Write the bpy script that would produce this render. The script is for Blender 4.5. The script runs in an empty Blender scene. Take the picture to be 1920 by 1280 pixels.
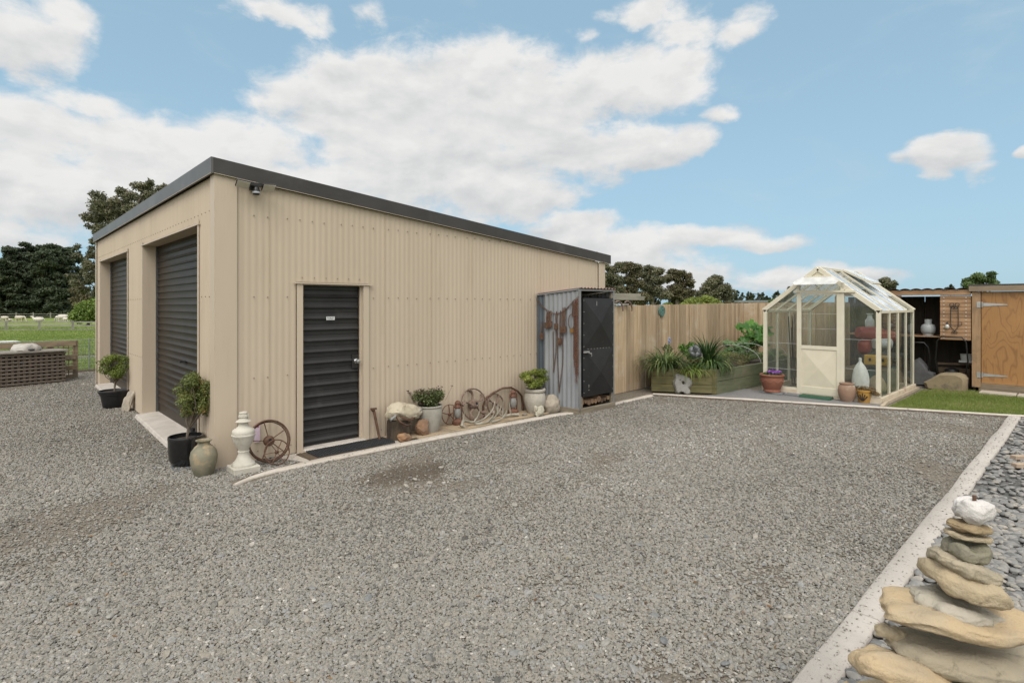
import bpy, math, random
import numpy as np
from mathutils import Vector, Matrix, noise as mnoise
R = math.radians
sc = bpy.context.scene
col = sc.collection
# ------------------------------------------------------------------ camera
FPX, HCAM, HOR = 1041.0, 1.8, 571.0           # focal length in px of the 1920 wide photo, eye height, horizon row
FW = Vector((0.687, 0.7267, 0)).normalized(); RT = Vector((0.7267, -0.687, 0)).normalized()
CAM = Vector((-1.83, -6.66, HCAM))
cd = bpy.data.cameras.new('camera'); cam = bpy.data.objects.new('camera', cd); col.objects.link(cam)
cd.sensor_width = 36; cd.lens = FPX / 1920 * 36
cd.shift_y = -(640 - HOR) / 1920
cd.clip_start = 0.05; cd.clip_end = 3000
cam.location = CAM
cam.rotation_euler = (R(90), 0, math.atan2(FW.y, FW.x) - R(90))
sc.camera = cam
# ------------------------------------------------------------------ view
sc.view_settings.view_transform = 'Standard'; sc.view_settings.look = 'None'
sc.view_settings.exposure = 0.0; sc.view_settings.gamma = 1.0
sc.cycles.max_bounces = 8; sc.cycles.transparent_max_bounces = 24
sc.cycles.diffuse_bounces = 4; sc.cycles.glossy_bounces = 3; sc.cycles.transmission_bounces = 6
sc.cycles.caustics_reflective = False; sc.cycles.caustics_refractive = False
# ------------------------------------------------------------------ sun
SUN_EL, SUN_AZ = R(52), math.atan2(-0.62, -0.78)      # direction TO the sun (world xy)
sd = Vector((math.cos(SUN_AZ) * math.cos(SUN_EL), math.sin(SUN_AZ) * math.cos(SUN_EL), math.sin(SUN_EL)))
sl = bpy.data.lights.new('sun', 'SUN'); sl.energy = 1.5; sl.angle = R(30); sl.color = (1, 0.945, 0.87)
so = bpy.data.objects.new('sun', sl); col.objects.link(so)
so.rotation_euler = sd.to_track_quat('Z', 'Y').to_euler(); so.location = (-5, -5, 12)
# ------------------------------------------------------------------ world: nishita sky with broken cloud
w = bpy.data.worlds.new('World'); sc.world = w; w.use_nodes = True
WN = w.node_tree.nodes; WL = w.node_tree.links; WN.clear()
class NT:
    def __init__(s, nodes, links): s.n, s.l = nodes, links
    def put(s, sock, v):
        if isinstance(v, bpy.types.NodeSocket): s.l.new(v, sock)
        elif v is not None: sock.default_value = v
    def m(s, op, a, b=None, c=None, clamp=False):
        n = s.n.new('ShaderNodeMath'); n.operation = op; n.use_clamp = clamp
        for i, v in enumerate((a, b, c)):
            if v is not None: s.put(n.inputs[i], v)
        return n.outputs[0]
    def sm(s, v, lo, hi, a=0.0, b=1.0):
        n = s.n.new('ShaderNodeMapRange'); n.interpolation_type = 'SMOOTHSTEP'
        s.put(n.inputs[0], v); n.inputs[1].default_value = lo; n.inputs[2].default_value = hi
        n.inputs[3].default_value = a; n.inputs[4].default_value = b
        return n.outputs[0]
    def mix(s, f, a, b, blend='MIX'):
        n = s.n.new('ShaderNodeMix'); n.data_type = 'RGBA'; n.blend_type = blend
        s.put(n.inputs[0], f); s.put(n.inputs[6], a); s.put(n.inputs[7], b)
        return n.outputs[2]
    def noise(s, vec, scale, detail=6, rough=.55, dist=0, dim='3D'):
        n = s.n.new('ShaderNodeTexNoise'); n.noise_dimensions = dim
        s.put(n.inputs['Vector'], vec); n.inputs['Scale'].default_value = scale; n.inputs['Detail'].default_value = detail
        n.inputs['Roughness'].default_value = rough; n.inputs['Distortion'].default_value = dist
        return n.outputs[0]
    def xyz(s, x, y, z=0.0):
        n = s.n.new('ShaderNodeCombineXYZ'); s.put(n.inputs[0], x); s.put(n.inputs[1], y); s.put(n.inputs[2], z); return n.outputs[0]
    def dot(s, a, b):
        n = s.n.new('ShaderNodeVectorMath'); n.operation = 'DOT_PRODUCT'; s.put(n.inputs[0], a); s.put(n.inputs[1], b); return n.outputs['Value']
k = NT(WN, WL)
sky = WN.new('ShaderNodeTexSky'); sky.sky_type = 'NISHITA'; sky.sun_disc = False
sky.sun_elevation = SUN_EL; sky.sun_rotation = math.pi / 2 - SUN_AZ
sky.air_density = 1.0; sky.dust_density = 1.2; sky.ozone_density = 1.0; sky.altitude = 50
tc = WN.new('ShaderNodeTexCoord'); D = tc.outputs['Generated']
sep = WN.new('ShaderNodeSeparateXYZ'); WL.new(D, sep.inputs[0])
az = k.m('ARCTAN2', k.dot(D, tuple(RT)), k.dot(D, tuple(FW)))
el = k.m('ARCSINE', sep.outputs[2])
# cloud banks (measured as photo columns/rows of the sky, kept as azimuth / elevation)
banks = [(900,200,340,140,1),(1140,160,200,82,1),(1270,120,70,45,.8),(720,160,180,80,1),(600,200,140,80,.9),(820,330,360,110,1),(1060,290,170,60,.95),(1200,275,110,52,.95),(1290,262,60,34,.85),
 (1345,212,42,24,.6),(1000,370,120,35,.8),(440,290,260,80,.95),(250,290,230,85,1),(90,250,180,70,1),(160,200,110,34,.8),(60,350,280,90,1),(250,350,200,60,.9),(50,80,150,85,1),(120,40,90,60,.8),
 (530,22,110,32,.6),(700,40,50,42,.55),(590,150,30,24,.4),(1200,20,110,36,.7),(1270,62,80,38,.65),(1400,52,70,44,.75),(1090,75,40,20,.4),
 (1080,430,120,42,1),(1180,470,200,48,.95),(1300,452,150,32,.95),(1430,462,90,24,.8),(1500,530,150,30,.9),(1600,520,110,26,.85),(1540,505,50,18,.7),(1240,510,200,40,.7),
 (1765,290,88,50,1),(1700,300,50,24,.6),(1830,320,50,24,.6),(1912,282,28,18,.9),(40,440,150,30,.5),(640,400,260,90,.8),
 (-700,250,400,180,1),(2500,200,380,150,1),(1500,-500,500,200,1),(700,-700,500,220,1),(-200,-300,350,200,1)]
nz_big = k.noise(k.xyz(az, k.m('MULTIPLY', el, 1.8)), 5.0, 10, .56, 0.12)
nz_up = k.noise(k.xyz(k.m('SUBTRACT', az, 0.012), k.m('MULTIPLY', k.m('ADD', el, 0.022), 1.8)), 5.0, 10, .56, 0.12)
wob = k.noise(k.xyz(az, el, 3.0), 3.5, 3, .5)
azw = k.m('ADD', az, k.m('MULTIPLY', k.m('SUBTRACT', wob, 0.5), 0.12))
elw = k.m('ADD', el, k.m('MULTIPLY', k.m('SUBTRACT', nz_big, 0.5), 0.10))
cov = None; num = None; den = None
for (bx, by, brx, bry, st) in banks:
    a0 = math.atan((bx - 960) / FPX); e0 = math.atan((HOR - by) / FPX * math.cos(a0))
    ra = brx / FPX * math.cos(a0) ** 2; re = bry / FPX * math.cos(a0) * math.cos(e0) ** 2
    u = k.m('MULTIPLY', k.m('SUBTRACT', azw, a0), 1 / ra); v = k.m('MULTIPLY', k.m('SUBTRACT', elw, e0), 1 / re)
    q = k.m('MULTIPLY_ADD', u, u, k.m('MULTIPLY', v, v))
    b = k.m('MULTIPLY', k.m('SUBTRACT', 1.0, q), st); bw = k.m('MAXIMUM', b, 0.001)
    num = k.m('MULTIPLY', bw, v) if num is None else k.m('MULTIPLY_ADD', bw, v, num); den = bw if den is None else k.m('ADD', den, bw)
    cov = b if cov is None else k.m('SMOOTH_MAX', cov, b, 0.25)
cov = k.m('MAXIMUM', cov, -0.6)
nz_f = k.noise(k.xyz(az, k.m('MULTIPLY', el, 1.5), 5.0), 13.0, 8, .62, 0.2)
cloudy = k.m('MULTIPLY_ADD', k.m('SUBTRACT', nz_big, 0.5), 1.9, k.m('SUBTRACT', cov, 0.10))
cloudy = k.m('MULTIPLY_ADD', k.m('SUBTRACT', nz_f, 0.5), 1.9, cloudy)
# unseen cloud overhead and behind the viewer, added to make the light less blue
back = k.sm(k.m('ABSOLUTE', az), 0.95, 1.4)
cloudy = k.m('ADD', cloudy, k.m('MULTIPLY', k.m('MAXIMUM', back, k.sm(el, 0.62, 0.9)), 1.5))
dens = k.sm(cloudy, -0.16, 0.58)
wisp = k.m('MULTIPLY', k.sm(k.noise(k.xyz(az, k.m('MULTIPLY', el, 3.0), 7.0), 4.0, 8, .6, .6), 0.50, 0.85), 0.22)
dens = k.m('MAXIMUM', dens, wisp)
relief = k.m('MULTIPLY_ADD', k.m('SUBTRACT', nz_big, nz_up), 3.2, k.m('MULTIPLY', k.m('SUBTRACT', nz_f, 0.5), 0.35))
big2 = k.m('MULTIPLY', k.m('SUBTRACT', k.noise(k.xyz(az, el, 11.0), 3.2, 4, .5), 0.5), 0.7)
vert = k.sm(k.m('DIVIDE', num, den), -0.75, 0.45, -0.42, 0.22)
lit = k.m('ADD', k.m('ADD', 0.68, vert), k.m('ADD', relief, big2), clamp=True)
thin = k.sm(cloudy, 0.15, 1.0, 0.12, -0.08)
lit = k.m('ADD', lit, thin, clamp=True)
ccol = k.mix(lit, (0.60, 0.62, 0.635, 1), (0.85, 0.845, 0.83, 1))
fill_glow = k.m('POWER', k.m('MAXIMUM', k.dot(D, tuple(sd)), 0.0), 2.5)  # cloud round the sun brightened out of view, added to light the walls
ccol = k.mix(1.0, ccol, k.xyz(*(3 * [k.m('MULTIPLY_ADD', fill_glow, 2.0, 1.0)])), 'MULTIPLY')
skyc = k.mix(1.0, sky.outputs[0], (0.118, 0.116, 0.108, 1), 'MULTIPLY')
haze = k.sm(el, 0.0, 0.5, 0.78, 0.62)
skyc = k.mix(haze, skyc, (0.42, 0.66, 0.83, 1))
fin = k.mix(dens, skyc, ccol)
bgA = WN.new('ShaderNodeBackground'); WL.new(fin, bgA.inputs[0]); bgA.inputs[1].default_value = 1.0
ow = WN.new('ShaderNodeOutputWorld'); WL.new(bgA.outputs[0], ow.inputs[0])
w.cycles.sampling_method = 'MANUAL'; w.cycles.sample_map_resolution = 512
# ------------------------------------------------------------------ helpers
def tag(o, label=None, cat=None, group=None, kind=None):
    if label: o['label'] = label
    if cat: o['category'] = cat
    if group: o['group'] = group
    if kind: o['kind'] = kind
    return o
def empty(name, loc, label, cat, group=None, rz=0):
    o = bpy.data.objects.new(name, None); col.objects.link(o); o.location = loc; o.rotation_euler = (0, 0, rz)
    o.empty_display_size = .1
    return tag(o, label, cat, group)
def copy_tree(o, parent=None):
    c = o.copy(); col.objects.link(c); c.parent = parent
    for ch in [x for x in col.objects if x.parent == o]: copy_tree(ch, c)
    return c
def at(px, d, z=0.0):                       # the point at depth d (m) in the direction of a photo column
    p = CAM + FW * d + RT * ((px - 960) / FPX * d); return Vector((p.x, p.y, z))
def wo(o):                                   # world offset of a parent chain (no rotation used)
    v = Vector((0, 0, 0))
    while o is not None: v = v + Vector(o.location); o = o.parent
    return v
class MB:
    def __init__(s): s.v = []; s.f = []; s.r = []; s.rng = random.Random(5)
    def add(s, vs, fs, rnd=None):
        b = len(s.v); s.v.extend([tuple(x) for x in vs]); r = s.rng.random() if rnd is None else rnd
        for f in fs: s.f.append([b + i for i in f]); s.r.append(r)
    def box(s, x0, x1, y0, y1, z0, z1, rnd=None):
        s.add([(x0,y0,z0),(x1,y0,z0),(x1,y1,z0),(x0,y1,z0),(x0,y0,z1),(x1,y0,z1),(x1,y1,z1),(x0,y1,z1)],
              [(0,3,2,1),(4,5,6,7),(0,1,5,4),(1,2,6,5),(2,3,7,6),(3,0,4,7)], rnd)
    def obox(s, c, ax, ay, az, rnd=None):    # half-axis vectors
        c = Vector(c); ax, ay, az = Vector(ax), Vector(ay), Vector(az)
        vs = [c+sx*ax+sy*ay+sz*az for sz in (-1,1) for sx, sy in ((-1,-1),(1,-1),(1,1),(-1,1))]
        s.add(vs, [(0,3,2,1),(4,5,6,7),(0,1,5,4),(1,2,6,5),(2,3,7,6),(3,0,4,7)], rnd)
    def bar(s, p0, p1, w, h=None, up=(0,0,1), rnd=None):
        p0, p1 = Vector(p0), Vector(p1); d = p1 - p0; L = d.length; d.normalize(); h = w if h is None else h
        up = Vector(up)
        if abs(d.dot(up)) > .98: up = Vector((1,0,0))
        sx = d.cross(up).normalized(); sy = sx.cross(d).normalized()
        s.obox((p0+p1)/2, d*L/2, sx*w/2, sy*h/2, rnd)
    def hexa(s, b4, t4, rnd=None):           # bottom quad, top quad (ccw from above)
        s.add(list(b4)+list(t4), [(0,3,2,1),(4,5,6,7),(0,1,5,4),(1,2,6,5),(2,3,7,6),(3,0,4,7)], rnd)
    def tube(s, pts, r, n=8, rnd=None, closed=False, flat=1.0):
        pts = [Vector(p) for p in pts]; m = len(pts); rr = r if isinstance(r, (list, tuple)) else [r]*m
        vs = []; fs = []; prev = None
        for i, p in enumerate(pts):
            if closed: t = pts[(i+1) % m] - pts[i-1]
            else: t = pts[min(i+1, m-1)] - pts[max(i-1, 0)]
            t.normalize()
            if prev is None:
                a = Vector((0,0,1)) if abs(t.z) < .9 else Vector((1,0,0)); u = t.cross(a).normalized()
            else: u = (prev - t*prev.dot(t)).normalized()
            prev = u; v = t.cross(u)
            for j in range(n):
                q = 2*math.pi*j/n; vs.append(p + (u*math.cos(q) + v*math.sin(q)*flat)*rr[i])
        for i in range(m if closed else m-1):
            for j in range(n):
                a = i*n+j; b = i*n+(j+1) % n; c = ((i+1) % m)*n+(j+1) % n; d = ((i+1) % m)*n+j
                fs.append((a, b, c, d))
        if not closed: fs.append(tuple(range(n-1, -1, -1))); fs.append(tuple((m-1)*n+j for j in range(n)))
        s.add(vs, fs, rnd)
    def lathe(s, prof, c=(0,0,0), n=28, rnd=None, sx=1, sy=1, wob=0):
        vs = []; fs = []; m = len(prof)
        for (r, z) in prof:
            for j in range(n):
                q = 2*math.pi*j/n; rr = r*(1+wob*math.sin(3*q+z*9))
                vs.append((c[0]+rr*math.cos(q)*sx, c[1]+rr*math.sin(q)*sy, c[2]+z))
        for i in range(m-1):
            for j in range(n): fs.append((i*n+j, i*n+(j+1) % n, (i+1)*n+(j+1) % n, (i+1)*n+j))
        fs.append(tuple(range(n-1, -1, -1))); fs.append(tuple((m-1)*n+j for j in range(n)))
        s.add(vs, fs, rnd)
    def ring(s, c, nrm, R0, r, n=36, k=8, rnd=None, flat=1.0, a0=0, a1=None, sq=1.0):
        nrm = Vector(nrm).normalized(); a = Vector((0,0,1)) if abs(nrm.z) < .9 else Vector((1,0,0))
        u = nrm.cross(a).normalized(); v = nrm.cross(u)*-1; c = Vector(c)
        if a1 is None: s.tube([c+(u*math.cos(2*math.pi*i/n)+v*math.sin(2*math.pi*i/n)*sq)*R0 for i in range(n)], r, k, rnd, True, flat)
        else: s.tube([c+(u*math.cos(a0+(a1-a0)*i/n)+v*math.sin(a0+(a1-a0)*i/n)*sq)*R0 for i in range(n+1)], r, k, rnd, False, flat)
    def disc(s, c, nrm, r, t, n=20, rnd=None):
        nrm = Vector(nrm).normalized(); c = Vector(c); s.tube([c-nrm*t/2, c+nrm*t/2], r, n, rnd)
    def build(s, name, mat, parent=None, origin=None, smooth=None, bevel=0):
        o = mesh_np(name, np.array(s.v, dtype=np.float32), s.f, mat, parent, origin, np.array(s.r, dtype=np.float32))
        if smooth: 
            o.data.shade_smooth(); o.data.set_sharp_from_angle(angle=R(smooth))
        if bevel:
            b = o.modifiers.new('bevel', 'BEVEL'); b.width = bevel; b.segments = 1; b.limit_method = 'ANGLE'
        return o
def mesh_np(name, V, F, mat, parent=None, origin=None, rnd=None):
    off = wo(parent) if parent is not None else Vector(origin if origin is not None else (0,0,0))
    V = np.asarray(V, dtype=np.float32) - np.array(off, dtype=np.float32)
    me = bpy.data.meshes.new(name)
    if isinstance(F, np.ndarray):
        nf, kk = F.shape
        me.vertices.add(len(V)); me.vertices.foreach_set('co', V.ravel())
        me.loops.add(nf*kk); me.loops.foreach_set('vertex_index', F.ravel().astype(np.int32))
        me.polygons.add(nf); me.polygons.foreach_set('loop_start', np.arange(0, nf*kk, kk, dtype=np.int32))
        me.update(calc_edges=True)
    else:
        me.from_pydata([tuple(map(float, v)) for v in V], [], F); me.update()
    if rnd is not None:
        a = me.attributes.new('rnd', 'FLOAT', 'FACE'); a.data.foreach_set('value', np.asarray(rnd, dtype=np.float32))
    if mat is not None: me.materials.append(mat)
    o = bpy.data.objects.new(name, me); col.objects.link(o)
    if parent is not None: o.parent = parent
    else: o.location = off
    return o
# ------------------------------------------------------------------ materials
MATS = {}
def M(name, c1, c2=None, rough=.6, metal=0, scale=6, detail=5, stretch=(1,1,1), bump=0, bscale=None, rv=.0, c3=None, s3=2.0, t3=(.5,.7), spec=.5, trans=0, lo=.35, hi=.65, coat=0, bdist=.01, nrough=.6, st3=None):
    """c1..c2 mixed by noise; rv = brightness spread by the per-piece attribute; c3 = stains"""
    if name in MATS: return MATS[name]
    m = bpy.data.materials.new(name); m.use_nodes = True; N = m.node_tree.nodes; L = m.node_tree.links
    b = N['Principled BSDF']; k = NT(N, L)
    g = N.new('ShaderNodeNewGeometry'); mp = N.new('ShaderNodeMapping'); L.new(g.outputs['Position'], mp.inputs[0]); mp.inputs['Scale'].default_value = stretch
    at_ = N.new('ShaderNodeAttribute'); at_.attribute_name = 'rnd'
    v = mp.outputs[0]
    if rv:
        off = N.new('ShaderNodeVectorMath'); off.operation = 'ADD'; L.new(v, off.inputs[0])
        L.new(k.xyz(*(3*[k.m('MULTIPLY', at_.outputs['Fac'], 37.0)])), off.inputs[1]); v = off.outputs[0]
    f = k.sm(k.noise(v, scale, detail, nrough), lo, hi)
    c = k.mix(f, (*c1, 1), (*(c2 or tuple(x*.8 for x in c1)), 1))
    v3 = g.outputs['Position']
    if st3: m3 = N.new('ShaderNodeMapping'); L.new(v3, m3.inputs[0]); m3.inputs['Scale'].default_value = st3; v3 = m3.outputs[0]
    if c3: c = k.mix(k.sm(k.noise(v3, s3, 7, .65), t3[0], t3[1]), c, (*c3, 1))
    if rv:
        c = k.mix(1.0, c, k.xyz(*(3*[k.m('MULTIPLY_ADD', at_.outputs['Fac'], 2*rv, 1-rv)])), 'MULTIPLY')
    L.new(c, b.inputs['Base Color'])
    b.inputs['Roughness'].default_value = rough; b.inputs['Metallic'].default_value = metal
    b.inputs['Specular IOR Level'].default_value = spec; b.inputs['Coat Weight'].default_value = coat
    if bump:
        bp = N.new('ShaderNodeBump'); bp.inputs['Strength'].default_value = bump; bp.inputs['Distance'].default_value = bdist
        L.new(k.noise(v, bscale or scale*3, 6, .6), bp.inputs['Height']); L.new(bp.outputs[0], b.inputs['Normal'])
    MATS[name] = m; return m
def leafmat(name, dark, light, accent=None, tr=.3, rough=.5):
    if name in MATS: return MATS[name]
    m = bpy.data.materials.new(name); m.use_nodes = True; N = m.node_tree.nodes; L = m.node_tree.links; k = NT(N, L)
    b = N['Principled BSDF']; a = N.new('ShaderNodeAttribute'); a.attribute_name = 'rnd'
    cr = N.new('ShaderNodeValToRGB'); L.new(a.outputs['Fac'], cr.inputs[0]); e = cr.color_ramp.elements
    e[0].position = 0; e[0].color = (*dark, 1); e[1].position = .85; e[1].color = (*light, 1)
    if accent: x = e.new(.93); x.color = (*accent, 1); 
    L.new(cr.outputs[0], b.inputs['Base Color']); b.inputs['Roughness'].default_value = rough; b.inputs['Specular IOR Level'].default_value = .3
    t = N.new('ShaderNodeBsdfTranslucent'); L.new(cr.outputs[0], t.inputs[0]); mx = N.new('ShaderNodeMixShader'); mx.inputs[0].default_value = tr
    L.new(b.outputs[0], mx.inputs[1]); L.new(t.outputs[0], mx.inputs[2]); L.new(mx.outputs[0], N['Material Output'].inputs[0])
    MATS[name] = m; return m
def glassmat(name, tint=(.9,.93,.92), dirt=.12, dcol=(.5,.5,.47), rough=.02):
    m = bpy.data.materials.new(name); m.use_nodes = True; N = m.node_tree.nodes; L = m.node_tree.links; k = NT(N, L); N.remove(N['Principled BSDF'])
    tr = N.new('ShaderNodeBsdfTransparent'); tr.inputs[0].default_value = (*tint, 1)
    gl = N.new('ShaderNodeBsdfGlossy'); gl.inputs['Roughness'].default_value = rough; gg = N.new('ShaderNodeNewGeometry'); cs = k.m('ABSOLUTE', k.dot(gg.outputs['Incoming'], gg.outputs['Normal'])); fr_ = k.m('MULTIPLY_ADD', k.m('POWER', k.m('SUBTRACT', 1.0, cs), 5.0), .55, .035)
    a = N.new('ShaderNodeMixShader'); L.new(fr_, a.inputs[0]); L.new(tr.outputs[0], a.inputs[1]); L.new(gl.outputs[0], a.inputs[2])
    df = N.new('ShaderNodeBsdfDiffuse'); df.inputs[0].default_value = (*dcol, 1); tl = N.new('ShaderNodeBsdfTranslucent'); tl.inputs[0].default_value = (*dcol, 1)
    d2 = N.new('ShaderNodeMixShader'); d2.inputs[0].default_value = .5; L.new(df.outputs[0], d2.inputs[1]); L.new(tl.outputs[0], d2.inputs[2])
    g = N.new('ShaderNodeNewGeometry'); nz = k.sm(k.noise(g.outputs['Position'], 2.5, 8, .7), .3, .8, dirt*.4, dirt*1.8)
    b = N.new('ShaderNodeMixShader'); L.new(nz, b.inputs[0]); L.new(a.outputs[0], b.inputs[1]); L.new(d2.outputs[0], b.inputs[2])
    L.new(b.outputs[0], N['Material Output'].inputs[0]); return m
# ------------------------------------------------------------------ organic shapes
def fbm(p, o=4): return mnoise.fractal(p, .9, 2.0, o)
def rock(mb, c, rad, seed, rough=.25, n=3, facet=0.0, rot=0, tilt=(0, 0), power=1.0, rnd=None):
    import bmesh
    bm = bmesh.new(); bmesh.ops.create_icosphere(bm, subdivisions=n, radius=1)
    so_ = Vector((seed*3.1, seed*1.7, seed*.9)); rr = random.Random(seed)
    planes = [(Vector((rr.gauss(0,1), rr.gauss(0,1), rr.gauss(0,1))).normalized(), rr.uniform(.62,.9)) for _ in range(9)] if facet else []
    Mx = Matrix.Rotation(rot, 3, 'Z') @ Matrix.Rotation(tilt[0], 3, 'X') @ Matrix.Rotation(tilt[1], 3, 'Y')
    vs = []
    for v in bm.verts:
        p = v.co.copy()
        for nn, dd in planes:
            q = p.dot(nn)
            if q > dd: p -= nn*(q-dd)*facet
        p *= 1 + rough*fbm(p*1.3+so_, 3) + rough*.25*fbm(p*5+so_, 3)
        if power != 1.0: p.z = math.copysign(abs(p.z)**power, p.z)
        p = Vector((p.x*rad[0], p.y*rad[1], p.z*rad[2])); vs.append(Mx @ p + Vector(c))
    mb.add(vs, [[x.index for x in f.verts] for f in bm.faces], rnd); bm.free()
def clump_leaves(name, clumps, n, size, mat, parent, seed=0, aspect=.5, shell=.55, up=.35, spread=.5, keep=None):
    """leaf sized faces spread through ellipsoid clumps (cx,cy,cz,rx,ry,rz)"""
    g = np.random.default_rng(seed); C = np.array(clumps, dtype=np.float64)
    wt = (C[:,3]*C[:,4]*C[:,5])**(2/3); idx = g.choice(len(C), n, p=wt/wt.sum())
    d = g.normal(size=(n,3)); d /= np.linalg.norm(d, axis=1)[:,None]
    rad = shell + (1-shell)*g.random(n)**.7; rad *= 1 + .16*np.sin(d[:,0]*7+idx)*np.cos(d[:,2]*6+idx*2)
    P = C[idx,:3] + d*C[idx,3:]*rad[:,None]
    nr = d*spread + g.normal(size=(n,3))*.6 + np.array([0,0,up]); nr /= np.linalg.norm(nr, axis=1)[:,None]
    t = g.normal(size=(n,3)); t -= nr*(t*nr).sum(1)[:,None]; t /= np.linalg.norm(t, axis=1)[:,None]; b = np.cross(nr, t)
    s = size*g.uniform(.6,1.35,n)[:,None]
    V = np.stack([P-t*s, P+b*s*aspect-nr*s*.12, P+t*s, P-b*s*aspect-nr*s*.12], 1).reshape(-1,3)
    F = np.arange(n*4).reshape(n,4)
    cl = g.random(len(C)); r = np.clip(.55*g.random(n)+.45*cl[idx], 0, 1)
    if keep is not None:
        kk = keep(P); F = F[kk]; r = r[kk]
    return mesh_np(name, V, F, mat, parent, None, r)
def blades(name, base, n, L, wd, mat, parent=None, seed=0, rbase=.1, droop=1.0, up=(.35,1.2), segs=5, sx=1, sy=1, origin=None):
    """arching strap leaves from a tuft"""
    g = random.Random(seed); V = []; F = []; Rn = []
    for i in range(n):
        q = g.uniform(0, 6.283); rr = rbase*math.sqrt(g.random()); p = Vector((base[0]+rr*math.cos(q)*sx, base[1]+rr*math.sin(q)*sy, base[2]))
        q += g.uniform(-.6,.6); e = g.uniform(*up); l = L*g.uniform(.6,1.1); h = Vector((math.cos(q)*sx, math.sin(q)*sy, 0)); side = Vector((-math.sin(q), math.cos(q), 0))
        dr = droop*g.uniform(.6,1.4); b0 = len(V); x = g.random()
        for j in range(segs+1):
            w_ = wd*(1-(j/segs)**2)*.5 + .0006
            V.append(p+side*w_); V.append(p-side*w_)
            dirv = (h*math.cos(e)+Vector((0,0,math.sin(e)))); p = p+dirv*l/segs; e -= dr/segs*1.8
            if p.z < base[2]-.0: p.z = max(p.z, base[2]-.25)
        for j in range(segs): F.append((b0+2*j, b0+2*j+1, b0+2*j+3, b0+2*j+2)); Rn.append(x)
    return mesh_np(name, np.array(V), F, mat, parent, origin, np.array(Rn))
def chainlinks(mb, pts, L=.035, r=.0035, w=.011):
    pts = [Vector(p) for p in pts]; seg = []
    for a, b in zip(pts, pts[1:]):
        m = max(1, int((b-a).length/(L*.72)))
        for i in range(m): seg.append((a.lerp(b, (i+.5)/m), (b-a).normalized()))
    for i, (c, t) in enumerate(seg):
        a = Vector((0.3,1,.2)) if i % 2 else Vector((1,.2,.3)); u = t.cross(a).normalized()
        P = [c+t*(L/2*math.cos(q))*1.0+u*(w*math.sin(q)) for q in [2*math.pi*j/8 for j in range(8)]]
        mb.tube(P, r, 4, None, True)
# ------------------------------------------------------------------ ground surfaces
def ground_sheet(name, poly, z, mat, kind='structure'):
    o = mesh_np(name, np.array([(x, y, z) for x, y in poly]), [list(range(len(poly)))], mat)
    return tag(o, kind=kind)
def gravelmat(name, base, dirt, cell, cols, bump=1.0, patch=.5):
    m = bpy.data.materials.new(name); m.use_nodes = True; N = m.node_tree.nodes; L = m.node_tree.links; k = NT(N, L); b = N['Principled BSDF']
    g = N.new('ShaderNodeNewGeometry'); P = g.outputs['Position']
    vo = N.new('ShaderNodeTexVoronoi'); vo.inputs['Scale'].default_value = cell; L.new(P, vo.inputs['Vector'])
    v2 = N.new('ShaderNodeTexVoronoi'); v2.inputs['Scale'].default_value = cell*2.3; L.new(P, v2.inputs['Vector'])
    cr = N.new('ShaderNodeValToRGB'); cr.color_ramp.interpolation = 'CONSTANT'; s = N.new('ShaderNodeSeparateColor'); L.new(vo.outputs['Color'], s.inputs[0]); L.new(s.outputs[0], cr.inputs[0])
    e = cr.color_ramp.elements
    for i, c in enumerate(cols):
        x = e[i] if i < 2 else e.new(i/len(cols)); x.position = i/len(cols); x.color = (*c, 1)
    cell_edge = k.sm(vo.outputs['Distance'], .3, .75)
    c = k.mix(k.m('MULTIPLY', cell_edge, .55), cr.outputs[0], (*dirt, 1))
    pt = k.sm(k.noise(P, .55, 6, .65), .50, .72)
    c = k.mix(k.m('MULTIPLY', pt, patch), c, (*dirt, 1))
    c = k.mix(k.m('MULTIPLY', k.sm(k.noise(P, 9, 6, .7), .45, .75), .35), c, (*base, 1))
    if name == 'gravel_bed':                   # old oily stain by the edging
        dv = N.new('ShaderNodeVectorMath'); dv.operation = 'DISTANCE'; mm = N.new('ShaderNodeMapping'); L.new(P, mm.inputs[0]); mm.inputs['Scale'].default_value = (1, 1.9, 0); L.new(mm.outputs[0], dv.inputs[0]); dv.inputs[1].default_value = (1.5, -3.08, 0)
        st = k.sm(k.m('MULTIPLY_ADD', k.noise(P, 3, 6, .7), .75, dv.outputs['Value']), .70, 1.15, .55, 0); c = k.mix(st, c, (.055,.038,.024,1))
    L.new(c, b.inputs['Base Color']); b.inputs['Roughness'].default_value = .9; b.inputs['Specular IOR Level'].default_value = .2
    bp = N.new('ShaderNodeBump'); bp.inputs['Strength'].default_value = bump; bp.inputs['Distance'].default_value = .008
    h = k.m('ADD', k.m('MULTIPLY', vo.outputs['Distance'], -1.0), k.m('MULTIPLY', v2.outputs['Distance'], -.5)); L.new(h, bp.inputs['Height']); L.new(bp.outputs[0], b.inputs['Normal'])
    return m
GCOL = [(.105,.09,.072),(.18,.155,.125),(.25,.22,.18),(.15,.135,.115),(.215,.185,.148),(.31,.28,.235),(.165,.138,.105),(.23,.205,.168)]
gr_mat = gravelmat('gravel_bed', (.20,.172,.132), (.165,.14,.105), 75, GCOL, 1.0, .8)
pb_mat = gravelmat('pebble_bed', (.10,.095,.085), (.045,.042,.038), 26, [(.12,.12,.115),(.2,.19,.175),(.16,.16,.155)])
fine_mat = gravelmat('fine_chip', (.20,.19,.185), (.17,.165,.16), 120, [(.2,.195,.19),(.26,.25,.245),(.16,.155,.155),(.23,.225,.22)], .5, .2)
grass_far = M('grass_far', (.135,.19,.042), (.205,.25,.065), rough=.9, scale=.35, detail=9, bump=.6, bscale=14, c3=(.20,.215,.08), s3=.12, t3=(.5,.75), spec=.15, bdist=.03)
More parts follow.
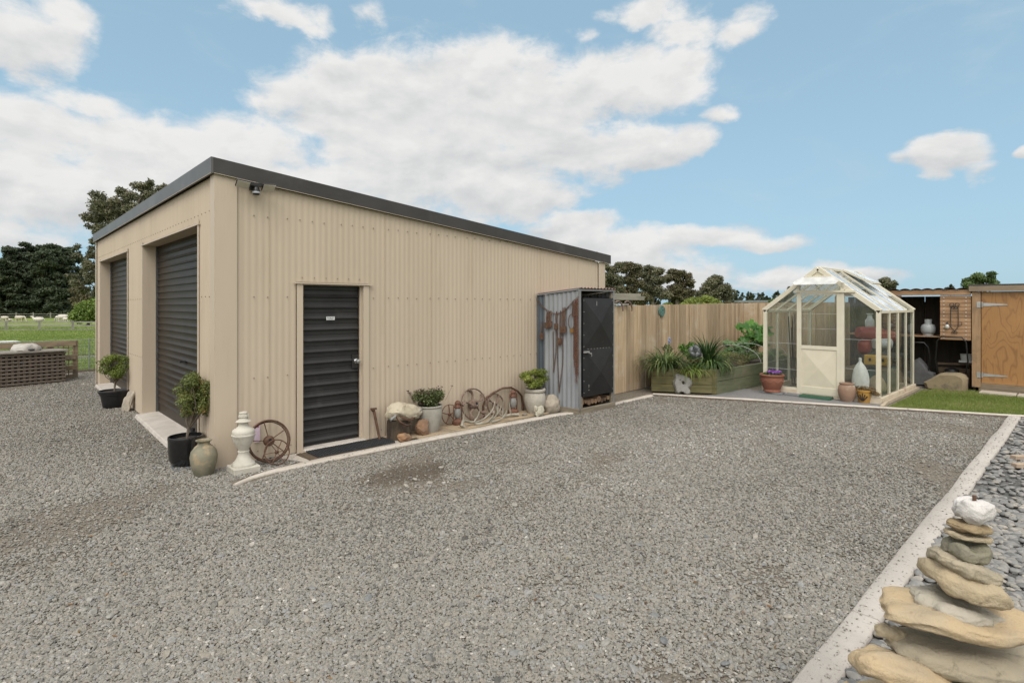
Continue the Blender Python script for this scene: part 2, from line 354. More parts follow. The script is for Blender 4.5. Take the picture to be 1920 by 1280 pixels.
lawn_m = M('lawn_soil', (.11,.145,.035), (.15,.18,.05), rough=.95, scale=5, bump=.5, bscale=60, c3=(.17,.16,.07), s3=1.3, t3=(.52,.75), spec=.1)
S_ = 900
tag(mesh_np('ground', np.array([(-S_,-S_,-.06),(S_,-S_,-.06),(S_,S_,-.06),(-S_,S_,-.06)]), [[0,1,2,3]], grass_far), kind='structure')
K1, K2 = (7.74, -.60), (10.02, -5.66)                      # the front kerb runs between these
ground_sheet('gravel_yard', [(-30,-9),(13.5,-9),(13.5,.3),(7.0,.05),(7.0,9.2),(2.2,12.0),(-.2,12.1),(-4,12.2),(-30,12.6)], 0.0, gr_mat)
ground_sheet('pebble_bed', [(-3.5,-12),(13,-12),(10.35,-5.9),(9.9,-5.78),(-3.5,-5.78)], 0.004, pb_mat)
ground_sheet('chip_path', [(8.35,-1.28),(9.3,-1.46),(9.9,-1.45),(9.9,-4.0),(9.12,-3.95)], 0.008, fine_mat)
ground_sheet('lawn', [(9.30,-4.12),(12.5,-4.12),(12.95,-4.35),(13.0,-4.9),(13.0,-9),(11.55,-9)], 0.012, lawn_m)
ground_sheet('farm_track', [(-14,21.3),(-14,18.9),(9,15.6),(9,17.3)], -0.052, M('track_dirt', (.10,.09,.08), (.15,.135,.115), scale=2, rough=.95, bump=.5, bscale=20))
# ---- stones
def stonemat(name, cols, rough=.75):
    m = bpy.data.materials.new(name); m.use_nodes = True; N = m.node_tree.nodes; L = m.node_tree.links; k = NT(N, L); b = N['Principled BSDF']
    oi = N.new('ShaderNodeAttribute'); oi.attribute_type = 'INSTANCER'; oi.attribute_name = 'tint'
    cr = N.new('ShaderNodeValToRGB'); L.new(oi.outputs['Fac'], cr.inputs[0]); e = cr.color_ramp.elements
    for i, c in enumerate(cols):
        x = e[i] if i < 2 else e.new(i/(len(cols)-1)); x.position = i/(len(cols)-1); x.color = (*c, 1)
    tcn = N.new('ShaderNodeTexCoord'); f = k.sm(k.noise(tcn.outputs['Object'], 3, 4, .6), .3, .7, .82, 1.12)
    L.new(k.mix(1.0, cr.outputs[0], k.xyz(f, f, f), 'MULTIPLY'), b.inputs['Base Color']); b.inputs['Roughness'].default_value = rough; b.inputs['Specular IOR Level'].default_value = .3
    return m
def scatter(name, P, S, Rz, T, mat, sub, noise_amt, flat, smooth, variants=6):
    """one object: a point cloud whose modifier grows a small stone on each point"""
    n = len(P); me = bpy.data.meshes.new(name); me.vertices.add(n); me.vertices.foreach_set('co', P.astype(np.float32).ravel())
    a = me.attributes.new('size', 'FLOAT_VECTOR', 'POINT'); a.data.foreach_set('vector', S.astype(np.float32).ravel())
    a = me.attributes.new('turn', 'FLOAT_VECTOR', 'POINT'); a.data.foreach_set('vector', Rz.astype(np.float32).ravel())
    a = me.attributes.new('tint', 'FLOAT', 'POINT'); a.data.foreach_set('value', T.astype(np.float32))
    me.materials.append(mat); o = bpy.data.objects.new(name, me); col.objects.link(o)
    ng = bpy.data.node_groups.new(name, 'GeometryNodeTree'); ng.interface.new_socket('Geometry', in_out='INPUT', socket_type='NodeSocketGeometry'); ng.interface.new_socket('Geometry', in_out='OUTPUT', socket_type='NodeSocketGeometry')
    N, L = ng.nodes, ng.links; gi = N.new('NodeGroupInput'); go = N.new('NodeGroupOutput'); jn = N.new('GeometryNodeJoinGeometry')
    for i in range(variants):
        ic = N.new('GeometryNodeMeshIcoSphere'); ic.inputs['Radius'].default_value = .5; ic.inputs['Subdivisions'].default_value = sub
        nz = N.new('ShaderNodeTexNoise'); nz.noise_dimensions = '4D'; nz.inputs['Scale'].default_value = 1.6; nz.inputs['W'].default_value = i*7.3; nz.inputs['Detail'].default_value = 1
        sb = N.new('ShaderNodeVectorMath'); sb.operation = 'SUBTRACT'; sb.inputs[1].default_value = (.5,.5,.5); L.new(nz.outputs['Color'], sb.inputs[0])
        ml = N.new('ShaderNodeVectorMath'); ml.operation = 'SCALE'; ml.inputs['Scale'].default_value = noise_amt; L.new(sb.outputs[0], ml.inputs[0])
        sp = N.new('GeometryNodeSetPosition'); L.new(ic.outputs[0], sp.inputs[0]); L.new(ml.outputs[0], sp.inputs['Offset'])
        sh = N.new('GeometryNodeSetShadeSmooth'); sh.inputs['Shade Smooth'].default_value = smooth; L.new(sp.outputs[0], sh.inputs[0])
        sm_ = N.new('GeometryNodeSetMaterial'); sm_.inputs['Material'].default_value = mat; L.new(sh.outputs[0], sm_.inputs[0])
        ti = N.new('GeometryNodeGeometryToInstance'); L.new(sm_.outputs[0], ti.inputs[0]); L.new(ti.outputs[0], jn.inputs[0])
    ip = N.new('GeometryNodeInstanceOnPoints'); L.new(gi.outputs[0], ip.inputs['Points']); L.new(jn.outputs[0], ip.inputs['Instance']); ip.inputs['Pick Instance'].default_value = True
    rv = N.new('FunctionNodeRandomValue'); rv.data_type = 'INT'; rv.inputs[4].default_value = 0; rv.inputs[5].default_value = variants-1; L.new(rv.outputs[2], ip.inputs['Instance Index'])
    for nm, sock in (('turn', 'Rotation'), ('size', 'Scale')):
        na = N.new('GeometryNodeInputNamedAttribute'); na.data_type = 'FLOAT_VECTOR'; na.inputs['Name'].default_value = nm; L.new(na.outputs['Attribute'], ip.inputs[sock])
    L.new(ip.outputs[0], go.inputs[0]); md = o.modifiers.new('stones', 'NODES'); md.node_group = ng
    return tag(o, kind='stuff')
rg = np.random.default_rng(3)
def wedge(n, d0, d1, amax, p=1.0):            # points over the part of the yard within reach of the viewpoint
    u = rg.random(n); d = (d0**(2-p) + u*(d1**(2-p)-d0**(2-p)))**(1/(2-p)); s = rg.uniform(-amax, amax, n)*d
    return CAM.x + FW.x*d + RT.x*s, CAM.y + FW.y*d + RT.y*s, d
def vnoise(x, y, sc_, seed):
    g = np.random.default_rng(seed); v = np.zeros_like(x)
    for o_ in range(3):
        for _ in range(4):
            a = g.uniform(0, 6.28); ph = g.uniform(0, 6.28); f = sc_*2**o_*g.uniform(.7,1.3)
            v += np.sin((x*math.cos(a)+y*math.sin(a))*f*6.28+ph)/(2**o_)/4
    return v
def in_yard(x, y):
    diag = (x-K1[0])*(K2[1]-K1[1]) - (y-K1[1])*(K2[0]-K1[0])      # >0 on the yard side? sign fixed below
    ref = (3-K1[0])*(K2[1]-K1[1]) - (-3-K1[1])*(K2[0]-K1[0])
    ok = (diag*np.sign(ref) > .08) & (y > -5.66) & (y < 11.9)
    inside_shed = (x > -.01) & (y > 0) & (x < 7) & (y < 9.15)
    strip = (x > 1.0+.15*np.sin(y*20)) & (x < 8) & (y > -.66)          # concrete and deck beside the wall
    return ok & ~inside_shed & ~strip & ~((x > -.05) & (x < 1.0) & (y > -.79+(.30*np.clip(x,0,1))) & (y < -.60+.30*np.clip(x,0,1)))
x, y, d = wedge(900000, 2.1, 17, 1.12, 1.42)
keep = in_yard(x, y); nzv = vnoise(x*.55+y*.3, y*1.5-x*.5, .30, 4)+.35*vnoise(x, y, 1.2, 5); dirtf = np.clip((nzv-.22)*1.5, 0, 1) + np.clip(1-(y+5.64)/1.3, 0, 1)*.55*(vnoise(x, y, .5, 31) > -.3) + 1.3*np.exp(-(((x-1.5)/.50)**2+((y+1.62)/.26)**2)) + .6*np.clip((x-6.3)/1.5, 0, 1)*(vnoise(x, y, .7, 33) > 0)
keep &= rg.random(len(x)) < np.clip(1.02 - .85*dirtf, .10, 1)
x, y, d = x[keep], y[keep], d[keep]; n = len(x); print('gravel stones', n)
s = (.0075 + .0130*rg.random(n)**2.2)*(1+.012*d); big = rg.random(n) < .008; s[big] *= 1.9
hum = .006*vnoise(x, y, .8, 9)
T = np.clip(rg.normal(.46, .17, n) + .12*vnoise(x, y, .25, 12) - .30*np.exp(-(((x-1.5)/.55)**2+((y+1.62)/.30)**2)), 0, 1)
GC = [(.075,.07,.062),(.155,.149,.135),(.225,.213,.188),(.265,.238,.195),(.25,.247,.235),(.335,.31,.268),(.49,.46,.41)]
scatter('gravel', np.stack([x, y, .001+s*.18+.004*rg.random(n)], 1), np.stack([s*rg.uniform(.9,1.5,n), s*rg.uniform(.7,1.1,n), s*rg.uniform(.45,.85,n)], 1)*1.25,
        np.stack([rg.normal(0,.35,n), rg.normal(0,.35,n), rg.uniform(0,6.28,n)], 1), T, stonemat('gravel_stone', GC, .85), 1, .75, 1, False)
# loose bigger river stones lying on the gravel
x, y, d = wedge(230, 2.2, 11, 1.05, 1.2); kp = in_yard(x, y); x, y = x[kp], y[kp]; n = len(x); s = rg.uniform(.03,.055,n)
scatter('loose_pebbles', np.stack([x, y, .008+s*.1], 1), np.stack([s*1.25, s*.85, s*.5], 1), np.stack([rg.normal(0,.15,n), rg.normal(0,.15,n), rg.uniform(0,6.28,n)], 1), rg.random(n),
        stonemat('river_stone', [(.15,.155,.155),(.21,.21,.20),(.26,.25,.225),(.32,.29,.24)], .7), 3, .35, 1, True)
# river pebbles of the garden bed
n = 9000; x = rg.uniform(-1.0, 12, n); y = rg.uniform(-9.5, -5.83, n)
diag = (x-K1[0])*(K2[1]-K1[1]) - (y-K1[1])*(K2[0]-K1[0]); kp = diag < -0.0 if False else (x < 9.98+(-5.8-y)*.45)
x, y = x[kp], y[kp]
dd = (x-CAM.x)*FW.x + (y-CAM.y)*FW.y; kp = (dd > .6); x, y = x[kp], y[kp]
xe, ye = np.concatenate([x, rg.uniform(.2, 5, 3500)]), np.concatenate([y, rg.uniform(-7.2, -5.83, 3500)]); x, y = xe, ye
n = len(x); s = .030+.030*rg.random(n)**1.4
scatter('river_pebbles', np.stack([x, y, .012+.018*rg.random(n)], 1), np.stack([s*rg.uniform(1.1,1.5,n), s*rg.uniform(.75,1.0,n), s*rg.uniform(.50,.72,n)], 1)*1.15,
        np.stack([rg.normal(0,.13,n), rg.normal(0,.13,n), rg.uniform(0,6.28,n)], 1), np.clip(rg.normal(.42,.25,n),0,1),
        stonemat('pebble', [(.14,.138,.132),(.20,.198,.19),(.25,.24,.222),(.29,.265,.225),(.37,.335,.285)], .62), 2, .22, 1, True)
# ---- kerbs
conc = M('kerb_concrete', (.515,.465,.405), (.44,.395,.34), rough=.92, scale=3, bump=.5, bscale=90, c3=(.25,.21,.17), s3=42, t3=(.585,.68), spec=.2)
def kerb(name, pts, wd, h, mat, label, cat, seed=0, z0=-.05, jig=.012, wend=None, group=None, joints=()):
    g = random.Random(seed); P = [Vector((*p, 0)) for p in pts]; seg = []
    for a, b in zip(P, P[1:]):
        m = max(2, int((b-a).length/.12))
        for i in range(m): seg.append(a.lerp(b, i/m))
    seg.append(P[-1]); low = set()
    for j_ in joints:
        for i in range(len(seg)-1):
            if (seg[i].x-j_)*(seg[i+1].x-j_) <= 0 and seg[i] != seg[i+1]:
                tt = (seg[i+1]-seg[i]).normalized(); c_ = seg[i].lerp(seg[i+1], .5); nw = [c_-tt*.006, c_, c_+tt*.006]; seg[i+1:i+1] = nw; low.add(tuple(c_)); break
    mb = MB(); vs = []; fs = []; n = len(seg)
    for i, p in enumerate(seg):
        t = (seg[min(i+1,n-1)]-seg[max(i-1,0)]).normalized(); sd_ = Vector((-t.y, t.x, 0))
        wa = wd if wend is None else wd*min(1, .25+(i/n)*wend)
        jl = jig*(mnoise.noise(p*1.7+Vector((seed,0,.3)))*1.6+mnoise.noise(p*6.3)*.3); jr = jig*(mnoise.noise(p*1.7+Vector((0,9+seed,.3)))*1.6+mnoise.noise(p*6.3+Vector((4,4,4)))*.3); hz = h+.004*mnoise.noise(p*3) - (.03 if tuple(p) in low else 0)
        l_, r_ = p+sd_*(wa/2+jl), p-sd_*(wa/2+jr); b = .012
        vs += [l_+Vector((0,0,z0)), l_+Vector((0,0,hz-b)), l_-sd_*b+Vector((0,0,hz)), r_+sd_*b+Vector((0,0,hz)), r_+Vector((0,0,hz-b)), r_+Vector((0,0,z0))]
        if i:
            for j in range(5): a = (i-1)*6+j; fs.append((a, a+1, a+7, a+6))
    fs += [tuple(range(5,-1,-1))[::-1], tuple(range((n-1)*6, n*6))]; mb.add(vs, fs, .5)
    o = mb.build(name, mat, origin=(P[0].x, P[0].y, 0), smooth=50); return tag(o, label, cat, group)
kerb('kerb', [(-.04,-.76),(.16,-.62),(.42,-.55),(1.3,-.50),(2.6,-.52),(4.2,-.55),(5.0,-.60),(5.25,-.66)], .14, .022, conc, 'narrow pale concrete edging strip along the shed wall, tapering to a point by the white urn', 'kerb', 1, wend=7, joints=(2.1, 3.9))
kerb('kerb', [(5.95,-.71),(6.6,-.62),(7.78,-.58)], .13, .022, conc, 'short pale concrete edging piece from the metal locker towards the garden box', 'kerb', 2)
kerb('kerb', [(7.74,-.60),(8.5,-2.25),(9.0,-3.38),(9.55,-4.6),(10.02,-5.66),(10.6,-6.95),(11.5,-9)], .085, .05, conc, 'pale timber-thin kerb running in front of the greenhouse path and lawn', 'kerb', 3, jig=.008, joints=(8.6, 9.5))
kerb('kerb', [(-2.5,-5.742),(9.98,-5.74)], .152, .035, M('kerb_wide', (.47,.43,.385), (.40,.365,.325), rough=.92, scale=2.2, bump=.5, bscale=90, c3=(.20,.175,.15), s3=45, t3=(.575,.66), spec=.2), 'wide speckled concrete kerb between the gravel yard and the river pebbles', 'kerb', 4, jig=.007, joints=(.15, 1.75, 4.1, 6.3, 8.4))
# kerb side board, dark weathered, under the front kerb
wood_grey = M('wood_grey', (.17,.135,.10), (.10,.082,.065), rough=.9, scale=9, stretch=(1,1,6), bump=.4)
mb = MB(); nrm = Vector((K2[1]-K1[1], -(K2[0]-K1[0]), 0)).normalized()
mb.bar((K1[0]+nrm.x*.055, K1[1]+nrm.y*.055, .012), (11.4+nrm.x*.055, -8.75+nrm.y*.055, .012), .02, .045); tag(mb.build('edging_board', wood_grey, origin=(*K1, 0)), 'dark weathered board on the yard side of the front kerb', 'board')
# lawn blades
n = 70000; x = rg.uniform(9.2, 13.0, n); y = rg.uniform(-8, -4.13, n)
kp = (x > 9.31+(-4.12-y)*.462) & ((x < 12.45) | (y < -4.25)); x, y = x[kp], y[kp]; n = len(x); h = rg.uniform(.018,.042,n); q = rg.uniform(0,6.28,n); wv = .0035; lx = rg.normal(0,.012,n); ly = rg.normal(0,.012,n)
V = np.stack([np.stack([x-np.cos(q)*wv, y-np.sin(q)*wv, np.full(n,.012)],1), np.stack([x+np.cos(q)*wv, y+np.sin(q)*wv, np.full(n,.012)],1), np.stack([x+lx, y+ly, .012+h],1)],1).reshape(-1,3)
tag(mesh_np('lawn_grass', V, np.arange(n*3).reshape(n,3), leafmat('lawn_blade', (.115,.165,.032), (.22,.27,.07), (.32,.29,.13)), rnd=np.clip(rg.random(n)*.6+.3+.25*vnoise(x,y,.6,3),0,1)), kind='stuff')
# paddock grass: tufts between the yard and the rail fence
n = 110000; u = rg.random(n); d = 15.2*(46/15.2)**u; s = rg.uniform(-1.05, -.60, n)*d; x = CAM.x+FW.x*d+RT.x*s; y = CAM.y+FW.y*d+RT.y*s
kp = (y > 12.3+.0*x) & ~((y-18.9+ (x+14)*.143 > 0) & (y-21.3+(x+14)*.174 < 0)); x, y, d = x[kp], y[kp], d[kp]; n = len(x); h = rg.uniform(.05,.12,n); q = rg.uniform(0,6.28,n); wv = .006+.0006*d; lx = rg.normal(0,.05,n); ly = rg.normal(0,.05,n)
V = np.stack([np.stack([x-np.cos(q)*wv, y-np.sin(q)*wv, np.full(n,-.06)],1), np.stack([x+np.cos(q)*wv, y+np.sin(q)*wv, np.full(n,-.06)],1), np.stack([x+lx, y+ly, h-.04],1)],1).reshape(-1,3)
tag(mesh_np('paddock_grass', V, np.arange(n*3).reshape(n,3), leafmat('paddock_blade', (.15,.22,.045), (.26,.33,.09), (.38,.38,.18)), rnd=np.clip(rg.random(n)*.6+.25+.3*vnoise(x,y,.15,3),0,1)), kind='stuff')

# stray chips and dead leaves lying on the kerbs and the gravel
n = 900; x = rg.uniform(-1.5, 9.9, n); y = np.where(rg.random(n) < .6, -5.74+rg.normal(0,.05,n), -.52+rg.normal(0,.05,n)); kp = (np.abs(y+5.74) < .07) | ((np.abs(y+.53) < .06) & (x > .5) & (x < 5.1)); kp &= rg.random(n) < .5; x, y = x[kp], y[kp]; n = len(x); s = rg.uniform(.006,.014,n); zz = np.where(y < -4, .040, .026)
scatter('stray_chips', np.stack([x, y, zz], 1), np.stack([s*1.3, s, s*.6], 1), np.stack([rg.normal(0,.2,n), rg.normal(0,.2,n), rg.uniform(0,6.28,n)], 1), rg.random(n), bpy.data.materials['gravel_stone'], 1, .7, 1, False)
x, y, d = wedge(1500, 2.3, 13, 1.0, 1.2); kp = in_yard(x, y) & (vnoise(x, y, .4, 51) > .1); x, y = x[kp], y[kp]; n = len(x); q = rg.uniform(0,6.28,n); L_ = rg.uniform(.008,.022,n); W_ = L_*rg.uniform(.12,.5,n); z_ = .014+.006*rg.random(n)
V = np.stack([np.stack([x-np.cos(q)*L_, y-np.sin(q)*L_, z_],1), np.stack([x+np.sin(q)*W_, y-np.cos(q)*W_, z_+.004],1), np.stack([x+np.cos(q)*L_, y+np.sin(q)*L_, z_+.003],1), np.stack([x-np.sin(q)*W_, y+np.cos(q)*W_, z_+.002],1)],1).reshape(-1,3)
tag(mesh_np('leaf_litter', V, np.arange(n*4).reshape(n,4), leafmat('dead_leaf', (.09,.045,.02), (.30,.17,.07), (.34,.27,.12)), rnd=rg.random(n)), kind='stuff')
# ------------------------------------------------------------------ the garage shed
cream = M('cream_steel', (.50,.414,.314), (.47,.388,.293), rough=.50, scale=1.2, stretch=(1,1,.25), c3=(.40,.325,.24), s3=2.2, t3=(.50,.86), spec=.3, st3=(3,3,.35))
cream_flat = M('cream_flashing', (.505,.42,.32), (.475,.393,.298), rough=.45, scale=1.5, stretch=(1,1,.3), spec=.3, c3=(.43,.355,.265), s3=2, t3=(.5,.85), st3=(4,4,.4))
dark_steel = M('charcoal_fascia', (.055,.051,.048), (.045,.042,.040), rough=.5, scale=2, c3=(.072,.068,.064), s3=1.5, spec=.3)
door_steel = M('door_steel', (.026,.025,.024), (.019,.018,.018), rough=.42, scale=3, c3=(.048,.045,.042), s3=4, t3=(.55,.8), spec=.35)
roller_steel = M('roller_steel', (.032,.024,.017), (.023,.018,.013), rough=.42, scale=3, spec=.16)
concrete = M('concrete', (.50,.455,.40), (.42,.38,.33), rough=.9, scale=5, bump=.4, bscale=60, c3=(.30,.265,.22), s3=7, t3=(.55,.75))
WX, LY, PIT = 6.92, 9.10, .0762
roof_z = lambda x: 3.225 - (3.225-2.612)*x/6.9           # underside of the fascia on the long wall
def corr(mb, axis, u0, u1, z0, z1, pos, out, amp=.0019, pit=PIT, per=8):
    """corrugated sheet: axis 'x' lies in a y=pos plane, 'y' in an x=pos plane; out = outward sign; z1 may be a function"""
    n = max(2, int(round((u1-u0)/pit*per))); vs = []; fs = []
    for i in range(n+1):
        u = u0+(u1-u0)*i/n; ph = math.sin(2*math.pi*u/pit); q = math.copysign(abs(ph)**.6, ph); off = pos+out*(amp*q+amp)
        top = z1(u) if callable(z1) else z1
        for z in (z0, top): vs.append((u, off, z) if axis == 'x' else (off, u, z))
        if i:
            a = 2*(i-1); f = (a, a+2, a+3, a+1); fs.append(f if (axis == 'x') == (out < 0) else f[::-1])
    mb.add(vs, fs, .5)
def screw(mb, p, nrm, r=.008):
    p = Vector(p); nrm = Vector(nrm); u = nrm.cross(Vector((0,0,1))).normalized(); v = Vector((0,0,1)); vs = []
    for rr, h in ((1,0),(.8,.6),(0,.9)):
        for j in range(6): vs.append(p+nrm*h*r+(u*math.cos(j*1.047)+v*math.sin(j*1.047))*r*rr)
    fs = [(i*6+j, i*6+(j+1)%6, (i+1)*6+(j+1)%6, (i+1)*6+j) for i in range(2) for j in range(6)]; mb.add(vs, fs, .5)
shed = empty('garage_shed', (0,0,0), 'large cream corrugated steel garage with a dark fascia, two roller doors and a side door', 'shed')
mb = MB()                                                   # long wall, y = 0, facing -y
DX0, DX1, DZ = .955, 1.76, 2.04
corr(mb, 'x', .19, .88, .015, roof_z, 0, -1); corr(mb, 'x', .88, 1.84, 2.075, roof_z, 0, -1); corr(mb, 'x', 1.84, 6.76, .015, roof_z, 0, -1)
wall_mb = mb; mb = MB()
for z in (2.82, 1.89, .96, .12):
    x = .39 if z != .12 else .28; i = 0
    while x < 6.8:
        if not (.86 < x < 1.86 and z < 2.2): screw(mb, (x, -.0125, z+.004*math.sin(x*9)), (0,-1,0), .0085)
        x += (.152, .229, .152, .152)[i % 4]; i += 1
x = .95
while x < 1.85: screw(mb, (x, -.0125, 2.13), (0,-1,0)); x += .152
screw_m = M('screw_heads', (.23,.18,.125), rough=.5)  # heads darker than the sheet; their shaded side is put into the colour
sc_o = mb.build('screw_heads', screw_m, shed); sc_o['kind'] = 'stuff'; mb = wall_mb
for i in range(8):
    x = .56+.762*i
    if not .86 < x < 1.9: mb.box(x, x+.004, -.0095, -.004, .015, roof_z(x)-.002, .5)
mb.build('side_wall', cream, shed, smooth=60)
mb = MB(); Y1, Y2, Y3, Y4, HZ = .672, 3.872, 5.22, 8.46, 2.75  # front wall, x = 0, facing -x
zt = 3.225
for a, b in ((.12,Y1),(Y2,Y3),(Y4,LY-.1)): corr(mb, 'y', a, b, .015, HZ+.02, 0, -1, .0062)
corr(mb, 'y', .12, LY-.1, HZ+.02, zt, 0, -1, .0062)
wall_mb = mb; mb = MB()
for z in (2.85, 1.89, .95):
    y = .2
    while y < LY-.1:
        if z > 2.8 or not (Y1-.03 < y < Y2+.03 or Y3-.03 < y < Y4+.03): screw(mb, (-.0165, y, z), (-1,0,0), .009)
        y += .152
sc_o = mb.build('screw_heads', screw_m, shed); sc_o['kind'] = 'stuff'; mb = wall_mb
mb.build('front_wall', cream, shed, smooth=60)
mb = MB()                                                   # far walls and lining
corr(mb, 'x', .02, WX, .015, roof_z, LY, 1); corr(mb, 'y', .02, LY, .015, roof_z(WX)-.0, WX, 1); mb.build('rear_wall', cream, shed, smooth=60)
mb = MB(); mb.box(.215,WX-.03,.13,LY-.03,0,.06); mb.box(.215,WX-.03,LY-.09,LY-.03,.06,2.6); mb.box(WX-.09,WX-.03,.13,LY-.09,.06,2.6)
mb.box(.04,DX0-.08,.03,.09,.02,2.6); mb.box(DX1+.08,WX-.03,.03,.09,.02,2.6); mb.build('floor_slab', concrete, shed)
# flashings
mb = MB(); t = .006
mb.box(-.022,.205,-.028,-.020,.0,3.235); mb.box(-.030,-.022,-.028,.125,.0,3.235)                 # near corner
mb.build('corner_flashing', cream_flat, shed, bevel=.002); mb = MB()
mb.box(6.745,6.945,-.028,-.020,.0,2.62); mb.box(6.937,6.945,-.020,.16,.0,2.62); mb.build('corner_flashing', cream_flat, shed, bevel=.002); mb = MB()
mb.box(-.030,-.022,LY-.12,LY+.02,.0,3.235); mb.box(-.022,.15,LY+.012,LY+.02,.0,3.235)
mb.build('corner_flashing', cream_flat, shed, bevel=.002)
mb = MB(); RD = .19
for a, b in ((Y1,Y2),(Y3,Y4)):
    for y, s_ in ((a,-1),(b,1)):
        mb.box(-.024,-.018, min(y, y+s_*.055), max(y, y+s_*.055), .01, HZ+.05)
        mb.box(-.018, RD+.02, y if s_ > 0 else y-.006, y+.006 if s_ > 0 else y, .01, HZ)
    mb.box(-.034,-.018, a-.075, b+.07, HZ-.012, HZ+.006); mb.box(-.018, RD+.02, a, b, HZ-.006, HZ+.0)
mb.build('door_surround', cream_flat, shed)
mb = MB()
mb.box(DX0-.075,DX0,-.026,-.018,.0,DZ+.01); mb.box(DX1,DX1+.08,-.026,-.018,.0,DZ+.01); mb.box(DX0-.006,DX0,-.018,.11,.0,DZ); mb.box(DX1,DX1+.006,-.018,.11,.0,DZ)
mb.box(DX0-.11,DX1+.13,-.045,-.018,DZ+.012,DZ+.030); mb.box(DX0,DX1,-.018,.11,DZ-.0,DZ+.008); mb.box(DX1-.022,DX1,.030,.055,.05,DZ); 
mb.build('door_frame', cream_flat, shed)
# roof + fascia
mb = MB(); xo = -.03
def slopebox(mb, x0, x1, y0, y1, dz0, dz1):
    a, b = roof_z(x0), roof_z(x1)
    mb.hexa([(x0,y0,a+dz0),(x1,y0,b+dz0),(x1,y1,b+dz0),(x0,y1,a+dz0)], [(x0,y0,a+dz1),(x1,y0,b+dz1),(x1,y1,b+dz1),(x0,y1,a+dz1)])
slopebox(mb, -.045, 7.09, -.058, -.034, 0, .172); mb.build('side_fascia', dark_steel, shed); mb = MB(); slopebox(mb, -.045, 7.09, LY+.034, LY+.058, 0, .172); mb.build('side_fascia', dark_steel, shed)
mb = MB(); mb.box(-.070,-.046,-.058,LY+.058,3.225,3.402); mb.build('front_fascia', M('front_fascia_sheen', (.105,.102,.098), (.085,.083,.081), rough=.4, scale=2, c3=(.12,.117,.113), s3=1.5, spec=.35), shed)  # same fascia, lighter base: the sky's reflection is put into the colour
mb = MB(); slopebox(mb, -.045, 7.07, -.033, LY+.033, .08, .12); mb.build('roof', M('roof_steel', (.06,.06,.06), rough=.5), shed)
mb = MB(); slopebox(mb, -.04, 7.08, -.060, -.058, -.002, .003); mb.box(-.072,-.070,-.05,LY+.05,3.224,3.228); mb.build('fascia_trim', cream_flat, shed)
# roller doors
def roller(y0, y1, label=None):
    prof = []; z = .10; 
    prof.append((0, .03)); prof.append((0, .22)); z = .22
    while z < 2.72:
        prof += [(0, z+.002), (-.014, z+.006), (-.016, z+.013), (-.004, z+.034), (0, z+.040), (.001, z+.066), (0, z+.096)]; z += .098
    mb = MB(); vs = []; fs = []
    for i, (o_, zz) in enumerate(prof):
        vs += [(RD+o_, y0, zz), (RD+o_, y1, zz)]
        if i: a = 2*(i-1); fs.append((a, a+2, a+3, a+1))
    mb.add(vs, fs, .5); d_ = mb.build('roller_door', roller_steel, shed, smooth=40)
    for a_ in (y1-.035, y0): mb = MB(); mb.box(RD-.03, RD+.03, a_, a_+.035, .02, 2.74); mb.build('guide_rail', M('rail_steel', (.12,.12,.12), rough=.45, metal=.4), d_)
    ym = y0+.45*(y1-y0) if y0 < 2 else y0+.7; mb = MB(); mb.box(RD-.03, RD-.006, ym-.07, ym+.05, .99, 1.02); mb.tube([(RD-.03, ym, 1.005), (RD-.075, ym, 1.005)], .012); mb.box(RD-.085, RD-.070, ym-.05, ym+.05, .995, 1.015)
    mb.build('handle', M('black_plastic', (.015,.015,.016), rough=.4), d_)
    mb = MB(); mb.box(RD-.03, RD-.001, y0+.035, y1-.035, .03, .06); mb.build('bottom_bar', M('rail_steel', (.12,.125,.13)), d_)
    return d_
roller(Y1, Y2); roller(Y3, Y4)
mb = MB(); mb.box(RD-.075,RD-.03, 1.52, 1.62, .075, .135); mb.tube([(RD-.05,1.57,.135),(RD-.05,1.57,.17)], .03, 10); tag(mb.build('door_stop', MATS['black_plastic'], origin=(RD-.05,1.57,.05)), 'small black door stop on the concrete sill of the near roller door', 'door stop')
mb = MB(); mb.hexa([(-.22,Y1-.02,.0),(RD+.05,Y1-.02,.0),(RD+.05,Y2,.0),(-.13,Y2,.0)], [(-.20,Y1-.02,.055),(RD+.05,Y1-.02,.075),(RD+.05,Y2,.075),(-.11,Y2,.055)]); mb.hexa([(-.17,Y3,.0),(RD+.05,Y3,.0),(RD+.05,Y4,.0),(-.12,Y4,.0)], [(-.15,Y3,.055),(RD+.05,Y3,.075),(RD+.05,Y4,.075),(-.10,Y4,.055)])
mb.build('door_sill', concrete, shed, bevel=.008)
# side door
mb = MB(); yd = .078; prof = [(0,.055)]; z = .085
while z < 1.98:
    prof += [(0, z), (-.022, z+.008), (-.024, z+.018), (-.002, z+.043), (0, z+.049), (0, z+.090), (-.005, z+.096), (0, z+.102)]; z += .1385
prof.append((0, 2.035)); vs = []; fs = []
for i, (o_, zz) in enumerate(prof):
    vs += [(DX0+.004, yd+o_, zz), (DX1-.024, yd+o_, zz)]
    if i: a = 2*(i-1); fs.append((a, a+1, a+3, a+2))
mb.add(vs, fs, .5); mb.box(DX0+.004, DX1-.024, yd+.003, yd+.035, .055, 2.035); sdr = mb.build('side_door', door_steel, shed, smooth=35)
mb = MB(); mb.box(DX1-.118, DX1-.026, yd-.027, yd, .965, 1.145); mb.build('lock_plate', door_steel, sdr, bevel=.004)
mb = MB(); mb.lathe([(.033,0),(.033,.006),(.014,.010),(.012,.032),(.026,.042),(.031,.055),(.026,.068),(.0,.072)], (0,0,0), 18)
